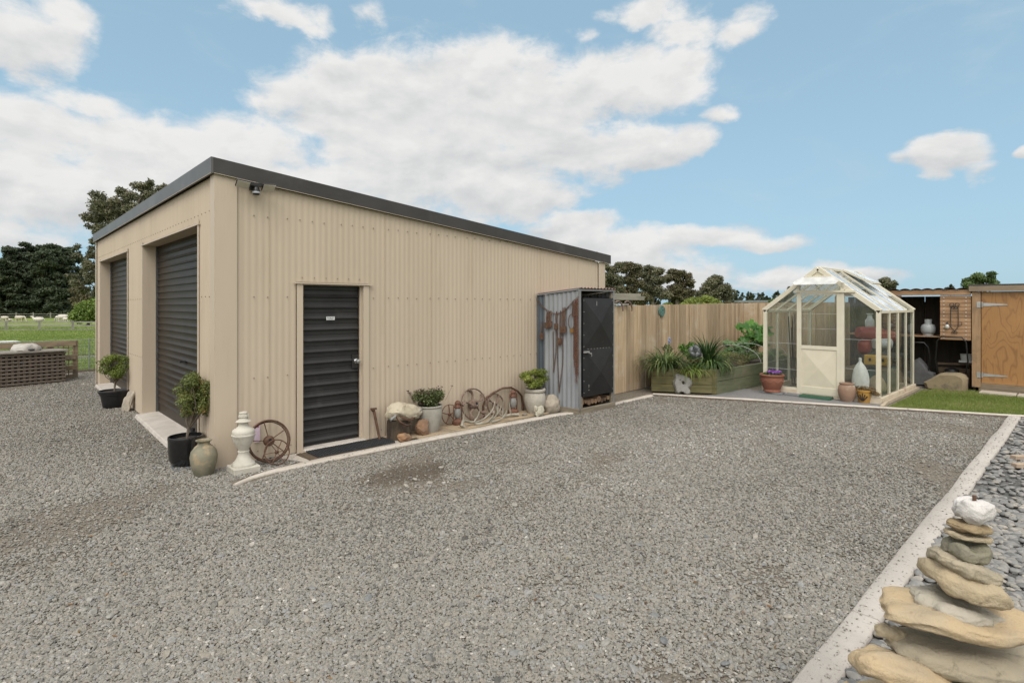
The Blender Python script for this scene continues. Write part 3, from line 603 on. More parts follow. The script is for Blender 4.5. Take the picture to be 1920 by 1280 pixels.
mb.v = [(DX1-.066+a, yd-.027-c, 1.06+b) for a, b, c in mb.v]; mb.f = [f[::-1] for f in mb.f]; mb.build('door_knob', M('chrome', (.6,.6,.6), rough=.18, metal=1), sdr, smooth=40)
mb = MB(); mb.box(1.285, 1.397, yd-.027, yd-.024, 1.606, 1.648); sg = mb.build('toilet_sign', M('sign_white', (.68,.68,.67), rough=.4), sdr)
def text(body, size, loc, rot, mat, parent, name='lettering', ext=.0006, sx=1):
    cu = bpy.data.curves.new(name, 'FONT'); cu.body = body; cu.size = size; cu.extrude = ext; cu.align_x = 'CENTER'; cu.align_y = 'CENTER'
    o = bpy.data.objects.new(name, cu); col.objects.link(o); bpy.context.view_layer.update(); dg = bpy.context.evaluated_depsgraph_get()
    me = bpy.data.meshes.new_from_object(o.evaluated_get(dg)); bpy.data.objects.remove(o)
    T = Matrix.Translation(Vector(loc)-wo(parent)) @ Matrix(rot).to_4x4() @ Matrix.Scale(sx, 4, (1,0,0)); me.transform(T); me.materials.clear(); me.materials.append(mat)
    ob = bpy.data.objects.new(name, me); col.objects.link(ob); ob.parent = parent; return ob
ROT_S = ((1,0,0),(0,0,-1),(0,1,0))          # text standing in an x/z plane, facing -y
text('TOILET', .031, (1.341, yd-.0275, 1.627), ROT_S, M('ink', (.02,.02,.02), rough=.6), sg, sx=.92)
mb = MB(); mb.box(DX0-.0, DX1+.02, -.085, .12, .0, .046); tag(mb.build('door_step', concrete, bevel=.01, origin=(DX0,-.1,0)), 'low concrete doorstep below the charcoal side door', 'doorstep')
# concrete strip under the mats
mb = MB(); mb.hexa([(.80,-.44,0),(2.05,-.46,0),(2.2,-.03,0),(.62,-.03,0)], [(.80,-.44,.014),(2.05,-.46,.014),(2.2,-.03,.014),(.62,-.03,.014)]); tag(mb.build('concrete_apron', conc, origin=(1.3,-.2,0)), kind='structure')
# floodlight
fl = empty('floodlight', (.381,-.02,3.13), 'twin-panel security floodlight with a sensor under the shed fascia', 'floodlight'); blk = MATS['black_plastic']
mb = MB(); mb.box(.335,.425,-.045,-.017,3.10,3.185); mb.tube([(.38,-.04,3.15),(.38,-.12,3.15)], .028, 12); mb.box(.315,.45,-.125,-.075,3.14,3.175); mb.build('mount', blk, fl, smooth=40)
for s_, x0 in ((-1,.235),(1,.515)):
    mb = MB(); c = Vector((x0,-.125,3.142)); ax = Vector((.072,0,.006*s_)); n_ = Vector((0,.62,.78)).normalized(); ay = Vector((0,.78,-.62)).normalized()*.05
    mb.obox(c, ax, ay, n_*.011); p_ = mb.build('lamp_head', blk, fl, bevel=.004)
    mb = MB(); mb.obox(c-n_*.0125, ax*.92, ay*.9, n_*.0018); mb.build('lens', M('lens_cream', (.55,.52,.44), rough=.35), p_)
    mb = MB(); mb.bar(c+Vector((-.06*s_,.02,.01)), (.38+.03*s_,-.10,3.155), .02); mb.build('bracket', blk, fl)
mb = MB(); mb.lathe([(.030,0),(.040,.015),(.040,.05),(.025,.085),(.0,.09)], (.385,-.10,3.04), 16); se = mb.build('sensor', blk, fl, smooth=40)
mb = MB(); mb.lathe([(.034,.0),(.0415,.01),(.0415,.028),(.034,.034)], (.385,-.10,3.048), 16); mb.build('sensor_lens', M('lens_grey', (.55,.57,.6), rough=.3), se, smooth=40)
# ------------------------------------------------------------------ things along the shed walls
rust = M('rust', (.095,.050,.033), (.145,.09,.062), rough=.85, scale=14, detail=6, bump=.4, bscale=60, c3=(.075,.045,.032), s3=25, t3=(.5,.65), spec=.2)
rust_red = M('rust_red', (.15,.062,.036), (.105,.05,.033), rough=.8, scale=20, bump=.3, bscale=70, c3=(.20,.10,.06), s3=30)
rust_pale = M('rust_pale', (.19,.135,.105), (.13,.085,.062), rough=.9, scale=18, bump=.4, bscale=60, c3=(.32,.27,.23), s3=20, t3=(.55,.68))
soil = M('soil', (.06,.045,.033), (.035,.027,.02), rough=1, scale=40, bump=.8, bscale=90)
bark = M('bark', (.13,.10,.075), (.20,.165,.125), rough=.95, scale=30, stretch=(1,1,.3), bump=.6)
def pot(name, c, prof, mat, parent, n=36, **kw):
    mb = MB(); mb.lathe(prof, c, n, **kw); return mb.build(name, mat, parent, smooth=45)
def bushy(parent, base, top_c, rx, rz, nclump, nleaf, lsize, lm, seed, bm_=None, h0=0.0, stems=7, ry=None, fork=.35):
    g = random.Random(seed); cl = []; b = Vector(base); T = Vector(top_c); ry = ry or rx; mb = MB()
    for i in range(nclump):
        while True:
            q = Vector((g.uniform(-1,1), g.uniform(-1,1), g.uniform(-1,1)))
            if .25 < q.length < 1: break
        s = g.uniform(.26,.42); c = T+Vector((q.x*rx*.78, q.y*ry*.78, q.z*rz*.78)); cl.append((c.x, c.y, c.z, rx*s, ry*s, rz*s*.8))
    for i in range(stems):
        c = Vector(cl[i % nclump][:3]); f = b.lerp(T, fork)+Vector((g.uniform(-.01,.01), g.uniform(-.01,.01), 0)); m_ = f.lerp(c, .5)+Vector((g.uniform(-.2,.2)*rx, g.uniform(-.2,.2)*rx, 0))
        mb.tube([b, f, m_, c], [.012, .010, .006, .003], 6)
        for k_ in range(3): c2 = Vector(cl[(i*3+k_) % nclump][:3]); mb.tube([f.lerp(c2,.1), f.lerp(c2,.55)+Vector((0,0,-.01)), c2], [.006,.004,.002], 5)
    mb.build('stem', bm_ or bark, parent, smooth=60)
    clump_leaves('foliage', cl, nleaf, lsize, lm, parent, seed, aspect=.42, shell=.3, up=.5, spread=.9)
lf_olive = leafmat('leaf_olive', (.055,.075,.022), (.22,.25,.07), (.30,.15,.07)); lf_lime = leafmat('leaf_lime', (.07,.10,.02), (.30,.34,.07), (.42,.40,.14))
lf_mid = leafmat('leaf_mid', (.03,.055,.016), (.13,.19,.05)); lf_strap = leafmat('leaf_strap', (.035,.06,.02), (.17,.24,.075), (.30,.30,.14))
# far potted shrub
t = empty('potted_shrub', (-.21,5.20,0), 'small yellow-green shrub in a wide black plastic pot between the two roller doors', 'potted plant', 'shrubs in black pots by the roller doors')
pp = pot('plant_pot', (-.21,5.20,0), [(.155,0),(.165,.01),(.205,.235),(.22,.24),(.222,.262),(.235,.27),(.24,.30),(.225,.305),(.21,.27),(0,.262)], MATS['black_plastic'], t)
mb = MB(); mb.disc((-.21,5.20,.268), (0,0,1), .205, .012); mb.build('potting_soil', soil, pp)
bushy(t, (-.21,5.20,.27), (-.18,5.17,.70), .27, .27, 22, 3400, .018, leafmat('leaf_yel', (.05,.085,.018), (.24,.29,.06)), 11)
# near potted shrub
gl_blk = M('glazed_black', (.010,.010,.011), rough=.16, spec=.6, coat=.3)
t = empty('potted_shrub', (-.205,.40,0), 'taller olive-green shrub in a glossy black round pot at the near shed corner', 'potted plant', 'shrubs in black pots by the roller doors')
pp = pot('plant_pot', (-.205,.40,.012), [(.120,0),(.145,.012),(.166,.07),(.174,.16),(.176,.27),(.179,.305),(.176,.318),(.160,.318),(.158,.28),(0,.27)], gl_blk, t)
mb = MB(); mb.disc((-.205,.40,.285), (0,0,1), .155, .01); mb.build('potting_soil', soil, pp)
mb = MB(); rock(mb, (-.28,.32,.30), (.035,.025,.012), 3, rnd=.5); rock(mb, (-.24,.30,.30), (.02,.02,.01), 4, rnd=.5); mb.build('pebble_topping', M('pale_stone', (.45,.40,.34), rough=.8), pp)
bushy(t, (-.195,.40,.29), (-.13,.36,.79), .245, .285, 36, 8500, .0145, lf_olive, 21, stems=9, fork=.22)
# vase
vs_m = M('vase_glaze', (.14,.135,.09), (.22,.20,.14), rough=.8, scale=6, bump=.6, bscale=45, c3=(.33,.255,.155), s3=8, t3=(.48,.66))
v_ = pot('stoneware_vase', (-.165,-.155,.0), [(.082,0),(.092,.01),(.125,.13),(.132,.20),(.122,.255),(.085,.305),(.060,.325),(.056,.35),(.075,.362),(.080,.372),(.068,.372),(.050,.352),(.05,.30),(0,.29)], vs_m, None)
v_.location = (-.165,-.155,0); v_.data.transform(Matrix.Translation((.165,.155,0))); tag(v_, 'mottled olive stoneware vase beside the glossy black pot', 'vase')
# drain grate under the near pot
mb = MB(); 
for i in range(9): mb.box(-.36+i*.042, -.345+i*.042, .16, .40, .004, .012)
mb.box(-.365,-.005,.16,.175,.002,.014); mb.box(-.365,-.005,.385,.40,.002,.014); tag(mb.build('drain_grate', M('grate_steel', (.22,.25,.28), rough=.5, metal=.4), origin=(-.2,.28,0)), 'grey slatted drain grate beneath the glossy black pot', 'grate')
# rock between roller doors
pale_rock = M('pale_rock', (.40,.345,.27), (.30,.26,.205), rough=.95, scale=8, bump=.7, bscale=30, c3=(.22,.19,.15), s3=12, t3=(.52,.7))
mb = MB(); rock(mb, (-.10,4.62,.135), (.055,.15,.22), 9, .2, 4, .7, rot=.25, tilt=(.25,.18)); tag(mb.build('leaning_rock', pale_rock, origin=(-.05,4.62,0), smooth=35), 'pale pointed rock leaning on the pillar between the roller doors', 'rock')
# balustrade urn
urn_m = M('cast_stone', (.52,.49,.42), (.44,.41,.345), rough=.9, scale=7, bump=.5, bscale=60, c3=(.30,.28,.22), s3=9, t3=(.56,.75))
U = Vector((.185,-.30,0)); t = empty('stone_urn', U, 'weathered white cast-stone finial urn on a square plinth at the shed corner', 'garden ornament')
mb = MB(); h = .135; mb.hexa([(U.x-h,U.y-h,0),(U.x+h,U.y-h,0),(U.x+h,U.y+h,0),(U.x-h,U.y+h,0)], [(U.x-h,U.y-h,.068),(U.x+h,U.y-h,.068),(U.x+h,U.y+h,.068),(U.x-h,U.y+h,.068)]); mb.build('plinth', urn_m, t, bevel=.008)
pot('body', (U.x,U.y,.066), [(.118,0),(.120,.012),(.112,.03),(.080,.062),(.062,.10),(.055,.135),(.058,.142),(.060,.156),(.053,.163),(.060,.185),(.088,.235),(.108,.29),(.114,.315),(.119,.322),(.119,.334),(.113,.338),(.115,.365),(.108,.385),(.075,.405),(.052,.425),(.046,.455),(.050,.464),(.078,.474),(.070,.484),(.048,.496),(.040,.508),(0,.51)], urn_m, t, 44)
mb = MB(); mb.lathe([(.038,.508),(.047,.525),(.043,.548),(.036,.555),(.042,.562),(.038,.577),(.0,.582)], (U.x,U.y,.064), 16, wob=.12); mb.box(U.x+.02,U.x+.048,U.y-.03,U.y+.02,.575,.615); mb.build('finial', urn_m, t, smooth=30)
# pink label strip on wall
mb = MB(); mb.box(.39,.452,-.027,-.022,.225,.43); o = mb.build('hanging_label', M('pink_film', (.62,.42,.47), (.60,.50,.60), rough=.25, scale=9), origin=(.42,-.025,.33)); mb = MB(); mb.box(.405,.436,-.029,-.0275,.395,.42); mb.build('red_mark', M('red_paint', (.35,.02,.02)), o)
tag(o, 'translucent pink plastic label hanging on the shed wall behind the urn', 'label')
# plain rusty iron wheels leaning on the wall
def wheel(name, c, nrm, R0, rim, nsp, hub, spoke, mat, label, group, rimflat=.7, curved=0, hubl=.06, a0=.3, second=False, bar_w=None):
    t = empty(name, c, label, 'wheel', group); c = Vector(c); nrm = Vector(nrm).normalized(); u = nrm.cross(Vector((0,0,1))).normalized(); v = u.cross(nrm)
    mb = MB(); mb.ring(c, nrm, R0-rim, rim, 48, 8, .5, rimflat); 
    if second: mb.ring(c-nrm*rim*.9, nrm, R0-rim*2.0, rim*.4, 48, 6, .4)
    mb.build('rim', mat, t, smooth=60)
    mb = MB(); mb.tube([c-nrm*hubl*.5, c-nrm*hubl*.2, c+nrm*hubl*.2, c+nrm*hubl*.5], [hub*1.0, hub*1.05, hub*1.0, hub*.62], 20); mb.ring(c+nrm*hubl*.5, nrm, hub*.42, hub*.14, 16, 6); mb.build('hub', mat, t, smooth=40)
    mb = MB(); mb.disc(c+nrm*(hubl*.5+.002), nrm, hub*.30, .006, 14); mb.build('axle_hole', M('hole_shade', (.012,.01,.009), rough=.9), t)  # solid disc for the bore, its inner shade put into the dark colour
    for i in range(nsp):
        a = a0+2*math.pi*i/nsp; mb = MB(); P = []
        for k_ in range(7):
            s = k_/6; aa = a+curved*math.sin(s*math.pi); rr = hub*.7+(R0-rim*1.3-hub*.7)*s; P.append(c+(u*math.cos(aa)+v*math.sin(aa))*rr)
        wd = spoke if isinstance(spoke, list) else [spoke]*7
        mb.tube(P, wd, 8, None, False, .55); mb.build('spoke', mat, t, smooth=60)
    return t
lean = lambda a: (-.0, -math.cos(a), math.sin(a))
wheel('old_iron_wheel', (.505,-.165,.252), lean(.30), .245, .016, 5, .058, .0095, rust, 'large rusty five-spoked iron wheel leaning on the wall beside the white urn', 'rusty iron wheels along the wall', a0=.15, second=True)
wheel('old_iron_wheel', (.530,-.330,.150), lean(.34), .146, .010, 6, .022, .007, rust, 'small thin-rimmed rusty wheel with six straight spokes in front of the large one', 'rusty iron wheels along the wall', hubl=.03, a0=0)
# door mats
matm = M('rubber_mat', (.020,.022,.025), (.03,.032,.035), rough=.7, scale=20)
mb = MB(); o = []
def matgrid(x0, x1, y0, y1, z, nx, ny, sk):
    mb = MB(); 
    P = lambda s, q: (x0+(x1-x0)*s+sk*(1-q), y0+(y1-y0)*q-.0*s, z+.010*max(0, mnoise.noise(Vector((s*4, q*3, 1)))))
    for i in range(nx+1):
        for a, b in ((0,.5),(.5,1)): mb.bar(P(i/nx,a), P(i/nx,b), .013, .020)
    for j in range(ny+1):
        for i in range(10): mb.bar(P(i/10,j/ny), P((i+1)/10,j/ny), .016, .012)
    return mb
mb = MB(); mb.box(.99,1.85,-.43,-.20,.016,.022); 
mg = matgrid(.96, 1.98, -.435, -.115, .036, 30, 7, .0); o = mg.build('doormat', matm, origin=(1.4,-.32,.02)); tag(o, 'black ribbed rubber doormat lying on top of the brown mat', 'doormat', 'mats by the side door')
mb = MB(); mb.hexa([(.86,-.455,.016),(1.80,-.455,.016),(1.84,-.095,.016),(.84,-.095,.016)], [(.865,-.45,.027),(1.795,-.45,.027),(1.835,-.10,.027),(.845,-.10,.027)]); 
for i in range(24): mb.bar((.862+.0009*i,-.45+i*.0145,.024),(.862+.0009*i,-.442+i*.0145,.030),.016,.01)
tag(mb.build('doormat', M('coir', (.12,.085,.052), (.075,.055,.036), rough=1, scale=60, bump=.8, bscale=150), origin=(1.3,-.3,.015)), 'brown coir doormat with a dark edge, half hidden beneath the black rubber one', 'doormat', 'mats by the side door')
# leaning iron bar
mb = MB(); mb.tube([(1.905,-.20,.01),(1.90,-.12,.22),(1.89,-.06,.40)], [.017,.018,.019], 8, .4); mb.bar((1.845,-.07,.425),(1.93,-.055,.420),.03,.022); mb.tube([(1.89,-.06,.39),(1.87,-.065,.42)], [.02,.028], 8)
tag(mb.build('iron_stake', rust, origin=(1.9,-.15,0), smooth=40), 'rusty iron stake with a flared head leaning upright by the doorway', 'stake')
# stump + boulder + sickles
mb = MB(); vs = []; g = random.Random(3)
for j, z in enumerate((0,.08,.17,.262)):
    for i in range(22): a = 2*math.pi*i/22; rr = 1+.06*math.sin(3*a)+.05*g.random(); vs.append((2.19+.165*rr*math.cos(a), -.215+.13*rr*math.sin(a), z))
fs = [(j*22+i, j*22+(i+1)%22, (j+1)*22+(i+1)%22, (j+1)*22+i) for j in range(3) for i in range(22)]+[tuple(66+i for i in range(22))]; mb.add(vs, fs, .5)
tag(mb.build('log_stump', M('stump_wood', (.045,.032,.022), (.085,.062,.040), rough=1, scale=14, stretch=(1,1,.25), bump=.8, c3=(.02,.016,.012), s3=6), origin=(2.19,-.215,0), smooth=30), 'dark rotting log stump under the big cream boulder', 'stump')
mb = MB(); rock(mb, (2.245,-.245,.365), (.265,.17,.135), 14, .20, 4, .7, rot=.05, tilt=(.25,.06)); tag(mb.build('boulder', M('cream_rock', (.46,.41,.31), (.36,.31,.22), rough=.95, scale=7, bump=.8, bscale=25, c3=(.24,.20,.14), s3=10, t3=(.5,.7)), origin=(2.24,-.24,.27), smooth=40), 'cream flat-topped boulder lying on the log stump', 'rock')
def sickle(c, a0, a1, r, gx, label, hd):
    t = empty('sickle', c, label, 'sickle', 'sickles on the cream boulder'); c = Vector(c); n_ = Vector((.1,-.80,.6)).normalized(); u = Vector((1,0,0)); u = (u-n_*u.dot(n_)).normalized(); v = n_.cross(u)*-1
    P = [c+(u*math.cos(a0+(a1-a0)*i/12)+v*math.sin(a0+(a1-a0)*i/12))*r for i in range(13)]; mb = MB(); mb.tube(P, [.011]*8+[.010,.009,.008,.006,.004], 6, None, False, 1.8); mb.build('blade', rust, t, smooth=60)
    e = P[0]; d = Vector(hd).normalized(); mb = MB(); mb.tube([e, e+d*.11], [.016,.018], 10); mb.build('handle', M('old_grey_wood', (.24,.24,.23), (.16,.155,.145), rough=.8, scale=12), t, smooth=50)
sickle((2.175,-.365,.33), 3.3, 5.3 if False else 1.2, .13, 0, 'rusty sickle with grey handle lying low on the cream boulder', (-.9,-.2,-.35))
sickle((2.24,-.30,.40), .6, 2.9, .15, 0, 'rusty sickle whose grey handle points up past the cream boulder', (1,.1,.55))
mb = MB(); rock(mb, (2.47,-.345,.115), (.105,.08,.125), 23, .2, 4, .85); brn = M('brown_rock', (.27,.155,.085), (.19,.115,.07), rough=.9, scale=7, bump=.7, bscale=30, c3=(.13,.09,.065), s3=9); tag(mb.build('brown_rock', brn, origin=(2.47,-.345,0), smooth=30), 'larger red-brown rock propped between the stump and the grey pot', 'rock')
mb = MB(); rock(mb, (2.14,-.405,.062), (.098,.06,.068), 31, .28, 4, .7, rot=.1); tag(mb.build('brown_rock', M('brown_rock2', (.33,.185,.095), (.21,.13,.08), rough=.9, scale=9, bump=.7, bscale=30), origin=(2.14,-.405,0), smooth=30), 'smaller orange-brown rock on the ground in front of the stump', 'rock')
# timber deck strip
deck_w = M('deck_timber', (.40,.31,.205), (.30,.225,.145), rough=.85, scale=5, stretch=(.35,5,5), bump=.3, rv=.12, c3=(.22,.18,.13), s3=3)
mb = MB()
for i in range(5):
    y0 = -.455+i*.086; mb.box(2.34-.08*i, 5.12, y0, y0+.068, .012, .034)
tag(mb.build('deck_strip', deck_w, origin=(3.7,-.25,0), bevel=.002), 'low slatted timber strip on the ground along the shed wall', 'decking')
# grey pot with sedum
old_conc = M('old_concrete', (.35,.33,.28), (.27,.255,.215), rough=.95, scale=6, bump=.5, bscale=50, c3=(.15,.14,.12), s3=4, t3=(.55,.72))
G0 = Vector((2.665,-.225,.034)); t = empty('potted_sedum', G0, 'bushy red-tinged sedum in a large weathered grey concrete pot', 'potted plant')
pp = pot('plant_pot', G0, [(.125,0),(.13,.02),(.165,.14),(.178,.24),(.176,.30),(.168,.335),(.185,.35),(.182,.365),(.160,.365),(.150,.33),(0,.32)], old_conc, t)
mb = MB(); mb.disc(G0+Vector((0,0,.335)), (0,0,1), .15, .01); mb.build('potting_soil', soil, pp)
g = random.Random(6); cl = [(G0.x+g.uniform(-.22,.22), G0.y+g.uniform(-.12,.10), .475+g.uniform(-.08,.10), .09, .075, .07) for _ in range(26)]
clump_leaves('foliage', cl, 4500, .015, leafmat('leaf_sedum', (.05,.06,.025), (.17,.21,.075), (.26,.13,.09), .2), t, 5, aspect=.5, shell=.3, up=.9)
mb = MB()
for i in range(48):
    x, y = g.gauss(0,.12), g.gauss(-.02,.06); z = .50+.05*g.random(); e = Vector((G0.x+x*1.45, G0.y+y*1.3, z+.05+.06*g.random())); mb.tube([(G0.x+x, G0.y+y, .44), e], .0022, 4)
    for _ in range(4): mb.obox(e+Vector((g.gauss(0,.010), g.gauss(0,.010), g.gauss(0,.006))), (.0045,0,0), (0,.0045,0), (0,0,.004))
mb.build('seed_heads', M('seedhead', (.085,.045,.04), rough=.9), t)
# lanterns
def lantern(c, s, mat, label, grp='rusty hurricane lanterns'):
    t = empty('hurricane_lantern', c, label, 'lantern', grp); c = Vector(c); k_ = s
    mb = MB(); mb.lathe([(.075*k_,0),(.080*k_,.012*k_),(.080*k_,.05*k_),(.062*k_,.065*k_),(.035*k_,.08*k_),(.030*k_,.10*k_),(.0,.10*k_)], c, 20); mb.build('fuel_tank', mat, t, smooth=40)
    mb = MB(); mb.lathe([(.038*k_,.100*k_),(.055*k_,.14*k_),(.055*k_,.19*k_),(.036*k_,.245*k_),(.034*k_,.25*k_)], c, 18); mb.build('glass_globe', M('globe_glass', (.24,.23,.215), (.17,.165,.15), rough=.2, scale=9), t, smooth=60)
    mb = MB(); mb.lathe([(.048*k_,.245*k_),(.052*k_,.26*k_),(.035*k_,.28*k_),(.034*k_,.31*k_),(.046*k_,.315*k_),(.034*k_,.335*k_),(0,.345*k_)], c, 18); mb.build('chimney_cap', mat, t, smooth=40)
    for sg in (-1,1):
        mb = MB(); mb.tube([c+Vector((sg*.070*k_,0,.04*k_)), c+Vector((sg*.078*k_,0,.16*k_)), c+Vector((sg*.070*k_,0,.29*k_)), c+Vector((sg*.04*k_,0,.305*k_))], .0085*k_, 8); mb.build('side_tube', mat, t, smooth=60)
    return t
lt = lantern((3.215,-.155,.034), 1.0, rust_red, 'rusty hurricane lantern standing left of the spoked wheel with the wide hub')
mb = MB(); mb.ring((3.215,-.155,.33), (0,1,0), .05, .005, 16, 6, a0=0, a1=math.pi, sq=1.1); mb.build('bail_handle', rust_red, lt)
lt = lantern((4.335,-.165,.034), 1.12, rust_red, 'taller dark-red hurricane lantern under the curved bar near the round pot')
mb = MB(); mb.ring((4.335,-.165,.38), (0,1,0), .088, .0022, 20, 5, a0=0, a1=math.pi, sq=1.3); mb.build('bail_handle', rust, lt)
wheel('old_iron_wheel', (3.115,-.10,.185), lean(.18), .152, .008, 5, .022, .011, rust_red, 'small red-rusted wheel half hidden behind the first lantern', 'rusty iron wheels along the wall', hubl=.04)
wheel('old_iron_wheel', (3.56,-.115,.285), lean(.26), .252, .014, 5, .075, [.036,.028,.022,.022,.026,.034,.042], rust_pale, 'large pale-rusted cast wheel with five curved spokes and a protruding hub', 'rusty iron wheels along the wall', curved=.28, hubl=.13, a0=1.3)
wheel('old_iron_wheel', (4.03,-.085,.215), lean(.20), .185, .016, 4, .05, [.036,.026,.020,.018,.020,.028,.042], rust_pale, 'medium cast wheel with oval openings behind the antlers', 'rusty iron wheels along the wall', curved=.0, hubl=.05, a0=.6)
mb = MB(); P = [(3.80,-.06,.05),(3.79,-.06,.22),(3.86,-.06,.34),(4.02,-.055,.405),(4.22,-.05,.455),(4.40,-.05,.445),(4.55,-.05,.37),(4.64,-.05,.28),(4.67,-.05,.12),(4.67,-.05,.04)]; mb.tube(P, .017, 8); tag(mb.build('curved_bar', rust, origin=(4.2,-.05,.03), smooth=60), 'long curved rusty bar arching over the taller lantern', 'iron bar')
# antlers
ant = M('antler', (.25,.225,.175), (.33,.30,.245), rough=.75, scale=9, bump=.4, bscale=30, c3=(.16,.15,.10), s3=6, t3=(.5,.7))
def antler(pts, r0, tines, label):
    mb = MB(); pts = [Vector(p) for p in pts]; Q = []
    for i in range(len(pts)-1):
        p0 = pts[max(i-1,0)]; p1 = pts[i]; p2 = pts[i+1]; p3 = pts[min(i+2,len(pts)-1)]
        for k_ in range(5):
            s = k_/5; Q.append(.5*((2*p1)+(-p0+p2)*s+(2*p0-5*p1+4*p2-p3)*s*s+(-p0+3*p1-3*p2+p3)*s**3))
    Q.append(pts[-1]); n = len(Q); mb.tube(Q, [r0*(1.25 if i == 0 else 1-.72*i/n) for i in range(n)], 9, .5)
    for fr, dx, dy, dz in tines:
        b = Q[int(fr*(n-1))]; e = b+Vector((dx,dy,dz)); m_ = b.lerp(e,.5)+Vector((dx*.1,0,-abs(dz)*.12)); mb.tube([b, m_, e], [r0*.62, r0*.46, r0*.08], 8, .5)
    tag(mb.build('antler', ant, origin=(*pts[0][:2],.034), smooth=60), label, 'antler', 'antlers piled on the timber strip')
antler([(3.10,-.40,.06),(3.16,-.37,.13),(3.30,-.35,.085),(3.48,-.33,.07),(3.66,-.31,.11),(3.80,-.28,.20),(3.86,-.26,.32)], .024, [(.10,.05,.02,.16),(.0,.10,-.03,-.02),(.4,.12,-.02,.20),(.6,.16,-.03,.17)], 'leftmost grey antler, its base reaching past the lantern')
antler([(3.36,-.38,.05),(3.52,-.40,.05),(3.68,-.39,.075),(3.80,-.38,.15),(3.83,-.36,.30)], .022, [(.35,.14,-.02,.15),(.7,.12,.02,.13)], 'pale antler with a tall curved tip in front of the cast wheel')
antler([(4.28,-.34,.06),(4.14,-.32,.075),(4.00,-.30,.07),(3.90,-.30,.12),(3.86,-.28,.24)], .026, [(.25,-.05,.0,.30),(.55,.02,.0,.24),(.8,-.06,-.02,.10)], 'rightmost antler with a broad greenish base pointing at the taller lantern')
antler([(3.62,-.44,.05),(3.78,-.43,.06),(3.92,-.42,.10),(3.97,-.40,.18)], .018, [(.5,.10,0,.10)], 'small pale antler lying at the very front of the pile')
# round concrete pot + lime shrub
G1 = Vector((4.70,-.30,.03)); t = empty('potted_shrub', G1, 'lime-green shrub in a round-bellied concrete pot beside the metal locker', 'potted plant')
pp = pot('plant_pot', G1, [(.115,0),(.12,.015),(.155,.10),(.178,.19),(.180,.25),(.165,.315),(.148,.34),(.150,.350),(.172,.355),(.175,.385),(.165,.395),(.145,.395),(.135,.36),(0,.35)], M('stone_pot', (.42,.385,.325), (.36,.33,.28), rough=.92, scale=18, bump=.4, bscale=60, c3=(.27,.24,.19), s3=30, t3=(.55,.7)), t)
mb = MB(); mb.disc(G1+Vector((0,0,.362)), (0,0,1), .14, .01); mb.build('potting_soil', soil, pp)
bushy(t, G1+Vector((0,0,.36)), G1+Vector((-.02,0,.56)), .32, .19, 26, 5200, .018, lf_lime, 33, stems=12, ry=.19, fork=.15)
mb = MB(); rock(mb, (4.60,-.50,.085), (.115,.07,.085), 41, .3, 4, .6, rot=.1); rock(mb, (4.515,-.50,.145), (.035,.035,.05), 43, .25, 3, .6); tag(mb.build('pale_rock', M('pale_rock2', (.45,.42,.33), (.36,.33,.25), rough=.95, scale=9, bump=.7, bscale=30, c3=(.22,.25,.12), s3=7, t3=(.58,.72)), origin=(4.6,-.5,0), smooth=40), 'small cream rock with a knob sitting before the round pot', 'rock')
mb = MB(); rock(mb, (4.985,-.42,.12), (.235,.11,.165), 47, .16, 4, .75, rot=-.1, tilt=(.1,.62)); tag(mb.build('grey_boulder', pale_rock, origin=(4.98,-.42,0), smooth=35), 'sloping grey-tan boulder between the round pot and the locker', 'rock')
mb = MB(); rock(mb, (4.40,-.36,.052), (.06,.04,.018), 51, .25, 3, .6); tag(mb.build('flat_rock', M('grey_rock', (.2,.18,.15), rough=.95, bump=.5), origin=(4.4,-.36,.03), smooth=35), 'small flat dark rock on the timber strip left of the round pot', 'rock')
# ------------------------------------------------------------------ firewood locker
zinc = M('galvanised', (.26,.27,.28), (.22,.23,.24), rough=.5, scale=2, stretch=(1,1,.3), c3=(.31,.31,.31), s3=2, t3=(.5,.8), spec=.4)
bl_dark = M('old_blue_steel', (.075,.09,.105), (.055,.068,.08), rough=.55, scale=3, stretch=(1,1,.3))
lk = empty('firewood_locker', (5.65,-.4,0), 'tall narrow corrugated steel locker with a black door against the shed wall', 'locker')
A = Vector((5.235,-.80,0)); B = Vector((5.03,-.035,0)); Cc = Vector((6.10,-.84,0)); Dd = Vector((6.10,-.035,0)); zf, zb = 2.055, 1.965
def corr_line(mb, p, q, z0, zp, zq, pit, amp, out):
    L_ = (q-p).length; t_ = (q-p)/L_; n = int(L_/pit*8); vs = []; fs = []
    for i in range(n+1):
        s = i/n; ph = math.sin(2*math.pi*s*L_/pit); o_ = math.copysign(abs(ph)**.5, ph)*amp; b = p+t_*s*L_+out*o_
        vs += [(b.x,b.y,z0),(b.x,b.y,zp+(zq-zp)*s)]
        if i: a = 2*(i-1); fs.append((a,a+2,a+3,a+1))
    mb.add(vs, fs, .5)
outL = Vector((-.966,-.259,0)).normalized(); Bm = A.lerp(B,.83)
mb = MB(); corr_line(mb, A+(B-A)*.03, Bm, .07, zf-.02, zf-.02+(zb-zf)*.83, .083, .009, outL); mb.build('side_sheet', zinc, lk, smooth=50)
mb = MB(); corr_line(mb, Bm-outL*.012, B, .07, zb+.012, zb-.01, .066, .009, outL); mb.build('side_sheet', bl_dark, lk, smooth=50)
mb = MB(); corr_line(mb, Cc, Dd, .07, zf-.02, zb-.01, .083, .009, Vector((1,0,0))); mb.build('side_sheet', zinc, lk, smooth=50)
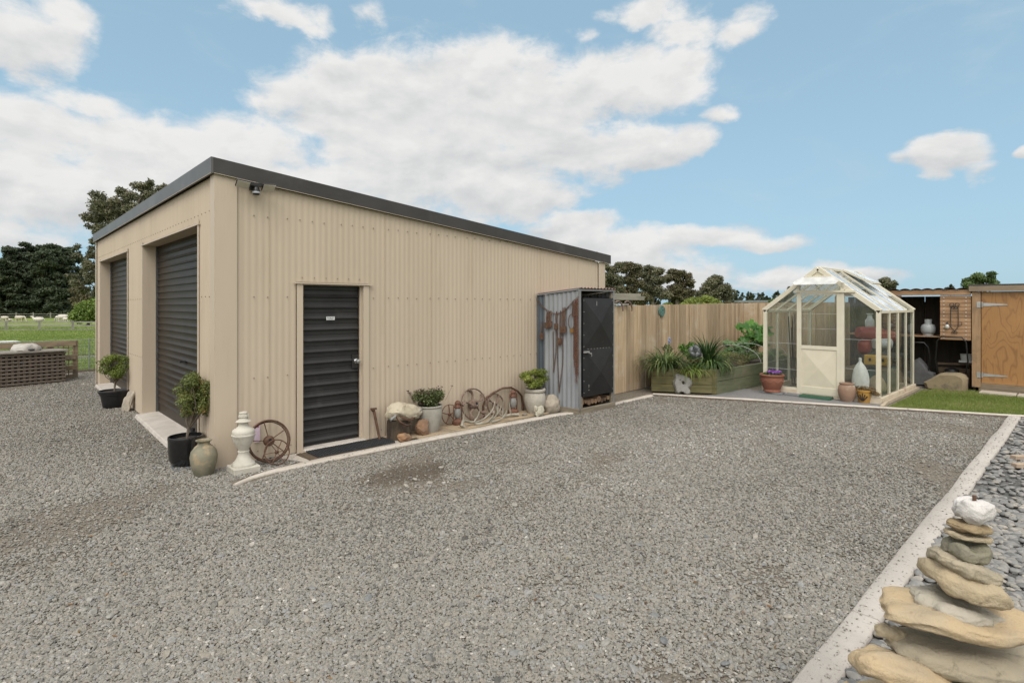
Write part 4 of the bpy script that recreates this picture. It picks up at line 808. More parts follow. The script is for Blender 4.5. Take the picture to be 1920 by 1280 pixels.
mb = MB(); mb.bar(A+Vector((0,0,zf)), B+Vector((0,0,zb)), .05, .022); mb.bar(Cc+Vector((0,0,zf)), Dd+Vector((0,0,zb)), .05, .022); mb.bar(A+Vector((0,-.0,.06)), A+Vector((0,0,zf)), .045, .03, (0,1,0)); mb.bar(Cc+Vector((0,0,.03)), Cc+Vector((0,0,zf)), .03, .03, (0,1,0)); mb.bar(A+Vector((0,0,zf-.014)), Cc+Vector((0,0,zf-.014)), .03, .03); mb.build('trim', M('zinc_trim', (.30,.31,.32), rough=.4, metal=.4), lk)
mb = MB(); w_ = Vector((1,-.046,0)).normalized(); dn = Vector((-.046,-1,0)).normalized(); vs = []; fs = []; n = 80
for i in range(n+1):
    s = i/n; z_ = .010*math.sin(s*2*math.pi*11); p = A.lerp(Cc, s)*1.0+dn*.045; q = B.lerp(Dd, s)
    vs += [(p.x-.02+.04*s,p.y,zf+.022+z_),(q.x-.02+.04*s,q.y,zb+.022+z_),(p.x-.02+.04*s,p.y,zf+.018+z_),(q.x-.02+.04*s,q.y,zb+.018+z_)]
    if i: a = 4*(i-1); fs += [(a,a+4,a+5,a+1),(a+2,a+3,a+7,a+6),(a,a+2,a+6,a+4)]
mb.add(vs, fs); mb.build('roof_sheet', M('red_roof_old', (.30,.16,.13), (.26,.20,.18), rough=.7, scale=8), lk, smooth=50)
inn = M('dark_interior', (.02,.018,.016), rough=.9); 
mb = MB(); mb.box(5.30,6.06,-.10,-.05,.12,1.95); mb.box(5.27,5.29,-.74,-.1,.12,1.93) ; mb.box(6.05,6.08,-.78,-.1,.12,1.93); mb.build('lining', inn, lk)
mb = MB(); gw = M('grey_timber', (.22,.185,.135), (.15,.125,.09), rough=.95, scale=8, stretch=(.4,.4,4), bump=.4, rv=.15)
mb.bar(A+Vector((-.0,-.012,.045)), Cc+Vector((.02,-.012,.055)), .05, .10); mb.bar(A+Vector((-.01,-.01,.05)), B+Vector((0,0,.05)), .045, .09); mb.bar(Cc+Vector((0,0,.05)), Dd+Vector((0,0,.05)), .045, .1); mb.bar(A+Vector((.06,.02,.1)), A+Vector((.06,.02,.28)), .045,.045); mb.bar(Cc+Vector((-.03,.02,.1)), Cc+Vector((-.03,.02,2.0)), .05,.045,(0,1,0)); mb.build('base_frame', gw, lk, bevel=.003)
# black door with cross-creased sheet in two fields
dmat = M('black_painted_steel', (.013,.013,.014), (.019,.019,.020), rough=.45, scale=4, c3=(.035,.034,.033), s3=11, t3=(.60,.78), spec=.4)
P0 = A+w_*.055+dn*.030; P1 = Cc-w_*.035+dn*.030; mb = MB()
def dp(s, z, o_=0): p = P0.lerp(P1, s)+dn*o_; return (p.x, p.y, z)
zb_l, zb_r, zm, zt_ = .275, .29, 1.065, 1.91
for (z0a, z0b, z1a, z1b) in ((zb_l, zb_r, zm, zm), (zm, zm, zt_, zt_)):
    mb.add([dp(0,z0a), dp(1,z0b), dp(1,z1b), dp(0,z1a), dp(.5,(z0a+z1a)/2,.055)], [(0,1,4),(1,2,4),(2,3,4),(3,0,4)], .5)
mb.add([dp(0,zb_l), dp(1,zb_r), dp(1,zt_), dp(0,zt_), dp(0,zb_l,-.02), dp(1,zb_r,-.02), dp(1,zt_,-.02), dp(0,zt_,-.02)], [(4,7,6,5),(0,4,5,1),(1,5,6,2),(2,6,7,3),(3,7,4,0)], .5)
dr = mb.build('door', dmat, lk)
mb = MB()
for s, z0_, z1_ in ((.245,.86,1.0),(.33,.50,.86),(.41,1.78,1.86),(.155,.38,.48),(.42,1.52,1.545),(.79,1.41,1.44),(.73,.42,.43)): mb.add([dp(s,z0_,.016), dp(s+.012,z0_,.016), dp(s+.006,z1_,.019), dp(s-.002,z1_,.019)], [(0,1,2,3)])
for i in range(9):
    for ss in (.02,.98): c = dp(ss, .35+i*.19, .004); mb.obox(c, (.004,0,0), (0,.003,0), (0,0,.004))
for i in range(8): c = dp(.15+.1*i, zm, .004); mb.obox(c, (.004,0,0), (0,.003,0), (0,0,.004))
dd__ = mb.build('paint_drips', M('white_drip', (.55,.52,.48), rough=.6), dr); dd__['kind'] = 'stuff'
mb = MB(); c = Vector(dp(-.02, 1.02, .03)); mb.bar(c, c+w_*.13, .02, .03); mb.tube([c+w_*.06+dn*.02, c+w_*.15+dn*.03+Vector((0,0,-.03))], .009); mb.build('latch', M('zinc_bright', (.45,.44,.42), rough=.4, metal=.6), dr)
mb = MB()
g = random.Random(2)
for i in range(9):
    a = A.lerp(Cc, .1+i*.095); rr = g.uniform(.03,.055); z_ = .15+g.uniform(0,.05); mb.tube([(a.x,a.y+.01,z_),(a.x+g.uniform(-.02,.02),a.y+.38,z_)], rr, 7)
tag(mb.build('firewood', M('cut_wood', (.17,.10,.055), (.09,.06,.04), rough=.95, scale=12, rv=.5), origin=(5.7,-.6,.1)), 'split firewood logs stacked inside the bottom of the locker', 'firewood', kind='stuff')
# hanging chains and traps on the left side sheet.  sL(s,z) = point on the sheet, s=0 front corner .. 1 wall
def sL(s, z, o_=.025): p = A.lerp(B, s)+outL*o_; return Vector((p.x, p.y, z))
mb = MB(); chainlinks(mb, [sL(.985,1.88), sL(.86,1.77), sL(.74,1.70), sL(.62,1.655), sL(.5,1.64), sL(.42,1.66), sL(.32,1.70), sL(.2,1.79), sL(.07,1.89)], .03, .004); mb.build
tag(mb.build('chain', rust, origin=sL(.5,1.65)), 'thin rusty chain slung along the top of the locker side', 'chain', 'rusty chains on the locker side')
mb = MB(); g = random.Random(8)
for i in range(7):
    s = .018+.016*i; top = 1.93-.02*i; bot = .52+.13*abs(i-2); P = [sL(s+.010*math.sin(z_*6+i), top+(bot-top)*z_/8, .02+.012*(i % 3)) for z_ in range(9)]; chainlinks(mb, P, .036, .0045, .013)
tag(mb.build('chain', rust_red, origin=sL(.06,1.9)), 'thick bundle of rusty chain hanging at the front corner of the locker', 'chain', 'rusty chains on the locker side')
mb = MB()
for s0, s1, zz in ((.60,.53,.66),(.50,.37,.33)):
    P = [sL(s0,1.35), sL(s0-.01,(1.35+zz)/2), sL((s0+s1)/2+.02,zz), sL(s1,(1.35+zz)/2), sL(s1-.005,1.38)]; chainlinks(mb, P, .026, .003, .008)
tag(mb.build('chain', rust, origin=sL(.5,1.3)), 'two thin loops of rusty chain dangling below the traps', 'chain', 'rusty chains on the locker side')
def trap(s, z, h, label, n=2, disc=False, cup=True):
    t = empty('animal_trap', sL(s, z), label, 'trap', 'rusty traps hanging on the locker'); g = random.Random(int(s*100))
    for k_ in range(n):
        ss = s+(k_-(n-1)/2)*.045; zz = z-.01*k_; mb = MB(); mb.tube([sL(ss,zz,.02), sL(ss+.006,zz-h*.4,.035), sL(ss,zz-h,.03)], [.010,.013,.010], 6, None, False, .6); mb.bar(sL(ss-.012,zz-.01,.03), sL(ss-.010,zz-h*.85,.04), .012,.006,(1,0,0)); mb.build('spring', rust, t, smooth=50)
        mb = MB(); mb.obox(sL(ss,zz-h*.92,.04), (.020,0,0), (0,.028,0), (0,0,.05)); 
        for j in range(4): mb.bar(sL(ss-.03+.02*j,zz-h*1.0,.05), sL(ss-.03+.02*j,zz-h*1.0-.03,.055), .008)
        mb.bar(sL(ss-.035,zz-h*.97,.05), sL(ss+.035,zz-h*1.03,.05), .018, .016); mb.build('jaw', rust, t)
    return t
trap(.865, 1.52, .28, 'single rusty trap at the back edge of the locker by the cream wall', 1); trap(.70, 1.70, .25, 'first cluster of rusty traps from the back, on the sagging chain', 3)
trap(.52, 1.69, .28, 'narrow trap at the middle of the sagging chain', 1); trap(.43, 1.70, .55, 'long dark trap hanging lowest beneath the chain', 1); trap(.345, 1.76, .40, 'wide rusty trap at the right of the cluster', 2)
t = trap(.16, 1.66, .0001, 'rusty padlock-like trap with a brass disc near the chain bundle', 0); mb = MB(); mb.ring(sL(.17,1.52), outL, .055, .006, 20, 6, sq=2.2); mb.bar(sL(.14,1.86), sL(.145,1.6), .012, .012); mb.build('loop', rust, t)
mb = MB(); mb.disc(sL(.155,1.37,.03), outL, .040, .012); mb.build('brass_disc', M('old_brass', (.25,.14,.045), rough=.5, metal=.4), t)
# ------------------------------------------------------------------ timber fence
fence_m = M('fence_board', (.43,.325,.215), (.34,.25,.155), rough=.85, scale=4.5, detail=7, stretch=(4,4,.35), bump=.35, bscale=22, rv=.22, c3=(.44,.37,.28), s3=2.2, t3=(.52,.72), spec=.2)
FA, FB, FC = Vector((6.98,-.01,0)), Vector((13.95,.36,0)), Vector((14.25,-8.8,0))
def fence_run(p, q, z0, z1, seed, out, label, boardw=.15, gap=.006, back=False):
    t = empty('timber_fence', (p.x, p.y, 0), label, 'fence', 'paling fence runs'); g = random.Random(seed); L_ = (q-p).length; d = (q-p)/L_; s = 0; mb = MB()
    while s < L_-.02:
        wd = min(boardw*g.choice((1,1,1,.66)), L_-s); a, b = p+d*s+out*g.uniform(0,.008), p+d*(s+wd-gap)+out*g.uniform(0,.008); h = z0+(z1-z0)*s/L_+g.uniform(-.006,.006); th = out*-.02
        mb.hexa([(*a.xy,.01),(*b.xy,.01),(*(b+th).xy,.01),(*(a+th).xy,.01)], [(*a.xy,h),(*b.xy,h),(*(b+th).xy,h),(*(a+th).xy,h)]); s += wd
        if g.random() < .25:                                                     # cover strip over a joint
            c = a+out*.012; e = c+d*.05; mb.hexa([(*c.xy,.02),(*e.xy,.02),(*(e-out*.012).xy,.02),(*(c-out*.012).xy,.02)], [(*c.xy,h-.01),(*e.xy,h-.01),(*(e-out*.012).xy,h-.01),(*(c-out*.012).xy,h-.01)])
    mb.build('board_panel', fence_m, t)
    for z in (.35, 1.5): mb = MB(); mb.bar(p-out*.05+Vector((0,0,z)), q-out*.05+Vector((0,0,z)), .045, .09); mb.build('rail', fence_m, t)
    for i in range(int(L_/1.8)+1):
        c = p+d*min(i*1.8+.1, L_-.1)-out*.12; mb = MB(); mb.box(c.x-.05,c.x+.05,c.y-.05,c.y+.05,-.05,z0-.08); mb.build('post', fence_m, t)
    return t
o_ = Vector((.053,-1,0)).normalized(); fence_run(FA, FB, 1.775, 1.85, 4, o_, 'long light-brown vertical board fence running on from the shed wall')
fence_run(FB, FC, 1.85, 1.9, 7, Vector((-1,-.033,0)).normalized(), 'darker board fence behind the greenhouse and the open wood store')
# round plaque, curved irons
mb = MB(); c = Vector((9.16,.085,1.655)); mb.tube([c, c-Vector((0,.02,0))], .125, 28)
for k_ in range(3): mb.ring(c-Vector((0,.022,0)), (0,1,0), .035+.035*k_, .006, 28, 6)
for i in range(6): a = i*math.pi/3; mb.tube([c+Vector((.03*math.cos(a),-.022,.03*math.sin(a))), c+Vector((.11*math.cos(a),-.022,.11*math.sin(a)))], .007, 6)
px_c = c; tag(mb.build('wall_plaque', M('verdigris', (.07,.15,.13), (.12,.21,.175), rough=.7, scale=20, bump=.3), origin=c, smooth=40), 'round green verdigris plaque fixed to the board fence', 'plaque')
for i, (x, lb) in enumerate(((7.30, 'left of the two curved iron hooks on top of the board fence'), (7.62, 'right of the two curved iron hooks on top of the board fence'))):
    mb = MB(); mb.ring((x,-.075,1.70), (0,1,0), .165, .017, 18, 8, a0=-.2, a1=2.75 if False else 2.2); mb.v = [(2*x-a+.0, b, c_) if False else (a, b, c_) for a, b, c_ in mb.v]; tag(mb.build('curved_iron', rust_pale, origin=(x,-.07,1.7), smooth=60), lb, 'iron hook', 'curved irons on the fence')
mb = MB(); mb.box(7.02,7.75,-.02,.10,1.795,1.815); tag(mb.build('white_board', M('white_paint', (.66,.65,.62), rough=.6), origin=(7.4,.04,1.79)), 'narrow white board lying on top of the fence by the locker', 'board')
# neighbour's low roof beyond the fence
nb = empty('garden_shelter', (8.3,1.2,0), 'low flat-roofed timber shelter beyond the fence', 'shelter'); gt = M('weathered_fascia', (.30,.28,.22), (.22,.205,.16), rough=.9, scale=5, stretch=(.4,3,3), bump=.3)
mb = MB(); mb.box(7.1,9.62,.95,3.0,2.01,2.05); mb.build('roof', gt, nb)
mb = MB(); mb.box(7.1,9.70,.88,.92,1.905,2.0); mb.box(7.1,9.62,.93,.97,2.0,2.06); mb.box(9.63,9.70,.92,3.0,1.91,2.0); mb.build('fascia', gt, nb, bevel=.003)
for x in (7.2, 9.4): mb = MB(); mb.box(x,x+.09,1.1,1.19,0,2.0); mb.build('post', gt, nb)
mb = MB(); mb.box(7.1,9.5,2.9,2.95,0,2.0); mb.build('back_wall', inn, nb)
mb = MB(); mb.add([(6.95,.55,1.93),(7.75,.55,1.93),(7.75,1.3,1.93),(6.95,1.3,1.93),(7.15,.92,2.13),(7.4,.92,2.13)], [(0,1,5,4),(1,2,5),(2,3,4,5),(3,0,4),(0,3,2,1)]); mb.box(7.0,7.7,.6,1.25,0,1.93)
tag(mb.build('small_red_roof', M('red_roof', (.36,.10,.06), (.28,.08,.05), rough=.6), origin=(7.3,.9,0)), 'small red hipped roof peeping over the fence beside the locker', 'roof')
# ------------------------------------------------------------------ raised garden box
gb_m = M('green_sleeper', (.155,.135,.062), (.105,.10,.05), rough=.85, scale=5, stretch=(.6,.6,5), bump=.35, rv=.18, c3=(.20,.145,.085), s3=2.5, t3=(.55,.75), spec=.2)
gb_s = M('green_sleeper_side', (.135,.145,.082), (.10,.11,.062), rough=.85, scale=5, stretch=(.5,2,5), bump=.3, rv=.15, c3=(.17,.145,.09), s3=2.2)
pl = empty('garden_box', (8.7,-1.4,0), 'raised garden box of stacked green-treated sleepers by the board fence', 'garden box')
PA, PB, PC, PD = Vector((8.05,-.36,0)), Vector((8.70,-1.42,0)), Vector((13.4,-1.59,0)), Vector((13.4,.20,0)); PE = Vector((8.05,.02,0)); hs = ((.03,.185),(.19,.345),(.35,.50))
def plank(mb, p, q, z0, z1, th, out):
    mb.hexa([(*p.xy,z0),(*q.xy,z0),(*(q-out*th).xy,z0),(*(p-out*th).xy,z0)], [(*p.xy,z1),(*q.xy,z1),(*(q-out*th).xy,z1),(*(p-out*th).xy,z1)])
of = Vector((-(PB-PA).y, (PB-PA).x, 0)).normalized()*-1
if of.x > 0: of = -of
for z0, z1 in hs: mb = MB(); plank(mb, PA, PB, z0, z1, .05, of); mb.build('front_board', gb_m, pl, bevel=.004)
for z0, z1 in hs: mb = MB(); plank(mb, Vector((8.70,.04,0)), PA+Vector((.02,-.005,0)), z0, z1, .05, Vector((-.53,.85,0))); mb.build('end_board', gb_m, pl, bevel=.004)
for z0, z1 in ((.0,.26),(.267,.50)): mb = MB(); plank(mb, PB+Vector((.01,0,0)), PC, z0, z1, .05, Vector((-.036,-1,0))); mb.build('side_board', gb_s, pl, bevel=.004)
mb = MB(); mb.box(8.66,8.73,-1.43,-1.36,.02,.515); mb.build('corner_post', gb_m, pl, bevel=.004)
mb = MB(); mb.add([(8.12,-.36,.43),(8.72,-1.38,.43),(13.38,-1.55,.43),(13.38,.22,.43),(8.74,.02,.43)], [(0,1,2,3,4)]); mb.build('garden_soil', soil, pl)
# plants in the box
blades('flax_clump', (8.36,-.50,.43), 330, .80, .026, lf_strap, None, 3, .20, 1.25, (.85,1.5)); o = col.objects['flax_clump']; tag(o, 'arching strap-leaf clump at the left end of the garden box', 'plant', 'strap-leaf plants in the garden box')
o = blades('flax_clump', (9.02,-1.12,.43), 340, .72, .028, leafmat('leaf_strap2', (.025,.055,.018), (.12,.19,.05), (.24,.26,.10)), None, 9, .17, 1.75, (1.05,1.55)); tag(o, 'tall dark drooping strap-leaf clump at the front corner of the garden box', 'plant', 'strap-leaf plants in the garden box')
o = blades('flax_clump', (9.04,-1.08,.56), 130, .80, .022, leafmat('leaf_dark', (.018,.04,.015), (.06,.11,.03)), None, 10, .08, .7, (1.15,1.52)); tag(o, 'upright dark green leaf tuft rising out of the drooping clump', 'plant', 'strap-leaf plants in the garden box')
o = blades('grass_tuft', (8.60,-.95,.43), 200, .38, .014, leafmat('leaf_bright', (.09,.15,.025), (.26,.33,.07)), None, 12, .20, 1.2, (.3,1.3)); tag(o, 'low bright green leafy tuft between the two strap-leaf clumps', 'plant')
mb = MB(); mb.tube([(8.62,-.42,.6),(8.63,-.43,1.02)], .005, 5, .9); fs_ = empty('blue_flower_spike', (8.62,-.42,.43), 'pale blue flower spike standing above the left strap-leaf clump', 'flower'); mb.build('stem', lf_mid, fs_)
clump_leaves('petals', [(8.63,-.43,1.04,.028,.028,.075)], 160, .014, M('petal_blue', (.25,.30,.48), (.40,.44,.60), rough=.7), fs_, 3)
def herb(name, c, r, n, ls, lm, label, seed, cat='plant', group=None, flowers=None):
    g = random.Random(seed); t = empty(name, (c[0],c[1],.43), label, cat, group); cl = []
    for i in range(14): cl.append((c[0]+g.uniform(-.7,.7)*r[0], c[1]+g.uniform(-.7,.7)*r[1], c[2]+g.uniform(-.6,.6)*r[2], r[0]*.38, r[1]*.38, r[2]*.36))
    clump_leaves('foliage', cl, n, ls, lm, t, seed, aspect=.55, shell=.2, up=.8); mb = MB()
    for x in cl[:8]: mb.tube([(c[0],c[1],.42), ((c[0]+x[0])/2, (c[1]+x[1])/2, (.42+x[2])/2+.02), x[:3]], .005, 5)
    mb.build('stem', bark, t)
    if flowers: clump_leaves('flowers', [(x[0],x[1],x[2]+x[5]*.8,.04,.04,.02) for x in cl[:flowers[0]]], flowers[0]*9, .012, flowers[1], t, seed+1)
    return t
herb('leafy_shrub', (9.42,-.50,.80), (.32,.26,.26), 1300, .032, leafmat('leaf_rose', (.035,.09,.015), (.13,.26,.04)), 'fresh green leafy shrub against the fence behind the dark metal flower', 2)
herb('leafy_shrub', (8.95,-.22,.78), (.16,.12,.22), 350, .022, lf_mid, 'wispy green stems between the left clump and the fence', 5)
purple = M('petal_purple', (.17,.045,.26), (.26,.11,.36), rough=.7); mauve = M('petal_mauve', (.36,.27,.42), (.30,.2,.36), rough=.7)
herb('heather', (10.35,-1.08,.58), (.45,.22,.18), 1700, .012, leafmat('leaf_heather', (.08,.075,.03), (.22,.20,.08), (.25,.13,.07)), 'brownish heather-like low shrub in the middle of the garden box', 8)
herb('herb_patch', (11.2,-.85,.60), (.5,.35,.18), 2000, .018, leafmat('leaf_herb', (.05,.09,.03), (.18,.23,.09)), 'grey-green herb patch with mauve flowers near the wire hoops', 9, flowers=(9, mauve))
herb('leafy_shrub', (10.5,-.50,.60), (.40,.3,.16), 1100, .018, leafmat('leaf_ylw', (.10,.14,.03), (.25,.29,.09)), 'yellow-green low plant at the left foot of the wire hoops', 10)
herb('vegetable_plants', (12.0,-1.2,.58), (.75,.25,.14), 1500, .022, leafmat('leaf_herb2', (.06,.11,.03), (.20,.27,.09)), 'low vegetables along the side board next to the greenhouse corner', 13)
# big lobed leaves
def bigleaf(t, c, n, seed, lm, rr, hh, size=.17):
    g = random.Random(seed)
    for i in range(n):
        e = Vector((c[0]+g.uniform(-1,1)*rr, c[1]+g.uniform(-1,1)*rr*.7, c[2]+g.uniform(-1,1)*hh)); nr = Vector((g.uniform(-.9,.2),g.uniform(-.9,.1),g.uniform(.4,1))).normalized(); u = nr.cross(Vector((g.random(),g.random(),0)).normalized()).normalized(); v = nr.cross(u); s = size*g.uniform(.6,1.2); vs = [e]; m_ = 22
        for j in range(m_): a = 2*math.pi*j/m_; q = s*(.62+.30*abs(math.cos(2.5*a))+.08*math.cos(11*a)); vs.append(e+u*q*math.cos(a)+v*q*math.sin(a)-nr*q*q*1.2+nr*.02*math.cos(5*a))
        mb = MB(); mb.add(vs, [(0,1+j,1+(j+1)%m_) for j in range(m_)], g.random()); mb.tube([(c[0]+g.uniform(-.1,.1),c[1]+g.uniform(-.1,.1),.42), (e+Vector((c[0],c[1],.5)))/2+Vector((0,0,.03)), e], .006, 5, .6); mb.build('leaf', lm, t)
t = empty('squash_plant', (12.7,-.50,.43), 'tall rhubarb-like plant with big lobed leaves behind the hoops', 'plant'); bigleaf(t, (12.75,-.45,1.05), 26, 4, leafmat('leaf_big', (.03,.10,.012), (.09,.22,.03), None, .3, .35), .42, .28)
t = empty('squash_plant', (11.9,-.50,.43), 'lower spreading grey-green plant with lobed leaves under the hoops', 'plant'); bigleaf(t, (11.9,-.5,.75), 28, 5, leafmat('leaf_big2', (.06,.12,.04), (.17,.25,.11), None, .3, .5), .45, .15, .13)
for i, (x, lb) in enumerate(((11.0,'front thin white wire hoop arching over the garden box'),(11.8,'middle thin white wire hoop arching over the garden box'),(12.6,'back thin white wire hoop arching over the garden box beside the greenhouse'))):
    mb = MB(); mb.ring((x,-.72,.44), (1,.08,0), .62, .0055, 28, 6, a0=0, a1=math.pi, sq=.66); hp = mb; zs = [v[2] for v in hp.v]
    if min(zs) < .1: hp.v = [(a, b, .88-c_) for a, b, c_ in hp.v]; hp.f = [f[::-1] for f in hp.f]
    tag(hp.build('wire_hoop', M('hoop_white', (.45,.47,.42), rough=.5), origin=(x,-.7,.43), smooth=60), lb, 'hoop', 'wire hoops over the garden box')
# terracotta pot + metal flower + marker
terra = M('terracotta', (.235,.088,.050), (.185,.07,.043), rough=.75, scale=5, bump=.25, bscale=50, c3=(.36,.20,.14), s3=5, t3=(.55,.8))
tp = pot('terracotta_pot', (8.92,-.86,.43), [(.085,0),(.105,.17),(.108,.175),(.125,.175),(.125,.215),(.105,.215),(.1,.19),(0,.19)], terra, None); tp.location = (8.92,-.86,.43); tp.data.transform(Matrix.Translation((-8.92,.86,-.43))); tag(tp, 'terracotta pot standing in the garden box below the dark metal flower', 'plant pot')
t = empty('metal_flower', (8.87,-.90,.43), 'dark grey metal garden flower with wavy petals above the terracotta pot', 'ornament'); c = Vector((8.86,-.90,.83)); nr = Vector((-.75,-.6,.25)).normalized(); u = nr.cross(Vector((0,0,1))).normalized(); v = u.cross(nr); gm = M('dark_zinc', (.10,.105,.11), (.16,.165,.17), rough=.4, metal=.5, scale=12)
for i in range(5):
    a = i*1.2566+.4; d_ = u*math.cos(a)+v*math.sin(a); s_ = nr.cross(d_); mb = MB(); rows = []
    for k_, (l_, wd) in enumerate(((.02,.02),(.07,.06),(.11,.065),(.14,.035))): rows.append([c+d_*l_+s_*wd*q+nr*(.03*math.sin(k_*1.2)+.012*q*q*(1 if i % 2 else -1)) for q in (-1,-.5,0,.5,1)])
    mb.add([p for r_ in rows for p in r_], [(r_*5+j, r_*5+j+1, r_*5+j+6, r_*5+j+5) for r_ in range(3) for j in range(4)]); mb.build('petal', gm, t, smooth=60)
mb = MB(); mb.disc(c+nr*.02, nr, .022, .02, 12); mb.build('flower_centre', MATS['black_plastic'], t); mb = MB(); mb.tube([c-nr*.01, (8.87,-.88,.43)], .007, 6); mb.build('stem', gm, t)
mb = MB(); mb.box(8.925,8.95,-1.01,-1.0,.43,.80); tag(mb.build('plant_marker', MATS['white_paint'], origin=(8.93,-1,.43)), 'white plastic plant marker stuck beside the terracotta pot', 'marker')
# stone sculpture with two holes, leaning on the front boards
def sculpture():
    import bmesh
    g_x = np.linspace(-.19,.19,39); g_z = np.linspace(-.02,.42,45); out_, vs, fs = {}, [], []
    blobs = [(-.085,.055,.050),(.075,.05,.055),(.10,.045,.045),(-.08,.12,.055),(.055,.10,.055),(-.09,.19,.07),(.0,.10,.065),(.03,.08,.05),(-.10,.24,.07),(-.02,.165,.05),(.035,.14,.05),(-.05,.29,.06),(-.085,.345,.05),(-.09,.37,.045),(.0,.31,.06),(.05,.30,.06),(.10,.27,.06),(.125,.23,.055),(.11,.19,.05),(.02,.34,.035),(-.01,.21,.035)]
    def h(x, z):
        s = sum(math.exp(-((x-a)**2+(z-b)**2)/(r_*r_)*1.1) for a, b, r_ in blobs)
        s -= 4.0*math.exp(-((x-.012)**2/.00035+(z-.225)**2/.0007)) + 3.0*math.exp(-((x+.045)**2+(z-.272)**2)/.00012) + 2.0*math.exp(-((x-.0)**2/.0009+(z-.0)**2/.0018)); return s-.42
    F_ = [[h(x, z) for z in g_z] for x in g_x]
    for sg in (-1, 1):
        for i in range(len(g_x)):
            for j in range(len(g_z)): vs.append((g_x[i], sg*.055*math.sqrt(max(0, min(1, F_[i][j]*1.6))), g_z[j]))
    n2 = len(g_z); off = len(g_x)*n2
    for i in range(len(g_x)-1):
        for j in range(n2-1):
            q = (F_[i][j], F_[i+1][j], F_[i+1][j+1], F_[i][j+1])
            if max(q) > 0: a = (i*n2+j, (i+1)*n2+j, (i+1)*n2+j+1, i*n2+j+1); fs.append(a); fs.append(tuple(off+k_ for k_ in a[::-1]))
    return vs, fs
vs, fs = sculpture(); used = sorted({i for f in fs for i in f}); mp_ = {a: b for b, a in enumerate(used)}; vs = [vs[i] for i in used]; fs = [[mp_[i] for i in f] for f in fs]
sc_m = M('sculpture_stone', (.30,.29,.27), (.235,.225,.205), rough=.95, scale=10, bump=.5, bscale=60, c3=(.18,.175,.16), s3=20, t3=(.55,.7))
rot = Matrix.Rotation(math.atan2((PB-PA).y,(PB-PA).x), 3, 'Z') @ Matrix.Rotation(R(-9), 3, 'X'); o = mesh_np('stone_sculpture', np.array([tuple(rot @ Vector(v)+Vector((8.325,-.905,0))) for v in vs]), fs, sc_m, None, (8.33,-.9,0)); o.data.shade_smooth(); tag(o, 'pale grey abstract stone sculpture with holes leaning on the garden box', 'sculpture')
# ------------------------------------------------------------------ greenhouse
gp = M('cream_paint', (.64,.59,.465), (.60,.55,.43), rough=.55, scale=4, c3=(.33,.27,.19), s3=13, t3=(.66,.76))
glass = glassmat('greenhouse_glass', (.92,.94,.925), .055); glass_w = glassmat('sky_sheen_glass', (.8,.84,.86), .80, (.82,.87,.92), .05)  # milky roof panes: bright sky reflection put into pale blue-white diffuse colour
X0, X1, YL, YR, EZ, RZ = 9.9, 12.5, -1.87, -3.95, 1.675, 2.50; YM = (YL+YR)/2
gh = empty('greenhouse', (X0,YM,0), 'cream-painted timber greenhouse with a half-glazed door and a steep glass roof', 'greenhouse')
mb = MB(); P_ = [(X0-.03,X0+.04,YR-.02,YL+.03),(X0+.04,X1,YR-.035,YR+.03),(X0+.04,X1,YL-.03,YL+.03),(X1,X1+.05,YR-.03,YL+.03)]
for a in P_: mb.box(*a, -.02, .115)
mb.build('plinth', M('plinth_paint', (.58,.50,.38), (.5,.42,.31), rough=.8, scale=5, bump=.3, c3=(.30,.13,.08), s3=5, t3=(.60,.66)), gh, bevel=.004)
def gpost(name, *a, **k2): mb = MB(); mb.bar(*a, **k2); return mb.build(name, gp, gh, bevel=.003)
for y, s_ in ((YL,-1),(YR,1)):
    gpost('post', (X0,y+s_*.035,.115), (X0,y+s_*.035,EZ+.02), .07, .07, up=(1,0,0)); gpost('post', (X1,y+s_*.03,.115), (X1,y+s_*.03,EZ+.02), .06, .06, up=(1,0,0))
    gpost('eave_rail', (X0+.036,y+s_*.02,EZ-.01), (X1-.03,y+s_*.02,EZ-.01), .04, .05)
    for i in (1,2,3): gpost('mullion', (X0+.65*i,y+s_*.02,.116), (X0+.65*i,y+s_*.02,EZ-.03), .045, .04, up=(1,0,0))
for x, tw in ((X0,.075),(X1,.055)):
    for y in (YL, YR): gpost('gable_rafter', (x,y,EZ+.0), (x,YM,RZ), tw if False else .07, .085)
gpost('ridge', (X0+.03,YM,RZ+.01), (X1,YM,RZ+.01), .05, .05)
for y in (YL, YR):
    for i in (1,2,3): gpost('glazing_bar', (X0+.65*i,y,EZ+.012), (X0+.65*i,YM,RZ+.005), .028, .04)
# front: door posts, door, head bar, top vent
DL, DR = -2.555, -3.335
gpost('door_post', (X0-.005,DL,.0), (X0-.005,DL,2.27), .055, .06, up=(1,0,0)); gpost('door_post', (X0-.005,DR,.0), (X0-.005,DR,2.22), .06, .06, up=(1,0,0))
gpost('head_bar', (X0-.035,DL+.07,2.055), (X0-.035,DR-.22,2.045), .05, .045)
for a, b in ((YL-.07,DL+.03),(DR-.03,YR+.07)): mb = MB(); mb.box(X0-.02,X0+.03,b,a,.115,.15); mb.build('sill', gp, gh)
mb = MB(); mb.box(X0-.034,X0-.004,-2.61,-2.583,.06,2.02); mb.box(X0-.034,X0-.004,-3.305,-3.24,.06,2.02); mb.box(X0-.034,X0-.004,-3.24,-2.61,1.985,2.02); mb.box(X0-.034,X0-.004,-3.24,-2.61,.93,1.0); mb.box(X0-.034,X0-.004,-3.24,-2.61,.06,.20)
dd_ = mb.build('door', gp, gh, bevel=.002)
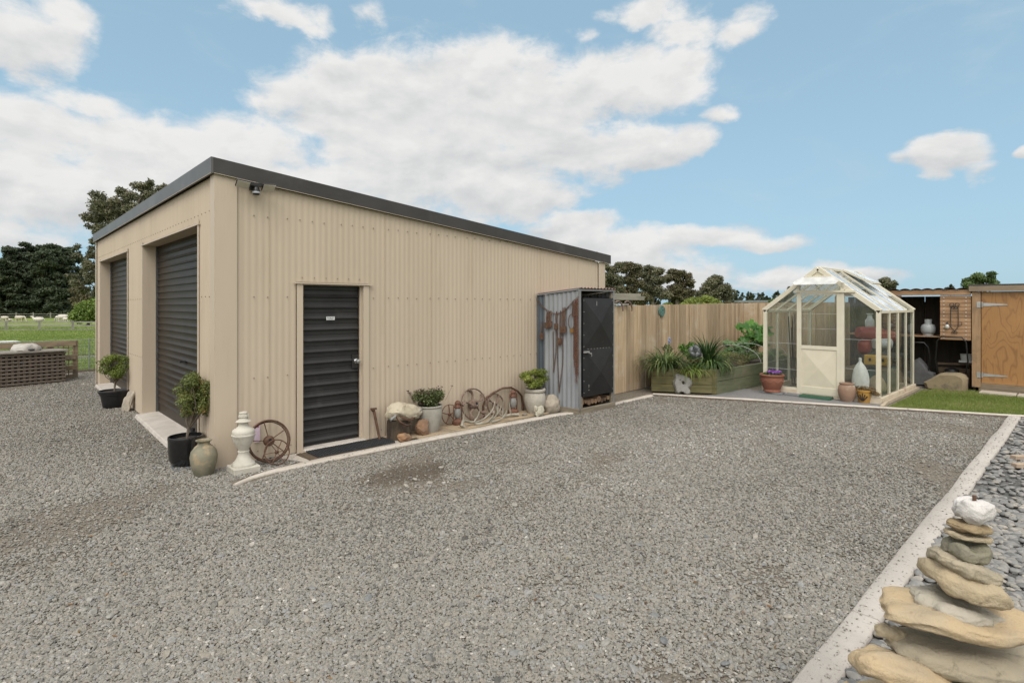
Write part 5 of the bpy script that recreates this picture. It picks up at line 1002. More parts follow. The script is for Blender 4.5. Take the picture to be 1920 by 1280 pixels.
mb = MB(); y0, y1, z0, z1 = -2.61,-3.24,.20,.93; mb.add([(X0-.02,y0,z0),(X0-.02,y1,z0),(X0-.02,y1,z1),(X0-.02,y0,z1),(X0-.05,(y0+y1)/2,(z0+z1)/2)], [(0,1,4),(1,2,4),(2,3,4),(3,0,4)]); mb.build('door_panel', M('cream_panel', (.63,.575,.445), (.59,.54,.41), rough=.5), dd_)
def gpane(pts, mat=glass, parent=gh, th=.004, name='glass_pane'):
    a, b, c = (Vector(p) for p in pts[:3]); n_ = (b-a).cross(c-a).normalized()*th; V = [Vector(p) for p in pts]; m_ = len(V); mb = MB(); mb.add(V+[p+n_ for p in V], [tuple(range(m_))[::-1], tuple(range(m_, 2*m_))]+[(i,(i+1)%m_,m_+(i+1)%m_,m_+i) for i in range(m_)]); return mb.build(name, mat, parent)
gpane([(X0-.02,-2.61,1.0),(X0-.02,-3.24,1.0),(X0-.02,-3.24,1.985),(X0-.02,-2.61,1.985)], parent=dd_)
mb = MB(); 
for z in (1.33, 1.62): mb.box(X0-.026,X0-.022,-3.24,-2.61,z,z+.004)
for z, a, b in ((.50,-1.94,-2.53),(1.02,-1.94,-2.53),(.6,-3.36,-3.88),(1.15,-3.36,-3.88)): mb.box(X0-.008,X0-.003,b,a,z,z+.005)
mb.build('lap_joint', M('putty', (.50,.50,.47), rough=.7), gh)
gz = lambda y: EZ+(RZ-EZ)*(1-abs(y-YM)/abs(YL-YM))-.045
gpane([(X0,YL-.07,.15),(X0,DL+.03,.15),(X0,DL+.03,gz(DL)),(X0,YL-.07,gz(YL-.07))]); gpane([(X0,DR-.03,.15),(X0,YR+.07,.15),(X0,YR+.07,gz(YR+.07)),(X0,DR-.03,gz(DR))]); gpane([(X0,DL,2.08),(X0,DR,2.08),(X0,DR,2.2),(X0,DL,2.2)])
for i in range(4):
    a, b = X0+.65*i+.025, X0+.65*(i+1)-.025
    gpane([(a,YR+.015,.118),(b,YR+.015,.118),(b,YR+.015,EZ-.035),(a,YR+.015,EZ-.035)]); gpane([(a,YL-.015,.118),(b,YL-.015,.118),(b,YL-.015,EZ-.035),(a,YL-.015,EZ-.035)])
    fr = [(.0,.36),(.36,.70),(.70,1.0)]
    for j, (s0, s1) in enumerate(fr):
        e = lambda s: (YR+(YM-YR)*s, EZ+(RZ-EZ)*s+.004+j*.004)
        (ya, za), (yb, zb__) = e(s0), e(s1); wt_ = glass if (i, j) in ((3,0),(1,1)) else glass_w
        if (i, j) != (1,2): gpane([(a,ya,za),(b,ya,za),(b,yb,zb__),(a,yb,zb__)], wt_)
    gpane([(a,YL,EZ+.005),(a,YM,RZ),(b,YM,RZ),(b,YL,EZ+.005)], glass)
gpane([(X1,YL-.05,.12),(X1,YL-.05,EZ),(X1,YM,RZ-.08),(X1,YR+.05,EZ),(X1,YR+.05,.12)], glass)
mb = MB(); mb.add([(X0-.012,YM+.30,RZ-.27),(X0-.012,YM-.30,RZ-.27),(X0-.012,YM,RZ-.03),(X0+.012,YM+.30,RZ-.27),(X0+.012,YM-.30,RZ-.27),(X0+.012,YM,RZ-.03)], [(0,2,1),(3,4,5),(0,1,4,3),(1,2,5,4),(2,0,3,5)]); mb.build('gable_board', gp, gh); gpost('gable_batten', (X0-.03,YM+.24,RZ-.155), (X0-.03,YM-.24,RZ-.16), .03,.03)
mb = MB(); V = [(X0-.035,YM+.27,RZ-.165),(X0-.035,YM-.25,RZ-.165),(X0-.17,YM-.40,RZ-.26),(X0-.22,YM-.36,RZ-.315),(X0-.22,YM+.37,RZ-.315),(X0-.17,YM+.42,RZ-.28)]; mb.add(V+[(a+.006,b,c_+.012) for a,b,c_ in V], [(0,1,2,3,4,5)[::-1],(6,7,8,9,10,11)]+[(i,(i+1)%6,6+(i+1)%6,6+i) for i in range(6)]); mb.build('top_vent', M('white_vent', (.58,.58,.56), rough=.5), gh)
gpost('stay', (X0-.15,YM+.02,RZ-.30), (X0-.01,YM-.03,RZ-.42), .012,.012)
# raised roof vent on the right slope
sl_ = Vector((0, YR-YM, EZ-RZ)).normalized(); nn = Vector((0,-abs(EZ-RZ),abs(YM-YR))).normalized(); 
b0 = Vector((X0+1.30,YM,RZ))+sl_*.02+nn*.03; b1 = b0+sl_*.62+nn*.11; mb = MB(); wv = Vector((.62,0,0)); V = [b0,b0+wv,b1+wv,b1]; mb.add([*V,*[p+nn*.035 for p in V]], [(0,3,2,1)[::-1],(4,5,6,7)]+[(i,(i+1)%4,4+(i+1)%4,4+i) for i in range(4)]); rv_ = mb.build('roof_vent', gp, gh)
gpane([b0+nn*.038+wv*.06+sl_*.04, b0+nn*.038+wv*.94+sl_*.04, b1+nn*.038+wv*.94-sl_*.04, b1+nn*.038+wv*.06-sl_*.04][::-1], glass_w, rv_)
# things inside the greenhouse
slab_m = M('old_paver', (.27,.245,.205), (.21,.19,.16), rough=.95, scale=6, bump=.4)
mb = MB(); mb.box(10.5,11.9,-3.35,-2.2,.0,.03); mb.box(10.05,11.1,-3.72,-3.3,.005,.16); mb.box(11.12,12.1,-3.72,-3.3,.005,.155); tag(mb.build('paver_block', slab_m, origin=(10.7,-3.4,0), bevel=.006), 'pale concrete blocks on the floor inside the greenhouse', 'block')
def sack(name, c, r, h, mat, label, seed, neck=True, sq=.8):
    mb = MB(); n = 28; prof = [(.86,0),(1.0,.05),(1.04,.2),(.98,.42),(.80,.62),(.48,.78),(.17,.86),(.16,.90),(.24,1.0),(.0,.99)] if neck else [(.95,0),(1.05,.12),(1.0,.35),(.85,.6),(.55,.85),(.2,.98),(0,1.0)]; vs = []; fs = []
    for i, (a, b) in enumerate(prof):
        for j in range(n): q = 2*math.pi*j/n; w_2 = 1+.10*mnoise.noise(Vector((math.cos(q)*2,math.sin(q)*2,b*3+seed)))+.06*math.sin(q*5+b*4+seed)*(b > .4); vs.append((c[0]+r*a*w_2*math.cos(q)*sq, c[1]+r*a*w_2*math.sin(q), c[2]+h*b))
        if i:
            for j in range(n): fs.append(((i-1)*n+j,(i-1)*n+(j+1)%n,i*n+(j+1)%n,i*n+j))
    mb.add(vs, fs, .5); o = mb.build(name, mat, origin=c, smooth=50); sb = o.modifiers.new('soft', 'SUBSURF'); sb.levels = sb.render_levels = 1; return tag(o, label, 'sack')
sack('white_sack', (10.38,-3.50,.165), .145, .62, M('white_plastic', (.82,.80,.77), (.72,.70,.68), rough=.35, scale=8, bump=.6, bscale=25), 'white plastic sack tied at the neck inside the greenhouse', 1)
sack('brown_sack', (10.55,-3.74,.16), .16, .30, M('brown_paper', (.30,.24,.165), (.23,.18,.12), rough=.8, scale=9, bump=.8, bscale=20), 'crumpled brown paper sack beside the white one in the greenhouse', 2, False)
bench = empty('potting_bench', (11.6,-3.55,0), 'dark bench with thin legs inside the greenhouse', 'bench'); bd = M('bench_dark', (.07,.065,.055), (.04,.038,.034), rough=.7, scale=8)
mb = MB(); mb.box(11.0,12.35,-3.88,-3.30,.74,.77); mb.build('top', bd, bench)
for x in (11.05,12.3):
    for y in (-3.84,-3.34): mb = MB(); mb.tube([(x,y,.04),(x,y,.74)], .014, 8); mb.build('leg', bd, bench)
red_p = M('red_plastic', (.30,.045,.030), (.24,.035,.025), rough=.45, scale=6)
mb = MB(); mb.tube([(11.05,-3.28,1.24),(11.25,-3.50,1.20),(11.45,-3.80,1.13)], [.11,.15,.13], 18, sq if False else .5); tag(mb.build('red_bag', red_p, origin=(11.3,-3.5,1.1), smooth=50), 'upper red bag lying on the greenhouse bench', 'bag', 'red bags on the bench')
mb = MB(); rock(mb, (11.15,-3.38,.95), (.14,.13,.17), 61, .12, 3, .5); tag(mb.build('red_bag', red_p, origin=(11.15,-3.38,.77), smooth=50), 'lower upright red bag on the greenhouse bench', 'bag', 'red bags on the bench')
mb = MB(); mb.tube([(11.10,-3.55,1.02),(11.3,-3.78,1.02)], [.10,.115], 20); tag(mb.build('white_bucket', M('white_plastic2', (.55,.56,.56), rough=.4), origin=(11.2,-3.6,1.0), smooth=50), 'white bucket lying on its side below the red bag', 'bucket')
t = empty('tool_case', (11.0,-3.60,.60), 'yellow tool case with dark latches under the greenhouse bench', 'tool case'); mb = MB(); mb.box(10.92,11.05,-3.86,-3.42,.60,.80); mb.build('case', M('yellow_plastic', (.52,.31,.045), rough=.45), t, bevel=.015)
for y in (-3.75,-3.53): mb = MB(); mb.box(10.905,10.918,y-.02,y+.02,.68,.74); mb.build('latch', MATS['black_plastic'], t)
mb = MB(); mb.box(10.85,11.1,-3.88,-3.42,.585,.598); mb.build('shelf', bd, t)
mb = MB(); mb.box(10.95,11.5,-3.86,-3.44,.17,.55); tag(mb.build('green_crate', M('green_plastic', (.035,.085,.07), (.05,.10,.085), rough=.5), origin=(11.2,-3.6,.17), bevel=.02), 'dark green plastic crate below the yellow tool case', 'crate')
mb = MB(); mb.lathe([(.07,0),(.085,.02),(.085,.16),(.05,.20),(.04,.28),(.06,.28),(.06,.30),(0,.30)], (11.35,-3.42,1.32), 16); mb.box(11.2,11.5,-3.5,-3.34,1.28,1.315); tag(mb.build('spray_bottle', MATS['white_plastic2'], origin=(11.35,-3.4,1.3), smooth=50), 'pale canister standing above the red bags', 'canister')
mb = MB(); rock(mb, (11.7,-3.05,.28), (.34,.30,.22), 66, .15, 3, .3); tag(mb.build('soil_bag', M('tan_sheet', (.22,.17,.11), rough=.9), origin=(11.7,-3.05,.03), smooth=40), 'tan compost heap on the greenhouse floor', 'compost bag')
g = random.Random(4); mb = MB()
for i in range(12): x, y = 11.1+g.uniform(-.3,.3), -2.08+g.uniform(-.12,.06); mb.tube([(x,y,.04),(x+g.uniform(-.15,.15),y+g.uniform(-.05,.1),1.5+g.uniform(-.3,.1))], .012, 6)
tag(mb.build('garden_canes', M('cane', (.085,.065,.045), (.05,.04,.03), rough=.8, rv=.3), origin=(11.1,-2.1,.03)), 'bundle of dark garden canes propped in the left side of the greenhouse', 'canes')
# things in front of the greenhouse
slt = M('slate', (.20,.205,.21), (.15,.155,.16), rough=.8, scale=6, bump=.3)
for i, (x0,x1,y0,y1,lb) in enumerate(((9.60,9.86,-2.34,-1.90,'left grey slate slab under the terracotta bowl'),(9.64,9.86,-2.72,-2.36,'right grey slate slab between the bowl and the green mat'))):
    mb = MB(); mb.hexa([(x0,y0,.008),(x1,y0+.02,.008),(x1,y1,.008),(x0+.02,y1,.008)],[(x0,y0,.04),(x1,y0+.02,.04),(x1,y1,.04),(x0+.02,y1,.04)]); tag(mb.build('slate_slab', slt, origin=((x0+x1)/2,(y0+y1)/2,0), bevel=.004), lb, 'slab', 'slate slabs by the greenhouse')
t = empty('pansy_bowl', (9.74,-2.10,.04), 'big terracotta bowl of purple pansies at the left front corner of the greenhouse', 'potted plant')
pp = pot('bowl', (9.74,-2.10,.04), [(.150,0),(.162,.008),(.160,.035),(.150,.05),(.185,.12),(.212,.20),(.218,.255),(.212,.30),(.232,.315),(.236,.34),(.222,.355),(.205,.345),(.20,.30),(0,.30)], terra, t, 44)
mb = MB(); 
for i in range(60): a = i/60*6.283; r_ = .2205; mb.obox((9.74+r_*math.cos(a), -2.10+r_*math.sin(a), .27+.022*math.sin(a*9)), (-.012*math.sin(a),.012*math.cos(a),.006), (.003*math.cos(a),.003*math.sin(a),0), (0,0,.003))
mb.build('wavy_line', M('terracotta_line', (.38,.20,.14), rough=.8), pp); mb = MB(); mb.disc((9.74,-2.10,.345), (0,0,1), .2, .01); mb.build('potting_soil', soil, pp)
clump_leaves('foliage', [(9.74+a,-2.10+b,.40,.07,.07,.035) for a, b in ((0,0),(.09,.05),(-.08,.04),(.03,-.1),(-.06,-.08),(.1,-.05),(-.02,.11))], 700, .016, lf_mid, t, 4, up=.8, shell=.2)
clump_leaves('flowers', [(9.74+a,-2.10+b,.445,.05,.05,.025) for a, b in ((0,0),(.1,.04),(-.09,.02),(.02,-.12),(-.07,-.08),(.09,-.06))], 260, .021, purple, t, 5, aspect=.9, up=.4)
mb = MB(); mb.box(9.60,9.83,-3.20,-2.66,.01,.045); 
for i in range(16): mb.box(9.60,9.83,-3.19+.034*i,-3.172+.034*i,.045,.055)
tag(mb.build('green_mat', M('green_mat', (.045,.13,.075), (.035,.10,.06), rough=.6, scale=30), origin=(9.7,-2.9,0)), 'green plastic grass mat at the greenhouse door', 'mat')
o = pot('clay_jar', (9.77,-3.44,.008), [(.095,0),(.10,.01),(.138,.11),(.150,.20),(.140,.27),(.118,.305),(.112,.315),(.125,.325),(.125,.34),(.105,.34),(.10,.31),(0,.30)], M('pale_terracotta', (.285,.18,.12), (.225,.145,.098), rough=.85, scale=6, c3=(.38,.30,.23), s3=6, bump=.3), None); tag(o, 'pale round clay jar to the right of the green mat', 'jar')
t = empty('potted_succulent', (9.88,-3.70,.008), 'ochre pot with a dark leaf motif and an orange-tinged succulent by the greenhouse', 'potted plant')
pp = pot('plant_pot', (9.85,-3.70,.008), [(.085,0),(.115,.20),(.128,.205),(.13,.235),(.112,.235),(.108,.20),(0,.20)], M('ochre_glaze', (.42,.235,.05), (.35,.19,.05), rough=.5, scale=8), t); mb = MB()
for a in (-.5,-.25,0,.25,.5):
    b_ = Vector((9.85-.105,-3.70,.05)); q = Vector((9.85-.108,-3.70+a*.16,.14+.05*(1-abs(a)*2))); mb.tube([b_+Vector((0,a*.02,0)), q], [.006,.010], 5)
mb.build('leaf_motif', MATS['black_plastic'], pp)
clump_leaves('foliage', [(9.85+a,-3.70+b,.27+c_,.07,.07,.045) for a, b, c_ in ((0,0,.01),(.04,-.10,0),(-.03,-.15,-.04),(-.03,.08,0),(.02,-.2,-.08))], 800, .014, leafmat('leaf_succ', (.12,.09,.05), (.30,.20,.09), (.40,.14,.07)), t, 6, up=.7, shell=.3)
mb = MB(); mb.bar((9.35,-4.09,.03),(10.0,-4.02,.03),.05,.06); mb.bar((10.0,-4.02,.03),(12.5,-4.02,.03),.05,.05); tag(mb.build('timber_edging', M('pale_edging', (.45,.37,.27), (.36,.30,.21), rough=.9, scale=6), origin=(9.6,-4.05,0)), 'pale timber edging between the chip path and the lawn at the greenhouse corner', 'edging')
# ------------------------------------------------------------------ open wood store
wpine = M('new_pine', (.36,.215,.115), (.27,.155,.08), rough=.7, scale=5, detail=7, stretch=(3,.5,3), bump=.25, rv=.16, c3=(.20,.12,.065), s3=6, t3=(.6,.75))
wpin2 = M('pine_post', (.34,.215,.115), (.26,.16,.085), rough=.75, scale=5, stretch=(3,3,.4), bump=.25, c3=(.20,.13,.075), s3=4)
SX = 13.05; ws = empty('wood_store', (SX,-3.7,0), 'open-fronted timber lean-to store with a corrugated roof beside the plywood shed', 'store')
mb = MB(); n = 150; vs = []; fs = []
for i in range(n+1):
    y = -2.30-2.53*i/n; z_ = .030*abs(math.sin(math.pi*y/.20))**.8; vs += [(SX-.09,y,2.125+z_),(14.12,y,2.02+z_),(SX-.09,y,2.118+z_),(14.12,y,2.013+z_)]
    if i: a = 4*(i-1); fs += [(a,a+1,a+5,a+4),(a+2,a+6,a+7,a+3),(a,a+4,a+6,a+2)]
mb.add(vs, fs); mb.build('roof_sheet', M('dark_roof', (.03,.03,.035), rough=.5), ws, smooth=50)
mb = MB(); mb.box(SX-.05,SX-.005,-4.83,-2.30,2.005,2.118); mb.build('fascia_beam', wpine, ws, bevel=.003)
mb = MB(); g = random.Random(9); z = 1.055; 
while z < 2.0:
    h = .072; mb.box(SX-.03,SX,-4.83,-4.315,z,min(z+h,2.003)); z += h+.006
pn = mb.build('slat_panel', wpine, ws, bevel=.002)
mb = MB(); z = 1.09
while z < 2.0:
    for y in (-4.38,-4.75): mb.obox((SX-.033,y,z), (.004,0,0), (0,.011,0), (0,0,.010))
    z += .078
mb.build('screws', M('zinc_screw', (.6,.6,.58), rough=.35, metal=.5), pn)
mb = MB(); mb.box(14.05,14.08,-4.9,-2.3,.0,2.02); mb.v = mb.v; 
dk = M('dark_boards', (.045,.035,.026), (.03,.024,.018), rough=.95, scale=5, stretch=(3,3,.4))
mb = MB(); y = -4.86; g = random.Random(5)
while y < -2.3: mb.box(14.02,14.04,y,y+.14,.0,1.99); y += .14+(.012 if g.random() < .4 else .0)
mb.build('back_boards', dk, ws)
for y in (-2.36,-3.6): mb = MB(); mb.box(SX+.0,SX+.09,y,y+.09,0,2.0); mb.build('post', wpin2, ws, bevel=.003)
mb = MB(); mb.box(SX+.12,14.0,-4.80,-2.45,1.09,1.115); mb.build('shelf', wpine, ws); mb = MB(); mb.box(SX+.3,14.0,-4.80,-2.45,.0,.03); mb.build('floor', soil, ws)
mb = MB(); mb.box(SX-.01,SX+.1,-4.95,-4.84,1.0 if False else .93,.99); mb.build('bracket', wpine, ws)
# iron wall ornament
wi = M('wrought_iron', (.035,.033,.032), rough=.6); t = empty('iron_wall_ornament', (SX-.05,-4.55,1.5), 'black wrought-iron scroll ornament on the slatted panel of the wood store', 'ornament'); xx = SX-.05
mb = MB(); c = -4.56
for s_ in (-1,1): mb.tube([(xx,c+s_*.06,1.78),(xx,c+s_*.065,1.45),(xx,c+s_*.06,1.33),(xx,c,1.24)], .007, 6)
mb.tube([(xx,c-.06,1.36),(xx,c+.06,1.36)], .005, 6); mb.tube([(xx,c-.06,1.66),(xx,c+.06,1.66)], .005, 6); mb.build('frame', wi, t, smooth=50); mb = MB()
for s_ in (-1,1):
    mb.ring((xx,c+s_*.045,1.80), (1,0,0), .035, .006, 16, 6); mb.ring((xx,c+s_*.02,1.74), (1,0,0), .03, .006, 16, 6); mb.tube([(xx,c+s_*.065,1.36),(xx,c+s_*.11,1.36),(xx,c+s_*.125,1.42),(xx,c+s_*.10,1.44)], .005, 6); mb.ring((xx,c+s_*.025,1.215), (1,0,0), .022, .005, 14, 6)
mb.build('scroll', wi, t, smooth=50)
t = empty('hanging_lamp', (SX-.06,-4.445,1.35), 'small white glass bulb-like lamp at the left of the iron ornament', 'lamp'); mb = MB(); mb.lathe([(.015,-.05),(.034,-.03),(.038,0),(.030,.03),(.018,.045)], (SX-.065,-4.44,1.335), 16); mb.build('glass_shade', M('milk_glass', (.6,.6,.55), rough=.2), t, smooth=60); mb = MB(); mb.lathe([(.02,.045),(.02,.075),(.006,.085),(.004,.11)], (SX-.065,-4.44,1.335), 12); mb.build('cap', wi, t, smooth=50)
# store contents
t = empty('gas_bottle', (13.45,-4.18,1.115), 'pale grey gas bottle on the shelf of the wood store', 'gas bottle'); gy = M('gas_grey', (.36,.37,.37), (.31,.32,.32), rough=.4, scale=5); c = (13.3,-4.06,1.117)
mb = MB(); mb.lathe([(.10,0),(.10,.035),(.095,.04),(.125,.07),(.135,.11),(.135,.19),(.115,.235),(.06,.26),(0,.265)], c, 24); mb.build('tank', gy, t, smooth=40); mb = MB(); mb.lathe([(.065,.25),(.068,.36),(.060,.36),(.058,.26)], c, 20); mb.build('collar', gy, t, smooth=40); mb = MB(); mb.lathe([(.02,.25),(.02,.31),(.03,.315),(.03,.335),(0,.335)], c, 10); mb.build('valve', M('brass', (.4,.3,.12), metal=.8, rough=.4), t)
mb = MB(); rock(mb, (13.4,-4.50,1.24), (.13,.15,.13), 71, .08, 3, .4); tag(mb.build('red_cover', M('crimson', (.22,.02,.035), rough=.6), origin=(13.4,-4.5,1.12), smooth=50), 'crimson rounded bundle on the shelf beside the gas bottle', 'bundle')
mb = MB(); mb.obox((13.55,-4.42,1.45), (.15,0,0), (0,.14,.03), (0,-.02,.12)); tag(mb.build('dark_case', M('dark_case', (.055,.05,.048), rough=.7), origin=(13.55,-4.4,1.3)), 'dark case leaning on the back of the shelf above the crimson bundle', 'case')
def mower(c, rot_, label, hh, s_=1):
    t = empty('lawn_mower', c, label, 'lawn mower', 'lawn mowers in the store'); c = Vector(c); bk = MATS['black_plastic']; X = Vector((math.cos(rot_),math.sin(rot_),0)); Y = Vector((-X.y,X.x,0)); mb = MB()
    P = [c+X*.25*0+Y*-.22+X*.15+Vector((0,0,.25)), c+Y*-.27-X*.05+Vector((0,0,.6)), c+Y*-.24-X*.12+Vector((0,0,hh-.10)), c+Y*-.17-X*.14+Vector((0,0,hh)), c+Y*.17-X*.14+Vector((0,0,hh)), c+Y*.24-X*.12+Vector((0,0,hh-.10)), c+Y*.27-X*.05+Vector((0,0,.6)), c+Y*.22+X*.15+Vector((0,0,.25))]; mb.tube(P, .014, 8); mb.build('handle', bk, t, smooth=60)
    mb = MB(); mb.obox(c+X*.40+Vector((0,0,.17)), X*.30, Y*.24, (0,0,.07)); mb.build('deck', M('mower_deck', (.03,.03,.032), rough=.5), t, bevel=.03); mb = MB(); mb.lathe([(.13,0),(.14,.05),(.12,.13),(.05,.16),(0,.16)], c+X*.40+Vector((0,0,.24)), 16); mb.build('engine', bk, t, smooth=50)
    for a in (.18,.62):
        for b in (-.26,.26): mb = MB(); mb.disc(c+X*a+Y*b+Vector((0,0,.11)), Y, .10, .05, 18); mb.build('wheel', bk, t)
    return t
mower((13.08,-4.50,.02), .12, 'black lawn mower with a bent loop handle in front of the slatted panel', 1.10); mower((13.15,-3.85,.02), .1, 'second mower handle in the dark left side of the wood store', .95)
def drape(name, outline, th, mat, label, cat, origin):   # lumpy cloth over something
    mb = MB(); n = len(outline); vs = []; fs = []
    for k_, (o_x, sh) in enumerate(((-th,.82),(-th*.75,.97),(0,1.0),(th*.8,.96),(th,.8))):
        cy = sum(p[0] for p in outline)/n; cz = .15
        for (y, z) in outline: yy, zz = cy+(y-cy)*sh, cz+(z-cz)*sh if z > .1 else z; vs.append((origin[0]+o_x+.02*mnoise.noise(Vector((y*6,z*6,k_))), yy, zz))
        if k_:
            for j in range(n): fs.append(((k_-1)*n+j,(k_-1)*n+(j+1)%n,k_*n+(j+1)%n,k_*n+j))
    fs += [tuple(range(n))[::-1], tuple(range(4*n,5*n))]; mb.add(vs, fs, .5); o = mb.build(name, mat, origin=origin, smooth=35); return tag(o, label, cat)
drape('tan_tarpaulin', [(-4.09,.02),(-4.05,.13),(-4.15,.20),(-4.25,.28),(-4.33,.34),(-4.40,.36),(-4.52,.365),(-4.65,.37),(-4.74,.33),(-4.79,.26),(-4.78,.10),(-4.78,.0),(-4.6,.01),(-4.4,.0),(-4.2,.015)], .24, M('tan_tarp', (.27,.215,.13), (.21,.165,.10), rough=.9, scale=4, bump=.8, bscale=9, c3=(.15,.12,.08), s3=5, t3=(.58,.7)), 'tan tarpaulin draped over a low heap in front of the mower', 'tarpaulin', (12.98,-4.42,0))
drape('grey_sack', [(-3.78,.02),(-3.75,.3),(-3.80,.55),(-3.9,.62),(-4.0,.5),(-4.08,.33),(-4.18,.30),(-4.2,.2),(-4.1,.05)], .16, M('grey_cloth', (.10,.10,.10), (.075,.075,.075), rough=.9, scale=6, bump=.6), 'dark grey cloth cover slumped at the left of the wood store', 'cover', (13.3,-3.95,.02))
mb = MB(); mb.box(13.55,13.95,-4.75,-4.2,.03,.42); mb.bar((13.5,-4.2,.5),(13.5,-4.8,.52),.05,.04); tag(mb.build('timber_offcuts', M('offcuts', (.11,.075,.045), (.07,.05,.03), rough=.9, rv=.3), origin=(13.7,-4.5,.03)), 'dim timber offcuts stacked at the back of the wood store', 'timber', kind=None)
mb = MB(); mb.lathe([(.10,0),(.115,.13),(.12,.14),(0,.14)], (13.5,-4.70,.60), 16); mb.box(13.38,13.62,-4.83,-4.58,.56,.60); tag(mb.build('pale_tub', MATS['white_plastic2'], origin=(13.5,-4.7,.6), smooth=50), 'small pale tub at the right inside the wood store', 'tub')
# ------------------------------------------------------------------ plywood shed
ps = empty('plywood_shed', (SX,-5.9,0), 'small plywood-doored timber shed at the right edge', 'shed')
ply = bpy.data.materials.new('stained_plywood'); ply.use_nodes = True; N = ply.node_tree.nodes; L = ply.node_tree.links; k = NT(N, L); g_ = N.new('ShaderNodeNewGeometry'); mp = N.new('ShaderNodeMapping'); L.new(g_.outputs['Position'], mp.inputs[0]); mp.inputs['Scale'].default_value = (1,2.6,.75)
wv_ = k.noise(mp.outputs[0], 1.1, 2.5, .45, .5); rg_ = k.m('FRACT', k.m('MULTIPLY', wv_, 13.0)); ln = k.sm(k.m('ABSOLUTE', k.m('SUBTRACT', rg_, .5)), .30, .5); fi = N.new('ShaderNodeMapping'); L.new(g_.outputs['Position'], fi.inputs[0]); fi.inputs['Scale'].default_value = (1,30,1.5); fn = k.noise(fi.outputs[0], 3, 5, .6)
c_ = k.mix(k.m('MULTIPLY', ln, .7), (.33,.170,.060,1), (.19,.088,.030,1)); c_ = k.mix(k.sm(fn, .35, .7, 0, .35), c_, (.24,.105,.03,1)); c_ = k.mix(k.sm(k.noise(g_.outputs['Position'], 1.5, 4, .6), .45, .75, 0, .4), c_, (.44,.235,.085,1)); L.new(c_, N['Principled BSDF'].inputs[0]); N['Principled BSDF'].inputs['Roughness'].default_value = .5
mb = MB(); mb.box(SX-.012,SX+.012,-7.2,-4.995,.19,2.065); dr_ = mb.build('door', ply, ps)
mb = MB(); mb.box(SX-.055,SX+.06,-4.985,-4.845,.10,2.07); mb.build('door_post', wpin2, ps, bevel=.004); mb = MB(); mb.box(SX-.055,SX+.06,-7.35,-7.21,.10,2.07); mb.build('door_post', wpin2, ps, bevel=.004)
mb = MB(); mb.box(SX-.10,SX-.055,-7.4,-4.80,2.072,2.19); mb.build('fascia', M('fascia_timber', (.25,.19,.13), (.19,.145,.10), rough=.8, scale=5, stretch=(3,.5,3), bump=.25), ps, bevel=.004); mb = MB(); mb.box(SX-.11,15.2,-7.4,-4.79,2.195,2.215); mb.build('roof', M('roof_steel', (.06,.06,.06)), ps)
mb = MB(); mb.box(SX-.03,SX+.06,-7.35,-4.95,.03,.185); mb.build('base_beam', M('base_beam', (.21,.165,.11), (.16,.125,.085), rough=.85, scale=5, stretch=(3,.5,3), bump=.25), ps, bevel=.004)
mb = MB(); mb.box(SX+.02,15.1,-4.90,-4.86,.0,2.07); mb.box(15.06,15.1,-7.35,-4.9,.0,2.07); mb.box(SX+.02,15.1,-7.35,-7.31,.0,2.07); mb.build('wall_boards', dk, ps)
hz_ = M('hinge_zinc', (.50,.50,.48), rough=.35, metal=.6)
for z in (1.80,.36):
    mb = MB(); y0 = -4.985; xh = SX-.060; mb.box(xh-.003,xh+.002,y0+.0,y0+.045 if False else y0+.06,z-.06,z+.06); V = [(xh+.046-.003,y0-.035,z+.035),(xh+.046-.003,y0-.035,z-.035),(xh+.046-.003,y0-.41,z-.010),(xh+.046-.003,y0-.41,z+.010)]; mb.add(V+[(a-.004,b,c_2) for a,b,c_2 in V], [(0,1,2,3)[::-1],(4,5,6,7)]+[(i,(i+1)%4,4+(i+1)%4,4+i) for i in range(4)]); mb.tube([(xh-.004+.03,y0-.02,z-.055),(xh+.03-.004,y0-.02,z+.055)], .012, 8); mb.build('strap_hinge', hz_, dr_)
pav = M('paver_pale', (.46,.40,.33), (.39,.34,.28), rough=.95, scale=12, bump=.4)
for i, y in enumerate((-5.55,-6.12,-6.69)): mb = MB(); mb.box(12.62,12.98,y,y+.55,.012,.055); tag(mb.build('paving_slab', pav, origin=(12.8,y+.27,0), bevel=.006), ('pale paving slab nearest the store, at the foot of the plywood door','middle pale paving slab at the foot of the plywood door','pale paving slab farthest right at the foot of the plywood shed')[i], 'paving slab', 'paving slabs before the plywood shed')
# timber battens on the pebbles at the right edge
for i, (a, b, lb) in enumerate((((6.70,-5.98),(7.8,-6.9),'farther pale batten lying on the river pebbles'),((6.28,-6.02),(7.3,-6.95),'nearer pale batten lying on the river pebbles'))):
    mb = MB(); mb.bar((*a,.055),(*b,.055),.075,.045); o = mb.build('timber_batten', M('batten', (.42,.33,.24), (.34,.26,.19), rough=.85, scale=6, bump=.3), origin=(*a,0), bevel=.004); tag(o, lb, 'batten', 'battens on the pebbles')
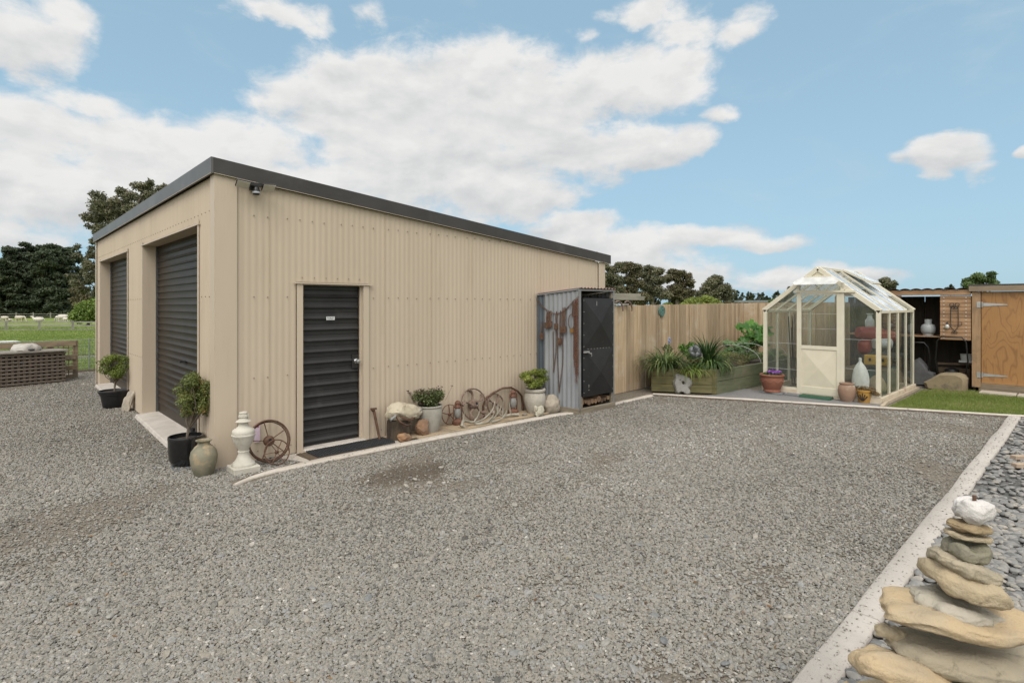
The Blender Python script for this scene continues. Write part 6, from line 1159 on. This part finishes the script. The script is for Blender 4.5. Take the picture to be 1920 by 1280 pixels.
# ------------------------------------------------------------------ cairn of flat river stones in the foreground
cst = {}
def cmat(nm, a, b, c3=None): 
    return M('cairn_'+nm, a, b, rough=.9, scale=7, detail=6, bump=.9, bscale=110, c3=c3 or tuple(x*.55 for x in a), s3=26, t3=(.56,.74), spec=.2, bdist=.006, lo=.3, hi=.7)
tan = cmat('tan', (.42,.335,.215), (.35,.29,.20)); buff = cmat('buff', (.37,.315,.225), (.31,.27,.20)); cgrey = cmat('grey', (.25,.225,.175), (.20,.19,.13), (.10,.115,.045)); cwhite = cmat('white', (.64,.62,.59), (.53,.50,.47), (.50,.46,.42)); pale = cmat('pale', (.41,.37,.30), (.36,.325,.26)); brownst = cmat('brown', (.33,.25,.14), (.28,.21,.125)); orange = cmat('orange', (.46,.345,.205), (.39,.315,.215), (.28,.215,.14))
D0 = 1.92; AX = at(1812, D0)
def slab(label, ext, ratio, th, mat, seed, roll=-12, yaw=0, pitch=0, irr=.10, d=D0, pw=.55, lump=.05):
    """a flat stone: outline wobbles, edges rounded; measured as photo column/row of its centre at depth d"""
    px, py, wpx = (ext[0]+ext[1])/2, (ext[2]+ext[3])/2, ext[1]-ext[0]; c = at(px, d, HCAM-(py-HOR)/FPX*d); rx = wpx/2/FPX*d; ry = rx*ratio*1.18; th = th*1.45; n, m = 96, 30; vs = []; fs = []; g = random.Random(seed); o1 = Vector((seed*2.3, seed*.7, 0))
    for j in range(m+1):
        ph = -math.pi/2+math.pi*j/m; cz = math.copysign(abs(math.sin(ph))**.72, ph); cr = max(0, math.cos(ph))**(pw*.95)
        for i in range(n):
            a = 2*math.pi*i/n; q = 1+irr*1.6*mnoise.noise(Vector((math.cos(a)*1.1,math.sin(a)*1.1,0))+o1)+irr*.6*mnoise.noise(Vector((math.cos(a)*3,math.sin(a)*3,3))+o1)
            p = Vector((math.cos(a)*cr*q, math.sin(a)*cr*q, cz)); f_ = 1+lump*mnoise.noise(p*3+o1); x, y, z = p.x*rx*f_, p.y*ry*f_, p.z*th/2*(1+.35*mnoise.noise(Vector((p.x*1.5,p.y*1.5,5))+o1)*1.4)
            z += th*.25*mnoise.noise(Vector((p.x*1.2,p.y*1.2,9))+o1)+.004*mnoise.noise(Vector((x*30,y*30,z*60+seed)))+.002*mnoise.noise(Vector((x*90,y*90,z*90))); vs.append(Vector((x,y,z)))
        if j:
            for i in range(n): fs.append(((j-1)*n+i,(j-1)*n+(i+1)%n,j*n+(i+1)%n,j*n+i))
    B_ = Matrix((RT, FW, Vector((0,0,1)))).transposed(); Rm = B_ @ Matrix.Rotation(R(-roll), 3, 'Y') @ Matrix.Rotation(R(pitch), 3, 'X') @ Matrix.Rotation(R(yaw), 3, 'Z')
    def px_of(v): r_ = v-CAM; k_ = r_.dot(FW); return 960+r_.dot(RT)/k_*FPX, HOR-r_.z/k_*FPX
    sx_ = sy_ = 1.0; dx_ = Vector((0,0,0))
    for _ in range(6):                       # bring the stone to its measured width and height
        W = [c+dx_+Rm@Vector((v.x*sx_, v.y*sy_, v.z*sy_)) for v in vs]; Q = [px_of(v) for v in W[::3]]; a0, a1, b0, b1 = min(q[0] for q in Q), max(q[0] for q in Q), min(q[1] for q in Q), max(q[1] for q in Q)
        sx_ *= (ext[1]-ext[0])/(a1-a0); sy_ = max(.6, min(2.6, sy_*(ext[3]-ext[2])/(b1-b0))); dx_ += RT*((px-(a0+a1)/2)*d/FPX)+Vector((0,0,-(py-(b0+b1)/2)*d/FPX))
    mb = MB(); mb.add(W, fs, .5); o = mb.build('cairn_stone', mat, origin=c, smooth=70); return tag(o, label, 'stone', 'stones of the foreground cairn')
slab('white pierced stone at the very top of the foreground cairn', (1784,1869,929,986), .72, .062, cwhite, 3, -9, lump=.09, pw=.6, irr=.10)
mb = MB(); c = at(1827, D0, 1.115); mb.tube([c, c+Vector((0,0,.026))], .006, 8); tag(mb.build('iron_pin', rust, origin=c, smooth=50), 'short rusty pin poking out of the white top stone', 'pin')
slab('thin brown stone directly beneath the white top stone', (1774,1862,970,1003), .75, .024, brownst, 5, -6)
slab('thin honey-coloured stone, third from the top of the cairn', (1768,1862,988,1020), .7, .022, tan, 7, -8, irr=.14)
slab('thick grey mossy stone, fourth from the top of the cairn', (1763,1862,1003,1059), .70, .046, cgrey, 9, -8, irr=.16)
slab('buff stone with a notched left end, fifth from the top', (1738,1880,1022,1102), .62, .036, buff, 12, -15, irr=.18)
slab('wide buff stone with a rounded left end, sixth from the top', (1720,1900,1040,1143), .62, .050, tan, 15, -13, irr=.10)
slab('pale grey-white jagged stone, seventh from the top', (1703,1892,1094,1177), .55, .042, pale, 19, -8, irr=.22)
slab('widest orange-tan stone, jutting far out to both sides', (1648,1946,1098,1216), .52, .058, orange, 22, -6, irr=.12)
slab('big buff stone under the widest one, tilting to the right', (1660,1965,1172,1292), .52, .070, buff, 26, -8, irr=.14)
slab('small pointed cream stone wedged at the left of the cairn', (1639,1700,1166,1204), .8, .042, tan, 28, -8, irr=.2, d=1.95)
slab('tan stone leaning at the lower left of the cairn', (1590,1800,1206,1312), .60, .085, orange, 31, -14, irr=.10, d=1.86)
slab('mossy buff stone showing between the lower slabs', (1690,1930,1240,1335), .55, .06, cgrey, 33, -8)
for i, e in enumerate(((1570,1980,1300,1410),(1560,2040,1390,1510),(1520,2090,1490,1640),(1500,2140,1610,1790))): slab(('first','second','third','lowest')[i]+' broad base slab holding up the cairn', e, .6, .12, (tan, buff, pale, buff)[i], 40+i, -5+2*i)
slab('small stone tip at the lower left beside the kerb', (1574,1604,1275,1310), .9, .04, tan, 50, -5)
# ------------------------------------------------------------------ yard edge, left: bins, pallet, fences, sheep
lat = M('lattice_wood', (.155,.125,.098), (.11,.09,.07), rough=.95, scale=6, stretch=(2,2,2), bump=.3, rv=.2)
LA, LB = Vector((-1.75,9.66,0)), Vector((-.50,9.89,0)); dl = (LB-LA).normalized(); nl = Vector((-dl.y, dl.x, 0)); LC = LA-dl*.9; L_ = (LB-LC).length
bn = empty('lattice_bin', LC, 'long weathered timber bin with lattice sides on the gravel', 'bin')
def lattice(name, p, d, out, L2, h, nx, nz, parent, z0=.02, mat=lat):
    for i in range(nx): a = p+d*(L2*(i+.5)/nx)-out*.012; mb = MB(); mb.bar(a+Vector((0,0,z0)), a+Vector((0,0,h)), .045, .018, up=tuple(out)); mb.build('upright', mat, parent)
    for j in range(nz): z = z0+.03+(h-z0-.05)*j/(nz-1); mb = MB(); mb.bar(p+out*.006+Vector((0,0,z)), p+d*L2+out*.006+Vector((0,0,z)), .04, .018, up=tuple(out)) if False else mb.bar(p+out*.006+Vector((0,0,z)), p+d*L2+out*.006+Vector((0,0,z)), .016, .042); mb.build('slat', mat, parent)
lattice('front', LC, dl, -nl, L_, .70, 22, 9, bn); lattice('side', LB, nl, dl, .75, .70, 7, 9, bn)
mb = MB(); mb.obox((LC+LB)/2+nl*.36+Vector((0,0,.735)), dl*(L_/2+.04), nl*.42, (0,0,.018)); mb.build('lid', M('lid_grey', (.25,.225,.19), (.19,.17,.145), rough=.9, scale=4, stretch=(1,3,1), bump=.2), bn, bevel=.004)
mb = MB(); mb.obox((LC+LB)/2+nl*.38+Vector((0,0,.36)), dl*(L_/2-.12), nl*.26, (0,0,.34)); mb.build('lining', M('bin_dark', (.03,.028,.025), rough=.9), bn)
mb = MB(); mb.obox(LA+dl*.52-nl*-.04+Vector((0,0,.5)), dl*.03, nl*.02, (0,0,.05)); mb.build('blue_scrap', M('blue_scrap', (.03,.10,.25), rough=.6), bn)
mb = MB(); vs = []; fs = []; c = LA+dl*.62+nl*.22+Vector((0,0,.755)); n = 30
for j, (a, z) in enumerate(((.24,0),(.25,.03),(.235,.09),(.20,.135),(.13,.15),(.0,.152))):
    for i in range(n): q = 2*math.pi*i/n; w_2 = 1+.28*mnoise.noise(Vector((math.cos(q)*2,math.sin(q)*2,z*12)))+.06*math.sin(7*q+z*20); vs.append(c+dl*(a*1.0*w_2*math.cos(q))+nl*(a*.75*w_2*math.sin(q))+Vector((0,0,z*(1+.12*math.sin(3*q)))))
    if j:
        for i in range(n): fs.append(((j-1)*n+i,(j-1)*n+(i+1)%n,j*n+(i+1)%n,j*n+i))
mb.add(vs, fs, .5); bc = mb.build('covered_barbecue', M('cloth_pale', (.46,.43,.39), (.38,.36,.33), rough=.85, scale=7, bump=.6), origin=c, smooth=50); tag(bc, 'small bundle under a pale grey cloth cover on the lattice bin lid', 'covered bundle')
mb = MB(); mb.lathe([(.10,-.02),(.17,.0),(.20,.03),(.20,.05)], c+Vector((0,0,-.0)), 20); mb.build('base', M('grey_base', (.09,.09,.09)), bc)
pt_w = M('pallet_wood', (.30,.225,.145), (.21,.16,.105), rough=.9, scale=5, stretch=(.6,2,4), bump=.3, rv=.2, c3=(.16,.13,.10), s3=3)
q0, q1 = Vector((-2.5,10.15,0)), Vector((-.25,10.57,0)); dq = (q1-q0).normalized(); nq = Vector((-dq.y,dq.x,0)); pb = empty('timber_screen', q1, 'upright screen of pale boards standing behind the lattice bin', 'screen')
for z, h in ((.86,.13),(.52,.11),(.26,.11),(.06,.08)): mb = MB(); mb.bar(q0+Vector((0,0,z)), q1+Vector((0,0,z)), .025, h); mb.build('board', pt_w, pb, bevel=.003)
for s in (.0,.25,.5,.78,1.0): a = q0.lerp(q1, s)+nq*.04; mb = MB(); mb.bar(a+Vector((0,0,.02)), a+Vector((0,0,.92)), .10, .04, up=tuple(nq)); mb.build('post', pt_w, pb)
for k_ in range(10): a = q0+dq*(1.35+.1*k_)+nq*.02; mb = MB(); mb.bar(a+Vector((0,0,.05)), a+Vector((0,0,.85)), .02, .012, up=tuple(nq)); mb.build('upright', pt_w, pb)
for k_ in range(7): mb = MB(); mb.bar(q0+dq*1.2+nq*.025+Vector((0,0,.15+.1*k_)), q1+nq*.025+Vector((0,0,.15+.1*k_)), .012, .02); mb.build('slat', pt_w, pb)
mb = MB(); a = at(-20, 14.2, .83); mb.obox(a, dl*.55, nl*.28, (0,0,.015)); tb = mb.build('white_table', MATS['white_paint'], origin=a); tag(tb, 'edge of a white table behind the lattice bin at the left border', 'table')
for sx_ in (-.45,.45):
    for sy_ in (-.22,.22): mb = MB(); p_ = a+dl*sx_+nl*sy_; mb.bar(p_+Vector((0,0,-.015)), (p_.x,p_.y,0), .03); mb.build('leg', MATS['white_paint'], tb)
# wire mesh fence
wm = M('wire_green', (.25,.29,.22), rough=.5, metal=.3); wf = empty('mesh_fence', (-.12,12.15,0), 'low welded-wire mesh fence at the edge of the gravel', 'fence'); wa, wb = Vector((-6.5,12.55,0)), Vector((2.4,11.9,0)); L2 = (wb-wa).length; dw = (wb-wa).normalized(); mb = MB()
for i in range(int(L2/.075)): p = wa+dw*.075*i; mb.tube([p+Vector((0,0,.02)), p+Vector((0,0,.86))], .0048, 4)
for j in range(12): mb.tube([wa+Vector((0,0,.04+.0745*j)), wb+Vector((0,0,.04+.0745*j))], .0048 if j < 11 else .008, 4)
mb.build('mesh_panel', wm, wf)
for i in range(5): p = wa+dw*(L2*i/4); mb = MB(); mb.tube([p, p+Vector((0,0,.9))], .016, 8); mb.build('post', wm, wf)
mb = MB(); mb.bar(wa+Vector((0,-.05,.015)), wb+Vector((0,-.05,.015)), .06, .09); tag(mb.build('ground_board', wood_grey, origin=wa), 'weathered timber board laid at the foot of the wire mesh fence', 'board')
# post-and-rail fence across the paddock
rw = M('rail_grey', (.27,.26,.22), (.20,.19,.16), rough=.95, scale=1.5, bump=.2); rf = empty('rail_fence', at(88, 38.5, -.06), 'weathered grey post-and-rail fence crossing the paddock', 'fence'); p0, p1 = at(-520, 37.5), at(420, 40); L3 = (p1-p0).length; dr3 = (p1-p0).normalized()
for z in (.02, .30, .56): mb = MB(); mb.bar(p0+Vector((0,0,z)), p1+Vector((0,0,z)), .05, .10); mb.build('rail', rw, rf)
for i in range(int(L3/2.2)): p = p0+dr3*(.35+2.2*i); mb = MB(); mb.box(p.x-.06,p.x+.06,p.y-.08,p.y+.08,-.06,.66); mb.build('post', rw, rf)
rf2 = empty('far_fence', at(88, 72, -.06), 'thin far fence line along the back of the paddock', 'fence'); p0, p1 = at(-520, 74), at(420, 74); d3 = (p1-p0).normalized()
for z in (.25,.55): mb = MB(); mb.bar(p0+Vector((0,0,z)), p1+Vector((0,0,z)), .05, .05); mb.build('rail', rw, rf2)
for i in range(30): p = p0+d3*(2.3*i); mb = MB(); mb.box(p.x-.06,p.x+.06,p.y-.06,p.y+.06,-.06,.75); mb.build('post', rw, rf2)
# sheep
wool = M('wool', (.52,.47,.38), (.42,.38,.31), rough=1, scale=9, bump=.8, bscale=20); wool_s = M('shorn_wool', (.60,.56,.49), (.52,.48,.42), rough=1, scale=6, bump=.5)
def sheep(px, d, yaw, s, label, graze=True, lying=False):
    c = at(px, d, -.06); X = Vector((math.cos(yaw),math.sin(yaw),0)); Y = Vector((-X.y,X.x,0)); dz = -.26*s if lying else 0; mb = MB(); h = .62*s+dz
    P = [(-.52,.02,.0),(-.45,.02,.17),(-.25,.0,.235),(.0,-.02,.25),(.22,.0,.235),(.38,.03,.18),(.50,.10,.11),(.60,.0 if graze else .24,.085),(.72,-.30 if graze else .32,.075),(.78,-.46 if graze else .30,.06),(.82,-.56 if graze else .26,.03)]
    mb.tube([c+X*a*s+Vector((0,0,h+b*s)) for a, b, r_ in P], [max(.01,r_*s) for a, b, r_ in P], 14)
    if not lying:
        for a in (-.33,.30):
            for b in (-.11,.11): mb.tube([c+X*a*s+Y*b*s+Vector((0,0,h-.12*s)), c+X*(a-.03)*s+Y*b*s+Vector((0,0,h*.45)), c+X*a*s+Y*b*s], [.085*s,.04*s,.028*s], 7)
    for b in (-.07,.07): q = c+X*.69*s+Vector((0,0,h+(-.26 if graze else .34)*s)); mb.tube([q+Y*b*s*.6, q+Y*b*2.1*s+Vector((0,0,.02))], [.03*s,.012*s], 5)
    mb.tube([c-X*.5*s+Vector((0,0,h+.06*s)), c-X*.6*s+Vector((0,0,h-.1*s))], [.04*s,.02*s], 6)
    o = mb.build('sheep', wool_s if px > 60 else wool, origin=c, smooth=70); tag(o, label, 'sheep', 'sheep in the paddock')
yaw0 = math.atan2(RT.y, RT.x)
sheep(9, 58, yaw0+2.9, .8, 'leftmost cream sheep grazing beyond the rail fence'); sheep(15, 59, yaw0+.2, .65, 'smaller sheep just right of the leftmost one', True, True)
sheep(37, 58, yaw0+.1, .85, 'white sheep grazing left of the middle of the paddock'); sheep(72.5, 58, yaw0+3.3, .95, 'white shorn sheep grazing alone in the middle of the paddock', False, True)
sheep(112, 60, yaw0+3.0, .8, 'first sheep from the left in the group of three near the shed'); sheep(118, 59, yaw0+.2, .95, 'largest sheep in the middle of the group of three near the shed'); sheep(124, 58.5, yaw0+.3, .6, 'small white sheep at the right of the group of three')
# ------------------------------------------------------------------ trees
def tree(name, label, d, base_px, clumps, leaves, size, mat, trunk_r, seed, cat='tree', group=None, zbase=-.06, dj=.35, tm=None, shell=.35, spread=.5, up=.35, limbs=12, y0=None):
    """clumps are (column, row, half width, half height) of leaf masses in photo px; each gets its own depth offset"""
    g = random.Random(seed); b = at(base_px, d, zbase); t = empty(name, b, label, cat, group); k_ = d/FPX; cl = []
    ext = max(c[2] for c in clumps)*k_
    for (cx, cy, rx, ry) in clumps:
        off = g.uniform(-1,1)*dj*(max(abs(c[0]-base_px) for c in clumps)*k_+ext); p = at(cx, d, HCAM-(cy-HOR)*k_)+FW*off; s = rx*k_; cl.append((p.x, p.y, p.z, s, s, ry*k_))
    top = max(cl, key=lambda c: c[2]); mb = MB(); tz = top[2]; tp = Vector((b.x*.6+top[0]*.4, b.y*.6+top[1]*.4, tz*.75)); mid = b.lerp(tp,.5)+Vector((g.uniform(-.3,.3)*trunk_r*4, 0, 0))
    mb.tube([b, b.lerp(mid,.15), mid, tp, Vector(top[:3])], [trunk_r*1.5, trunk_r, trunk_r*.75, trunk_r*.4, trunk_r*.12], 10); mb.build('trunk', tm or bark, t, smooth=60); mb = MB()
    for c in g.sample(cl, min(limbs, len(cl))):
        e = Vector(c[:3]); f = min(.9, max(.15, (e.z-b.z)/(tz-b.z)*.65)); s = b.lerp(mid, f*2) if f < .5 else mid.lerp(tp, f*2-1); mb.tube([s, s.lerp(e,.5)+Vector((0,0,-.03*(e-s).length)), e], [trunk_r*.4, trunk_r*.25, trunk_r*.08], 6)
    mb.build('limbs', tm or bark, t, smooth=60)
    clump_leaves('crown', cl, leaves, size, mat, t, seed, aspect=.45, shell=shell, up=up, spread=spread)
    return t
def fill(cx, top, bot, hw, n, r0, r1, seed, shape=.5, flat=.8):
    """clump list filling a dome shaped crown"""
    g = random.Random(seed); out = []
    while len(out) < n:
        v = g.random(); yy = top+(bot-top)*v; ww = hw*(min(1, (v+.05)**shape*1.15) if v < .8 else 1); xx = cx+g.uniform(-1,1)*ww; r_ = g.uniform(r0, r1)
        if abs(xx-cx) > ww*.55 or v < .25 or g.random() < .6: out.append((xx, yy+r_*.6, r_, r_*flat))
    return out
l_euc = leafmat('leaf_eucalypt', (.08,.082,.050), (.22,.215,.13), (.24,.20,.125), .35); l_euc2 = leafmat('leaf_eucalypt_brown', (.07,.066,.036), (.205,.185,.10), (.23,.17,.09), .35); l_pine = leafmat('leaf_pine', (.028,.042,.024), (.092,.115,.060), (.11,.12,.065), .3); l_bush = leafmat('leaf_bush', (.07,.115,.022), (.20,.28,.055)); l_poplar = leafmat('leaf_hedge', (.09,.12,.02), (.27,.32,.07)); l_green = leafmat('leaf_green', (.05,.085,.03), (.16,.22,.08)); gum = M('gum_bark', (.30,.27,.23), (.17,.14,.115), rough=.9, scale=1.2, stretch=(1,1,.3))
# dark shelterbelt on the left
def conif(cx, top, hw, d, seed, lb, n=120, lv=26000, bot=592): 
    g = random.Random(seed); cl = []
    for i in range(n):
        v = (i+.5)/n; yy = top+(bot-top)*v; w_2 = hw*min(1, .16+v**.55*1.0); xx = cx+g.uniform(-1,1)*w_2; r_ = (bot-top)*g.uniform(.075,.12)*(.55+.6*v); cl.append((xx, yy, r_*1.15, r_*.55))
    cl.append((cx, top+4, 3.5, 6)); tree('pine_tree', lb, d, cx, cl, lv, .26, l_pine, .45, seed, group='dark pines beyond the paddock', dj=.55, shell=.35, spread=.3, up=.5)
conif(118, 463, 34, 84, 1, 'dark pine at the right end of the dark shelterbelt, above the sheep'); conif(98, 472, 30, 80, 12, 'dark pine just left of the rightmost dark pine'); conif(64, 458, 36, 86, 2, 'tallest rounded dark pine in the middle of the shelterbelt'); conif(30, 466, 34, 83, 3, 'dark pine left of the tallest one'); conif(-8, 480, 36, 80, 4, 'dark pine cut by the left edge of the picture'); conif(-90, 470, 50, 86, 5, 'dark pine left of the picture edge'); conif(18, 490, 30, 78, 15, 'shorter grey-green pine in front at the left')
cl = [(172,410,15,11),(165,425,12,9),(180,392,14,12),(200,372,14,11),(207,388,16,13),(230,383,17,14),(222,405,20,15),(250,395,18,13),(238,365,14,11),(262,372,17,12),(268,353,13,9),(285,350,12,8),(300,349,11,8),(283,366,15,11),(300,372,16,12),(318,362,10,9),(190,410,16,12),(178,452,13,9),(172,468,11,9),(184,478,11,9),(166,478,8,6),(180,497,13,10),(170,512,12,9),(184,520,12,10),(163,530,12,8),(150,518,10,7),(176,540,13,9),(158,545,11,7),(186,500,12,12),(240,430,30,20),(280,400,28,18),(210,440,22,18),(195,520,20,20),(230,480,25,25)]
tree('eucalyptus_tree', 'tall ragged eucalyptus rising behind the left end of the shed', 62, 215, cl+[(a+random.Random(i*3+j).uniform(-5,5), b+random.Random(i*5+j+9).uniform(-4,4), r1*.68, r2*.7) for i, (a, b, r1, r2) in enumerate(cl) for j in range(3)], 34000, .16, l_euc, .45, 6, tm=gum, dj=.25, shell=.15)
tree('round_bush', 'bright green rounded bush at the left corner of the shed', 50, 165, [(150,592,16,14),(165,580,16,16),(178,570,16,14),(180,590,18,14),(160,572,10,8),(172,596,18,9),(190,585,14,18)], 5000, .13, l_bush, .12, 7, cat='bush')
tree('brown_tree', 'brownish small tree between the dark pines and the eucalyptus', 70, 150, [(140,545,10,8),(150,555,11,9),(135,562,9,7),(155,538,8,7),(146,572,12,10),(160,560,10,9)], 2600, .17, l_euc2, .15, 17)
# behind the fence, centre
g = random.Random(44)
for i, (bx, cl, lb, m_, sd) in enumerate((
  (1150,[(1135,500,10,7),(1150,506,12,8),(1143,520,14,9),(1160,498,9,6),(1155,525,14,10),(1140,540,14,10),(1162,540,12,10),(1150,555,18,10),(1132,530,10,10)],'leftmost eucalyptus, right beside the shed roof end',l_euc,1),
  (1178,[(1175,494,10,5),(1182,502,13,8),(1195,500,11,7),(1168,508,9,6),(1190,515,14,9),(1178,525,14,9),(1196,532,13,10),(1180,545,17,10),(1200,555,16,9),(1170,556,14,8)],'highest domed eucalyptus in the row behind the fence',l_euc2,2),
  (1222,[(1215,503,11,6),(1225,508,14,8),(1208,513,11,8),(1238,508,10,7),(1220,523,15,10),(1236,525,14,9),(1210,538,13,10),(1228,543,16,11),(1243,553,14,9),(1215,556,14,9)],'brown-green eucalyptus, third of the row behind the fence',l_euc,3),
  (1272,[(1262,510,12,6),(1276,512,11,6),(1285,519,10,7),(1268,521,12,8),(1290,529,9,6),(1255,523,10,8),(1278,533,12,8),(1298,536,6,5),(1263,541,12,9),(1284,547,12,8),(1295,548,6,6),(1270,557,18,8),(1250,551,12,9)],'rightmost open-crowned eucalyptus of the row behind the fence',l_euc2,4))):
    tree('eucalyptus_tree', lb, 78+i*3, bx, cl+[(a+g.uniform(-4,4), b+g.uniform(-3,3), r1*g.uniform(.55,.9), r2*g.uniform(.6,.95)) for a, b, r1, r2 in cl for _ in range(3)]+[(bx+g.uniform(-24,24),560+g.uniform(-12,8),12,8) for _ in range(10)], 22000, .165, m_, .35, 60+sd, group='eucalyptus row behind the fence', tm=gum, shell=.15, dj=.35)
tree('domed_tree', 'separate pyramidal dome-shaped tree right of the eucalyptus row', 84, 1341, fill(1341,518,566,32,90,6,11,3,.6)+[(1338,519,7,5),(1346,522,8,6),(1330,526,8,6)], 20000, .17, l_euc, .4, 70, shell=.15)
tree('hedge_shrub', 'low bright lime-green shrub showing above the fence', 24, 1318, [(1290,566,12,6),(1302,563,12,7),(1315,561,13,7),(1330,561,12,7),(1343,564,12,6),(1355,568,10,6),(1280,570,10,4),(1318,575,40,10)], 6000, .045, l_poplar, .04, 71, cat='shrub')
tree('hedge_shrub', 'tiny lime-green shrub tip left of the larger one over the fence', 24, 1250, [(1250,571,9,4),(1256,572,6,4)], 500, .045, l_poplar, .03, 72, cat='shrub')
g = random.Random(8)
for i, (px, top, hw) in enumerate(((1383,546,7),(1392,550,6),(1403,549,4),(1411,552,5),(1408,550,4),(1423,552,5),(1430,550,4),(1376,552,8),(1437,556,6),(1443,559,6),(1461,558,6),(1471,556,6),(1481,552,8))):
    cl = [(px+g.uniform(-1,1)*hw*(.2+v), top+(568-top)*v, 1.2+3*v, 1.6) for v in [j/9 for j in range(10)]]; cl.append((px, top, .7, 1.8))
    tree('distant_conifer', 'dark distant conifer number %d from the left on the horizon behind the fence' % (i+1) if False else 'small dark conifer on the horizon '+('left edge, against the domed tree','just right of the domed tree','third from the domed tree','short, left of the thin twin spires','left of the thin twin spires','left twin spire','right twin spire','foot of the domed tree','right of the utility pole','low, by the small green tree','left of the greenhouse gable','nearest the greenhouse gable, left','nearest the greenhouse gable, right')[i], 190, px, cl, 700, .40, l_pine, .15, 80+i, group='distant conifers on the horizon', limbs=3)
cl = [(1457+s*w_2, y, 3.2, 1.3) for y, w_2 in ((549,0),(552,2.5),(556,4.5),(560,6)) for s in (-1,1)]+[(1457,547,1,2.5)]; tree('layered_conifer', 'small layered conifer left of the greenhouse roof', 120, 1457, cl, 700, .28, l_pine, .12, 95)
tree('small_tree', 'small olive-green tree right against the greenhouse gable', 60, 1447, [(1445,566,6,5),(1451,564,5,4),(1440,569,5,4)], 900, .11, l_green, .1, 96)
cl = [(1478,540,3,3),(1482,546,5,3),(1475,549,5,3),(1486,552,6,4),(1480,556,8,4)]; tree('layered_conifer', 'taller conifer tip just behind the left greenhouse slope', 110, 1481, cl, 700, .25, l_pine, .12, 97)
tree('dark_tree', 'dark ragged tree behind the greenhouse roof', 70, 1661, [(1655,527,8,6),(1664,524,8,5),(1660,533,10,6),(1671,532,7,6),(1650,534,6,5),(1665,541,10,6),(1655,545,9,6),(1668,550,10,7),(1674,540,6,5)], 3200, .17, l_euc, .2, 98, tm=gum)
tree('leafy_tree', 'green rounded tree behind the plywood shed', 70, 1838, [(1812,526,9,6),(1820,519,8,6),(1806,532,7,4),(1830,522,10,7),(1842,516,10,6),(1852,514,8,5),(1849,524,12,7),(1862,524,8,5),(1868,530,6,4),(1838,532,18,7),(1820,536,14,6),(1858,536,14,6)], 5200, .16, l_green, .2, 99)
tree('dark_tree', 'tiny dark tree tip over the wood store roof', 90, 1782, [(1781,536,3,3),(1784,540,5,4),(1777,541,4,3)], 500, .16, l_pine, .1, 100)
# utility pole, far roof
up_ = empty('utility_pole', at(1421, 150, 0), 'thin utility pole with a cross-arm on the horizon', 'utility pole'); b = at(1421, 150, 0); mb = MB(); mb.tube([b, b+Vector((0,0,5.0))], .14, 8); mb.build('pole', MATS['bin_dark'], up_); mb = MB(); mb.bar(b+Vector((0,0,4.6))-RT*1.0, b+Vector((0,0,4.6))+RT*1.0, .18); mb.build('crossarm', MATS['bin_dark'], up_); mb = MB(); mb.box(b.x-.25,b.x+.25,b.y-.25,b.y+.25,3.0,3.8); mb.build('transformer', MATS['bin_dark'], up_)
fr_ = empty('far_building', at(1405, 55, 0), 'low grey roof of a distant building above the fence', 'building'); a, b = at(1381, 55, 0), at(1436, 56, 0)
mb = MB(); mb.bar(a+Vector((0,0,2.12)), b+Vector((0,0,2.14)), .6, .20); mb.build('roof', M('far_roof', (.20,.215,.22), rough=.6), fr_); mb = MB(); mb.bar(a.lerp(b,.03)+FW*.1+Vector((0,0,1.0)), a.lerp(b,.97)+FW*.1+Vector((0,0,1.0)), .4, 2.05); mb.build('wall', M('far_wall', (.06,.055,.05)), fr_)
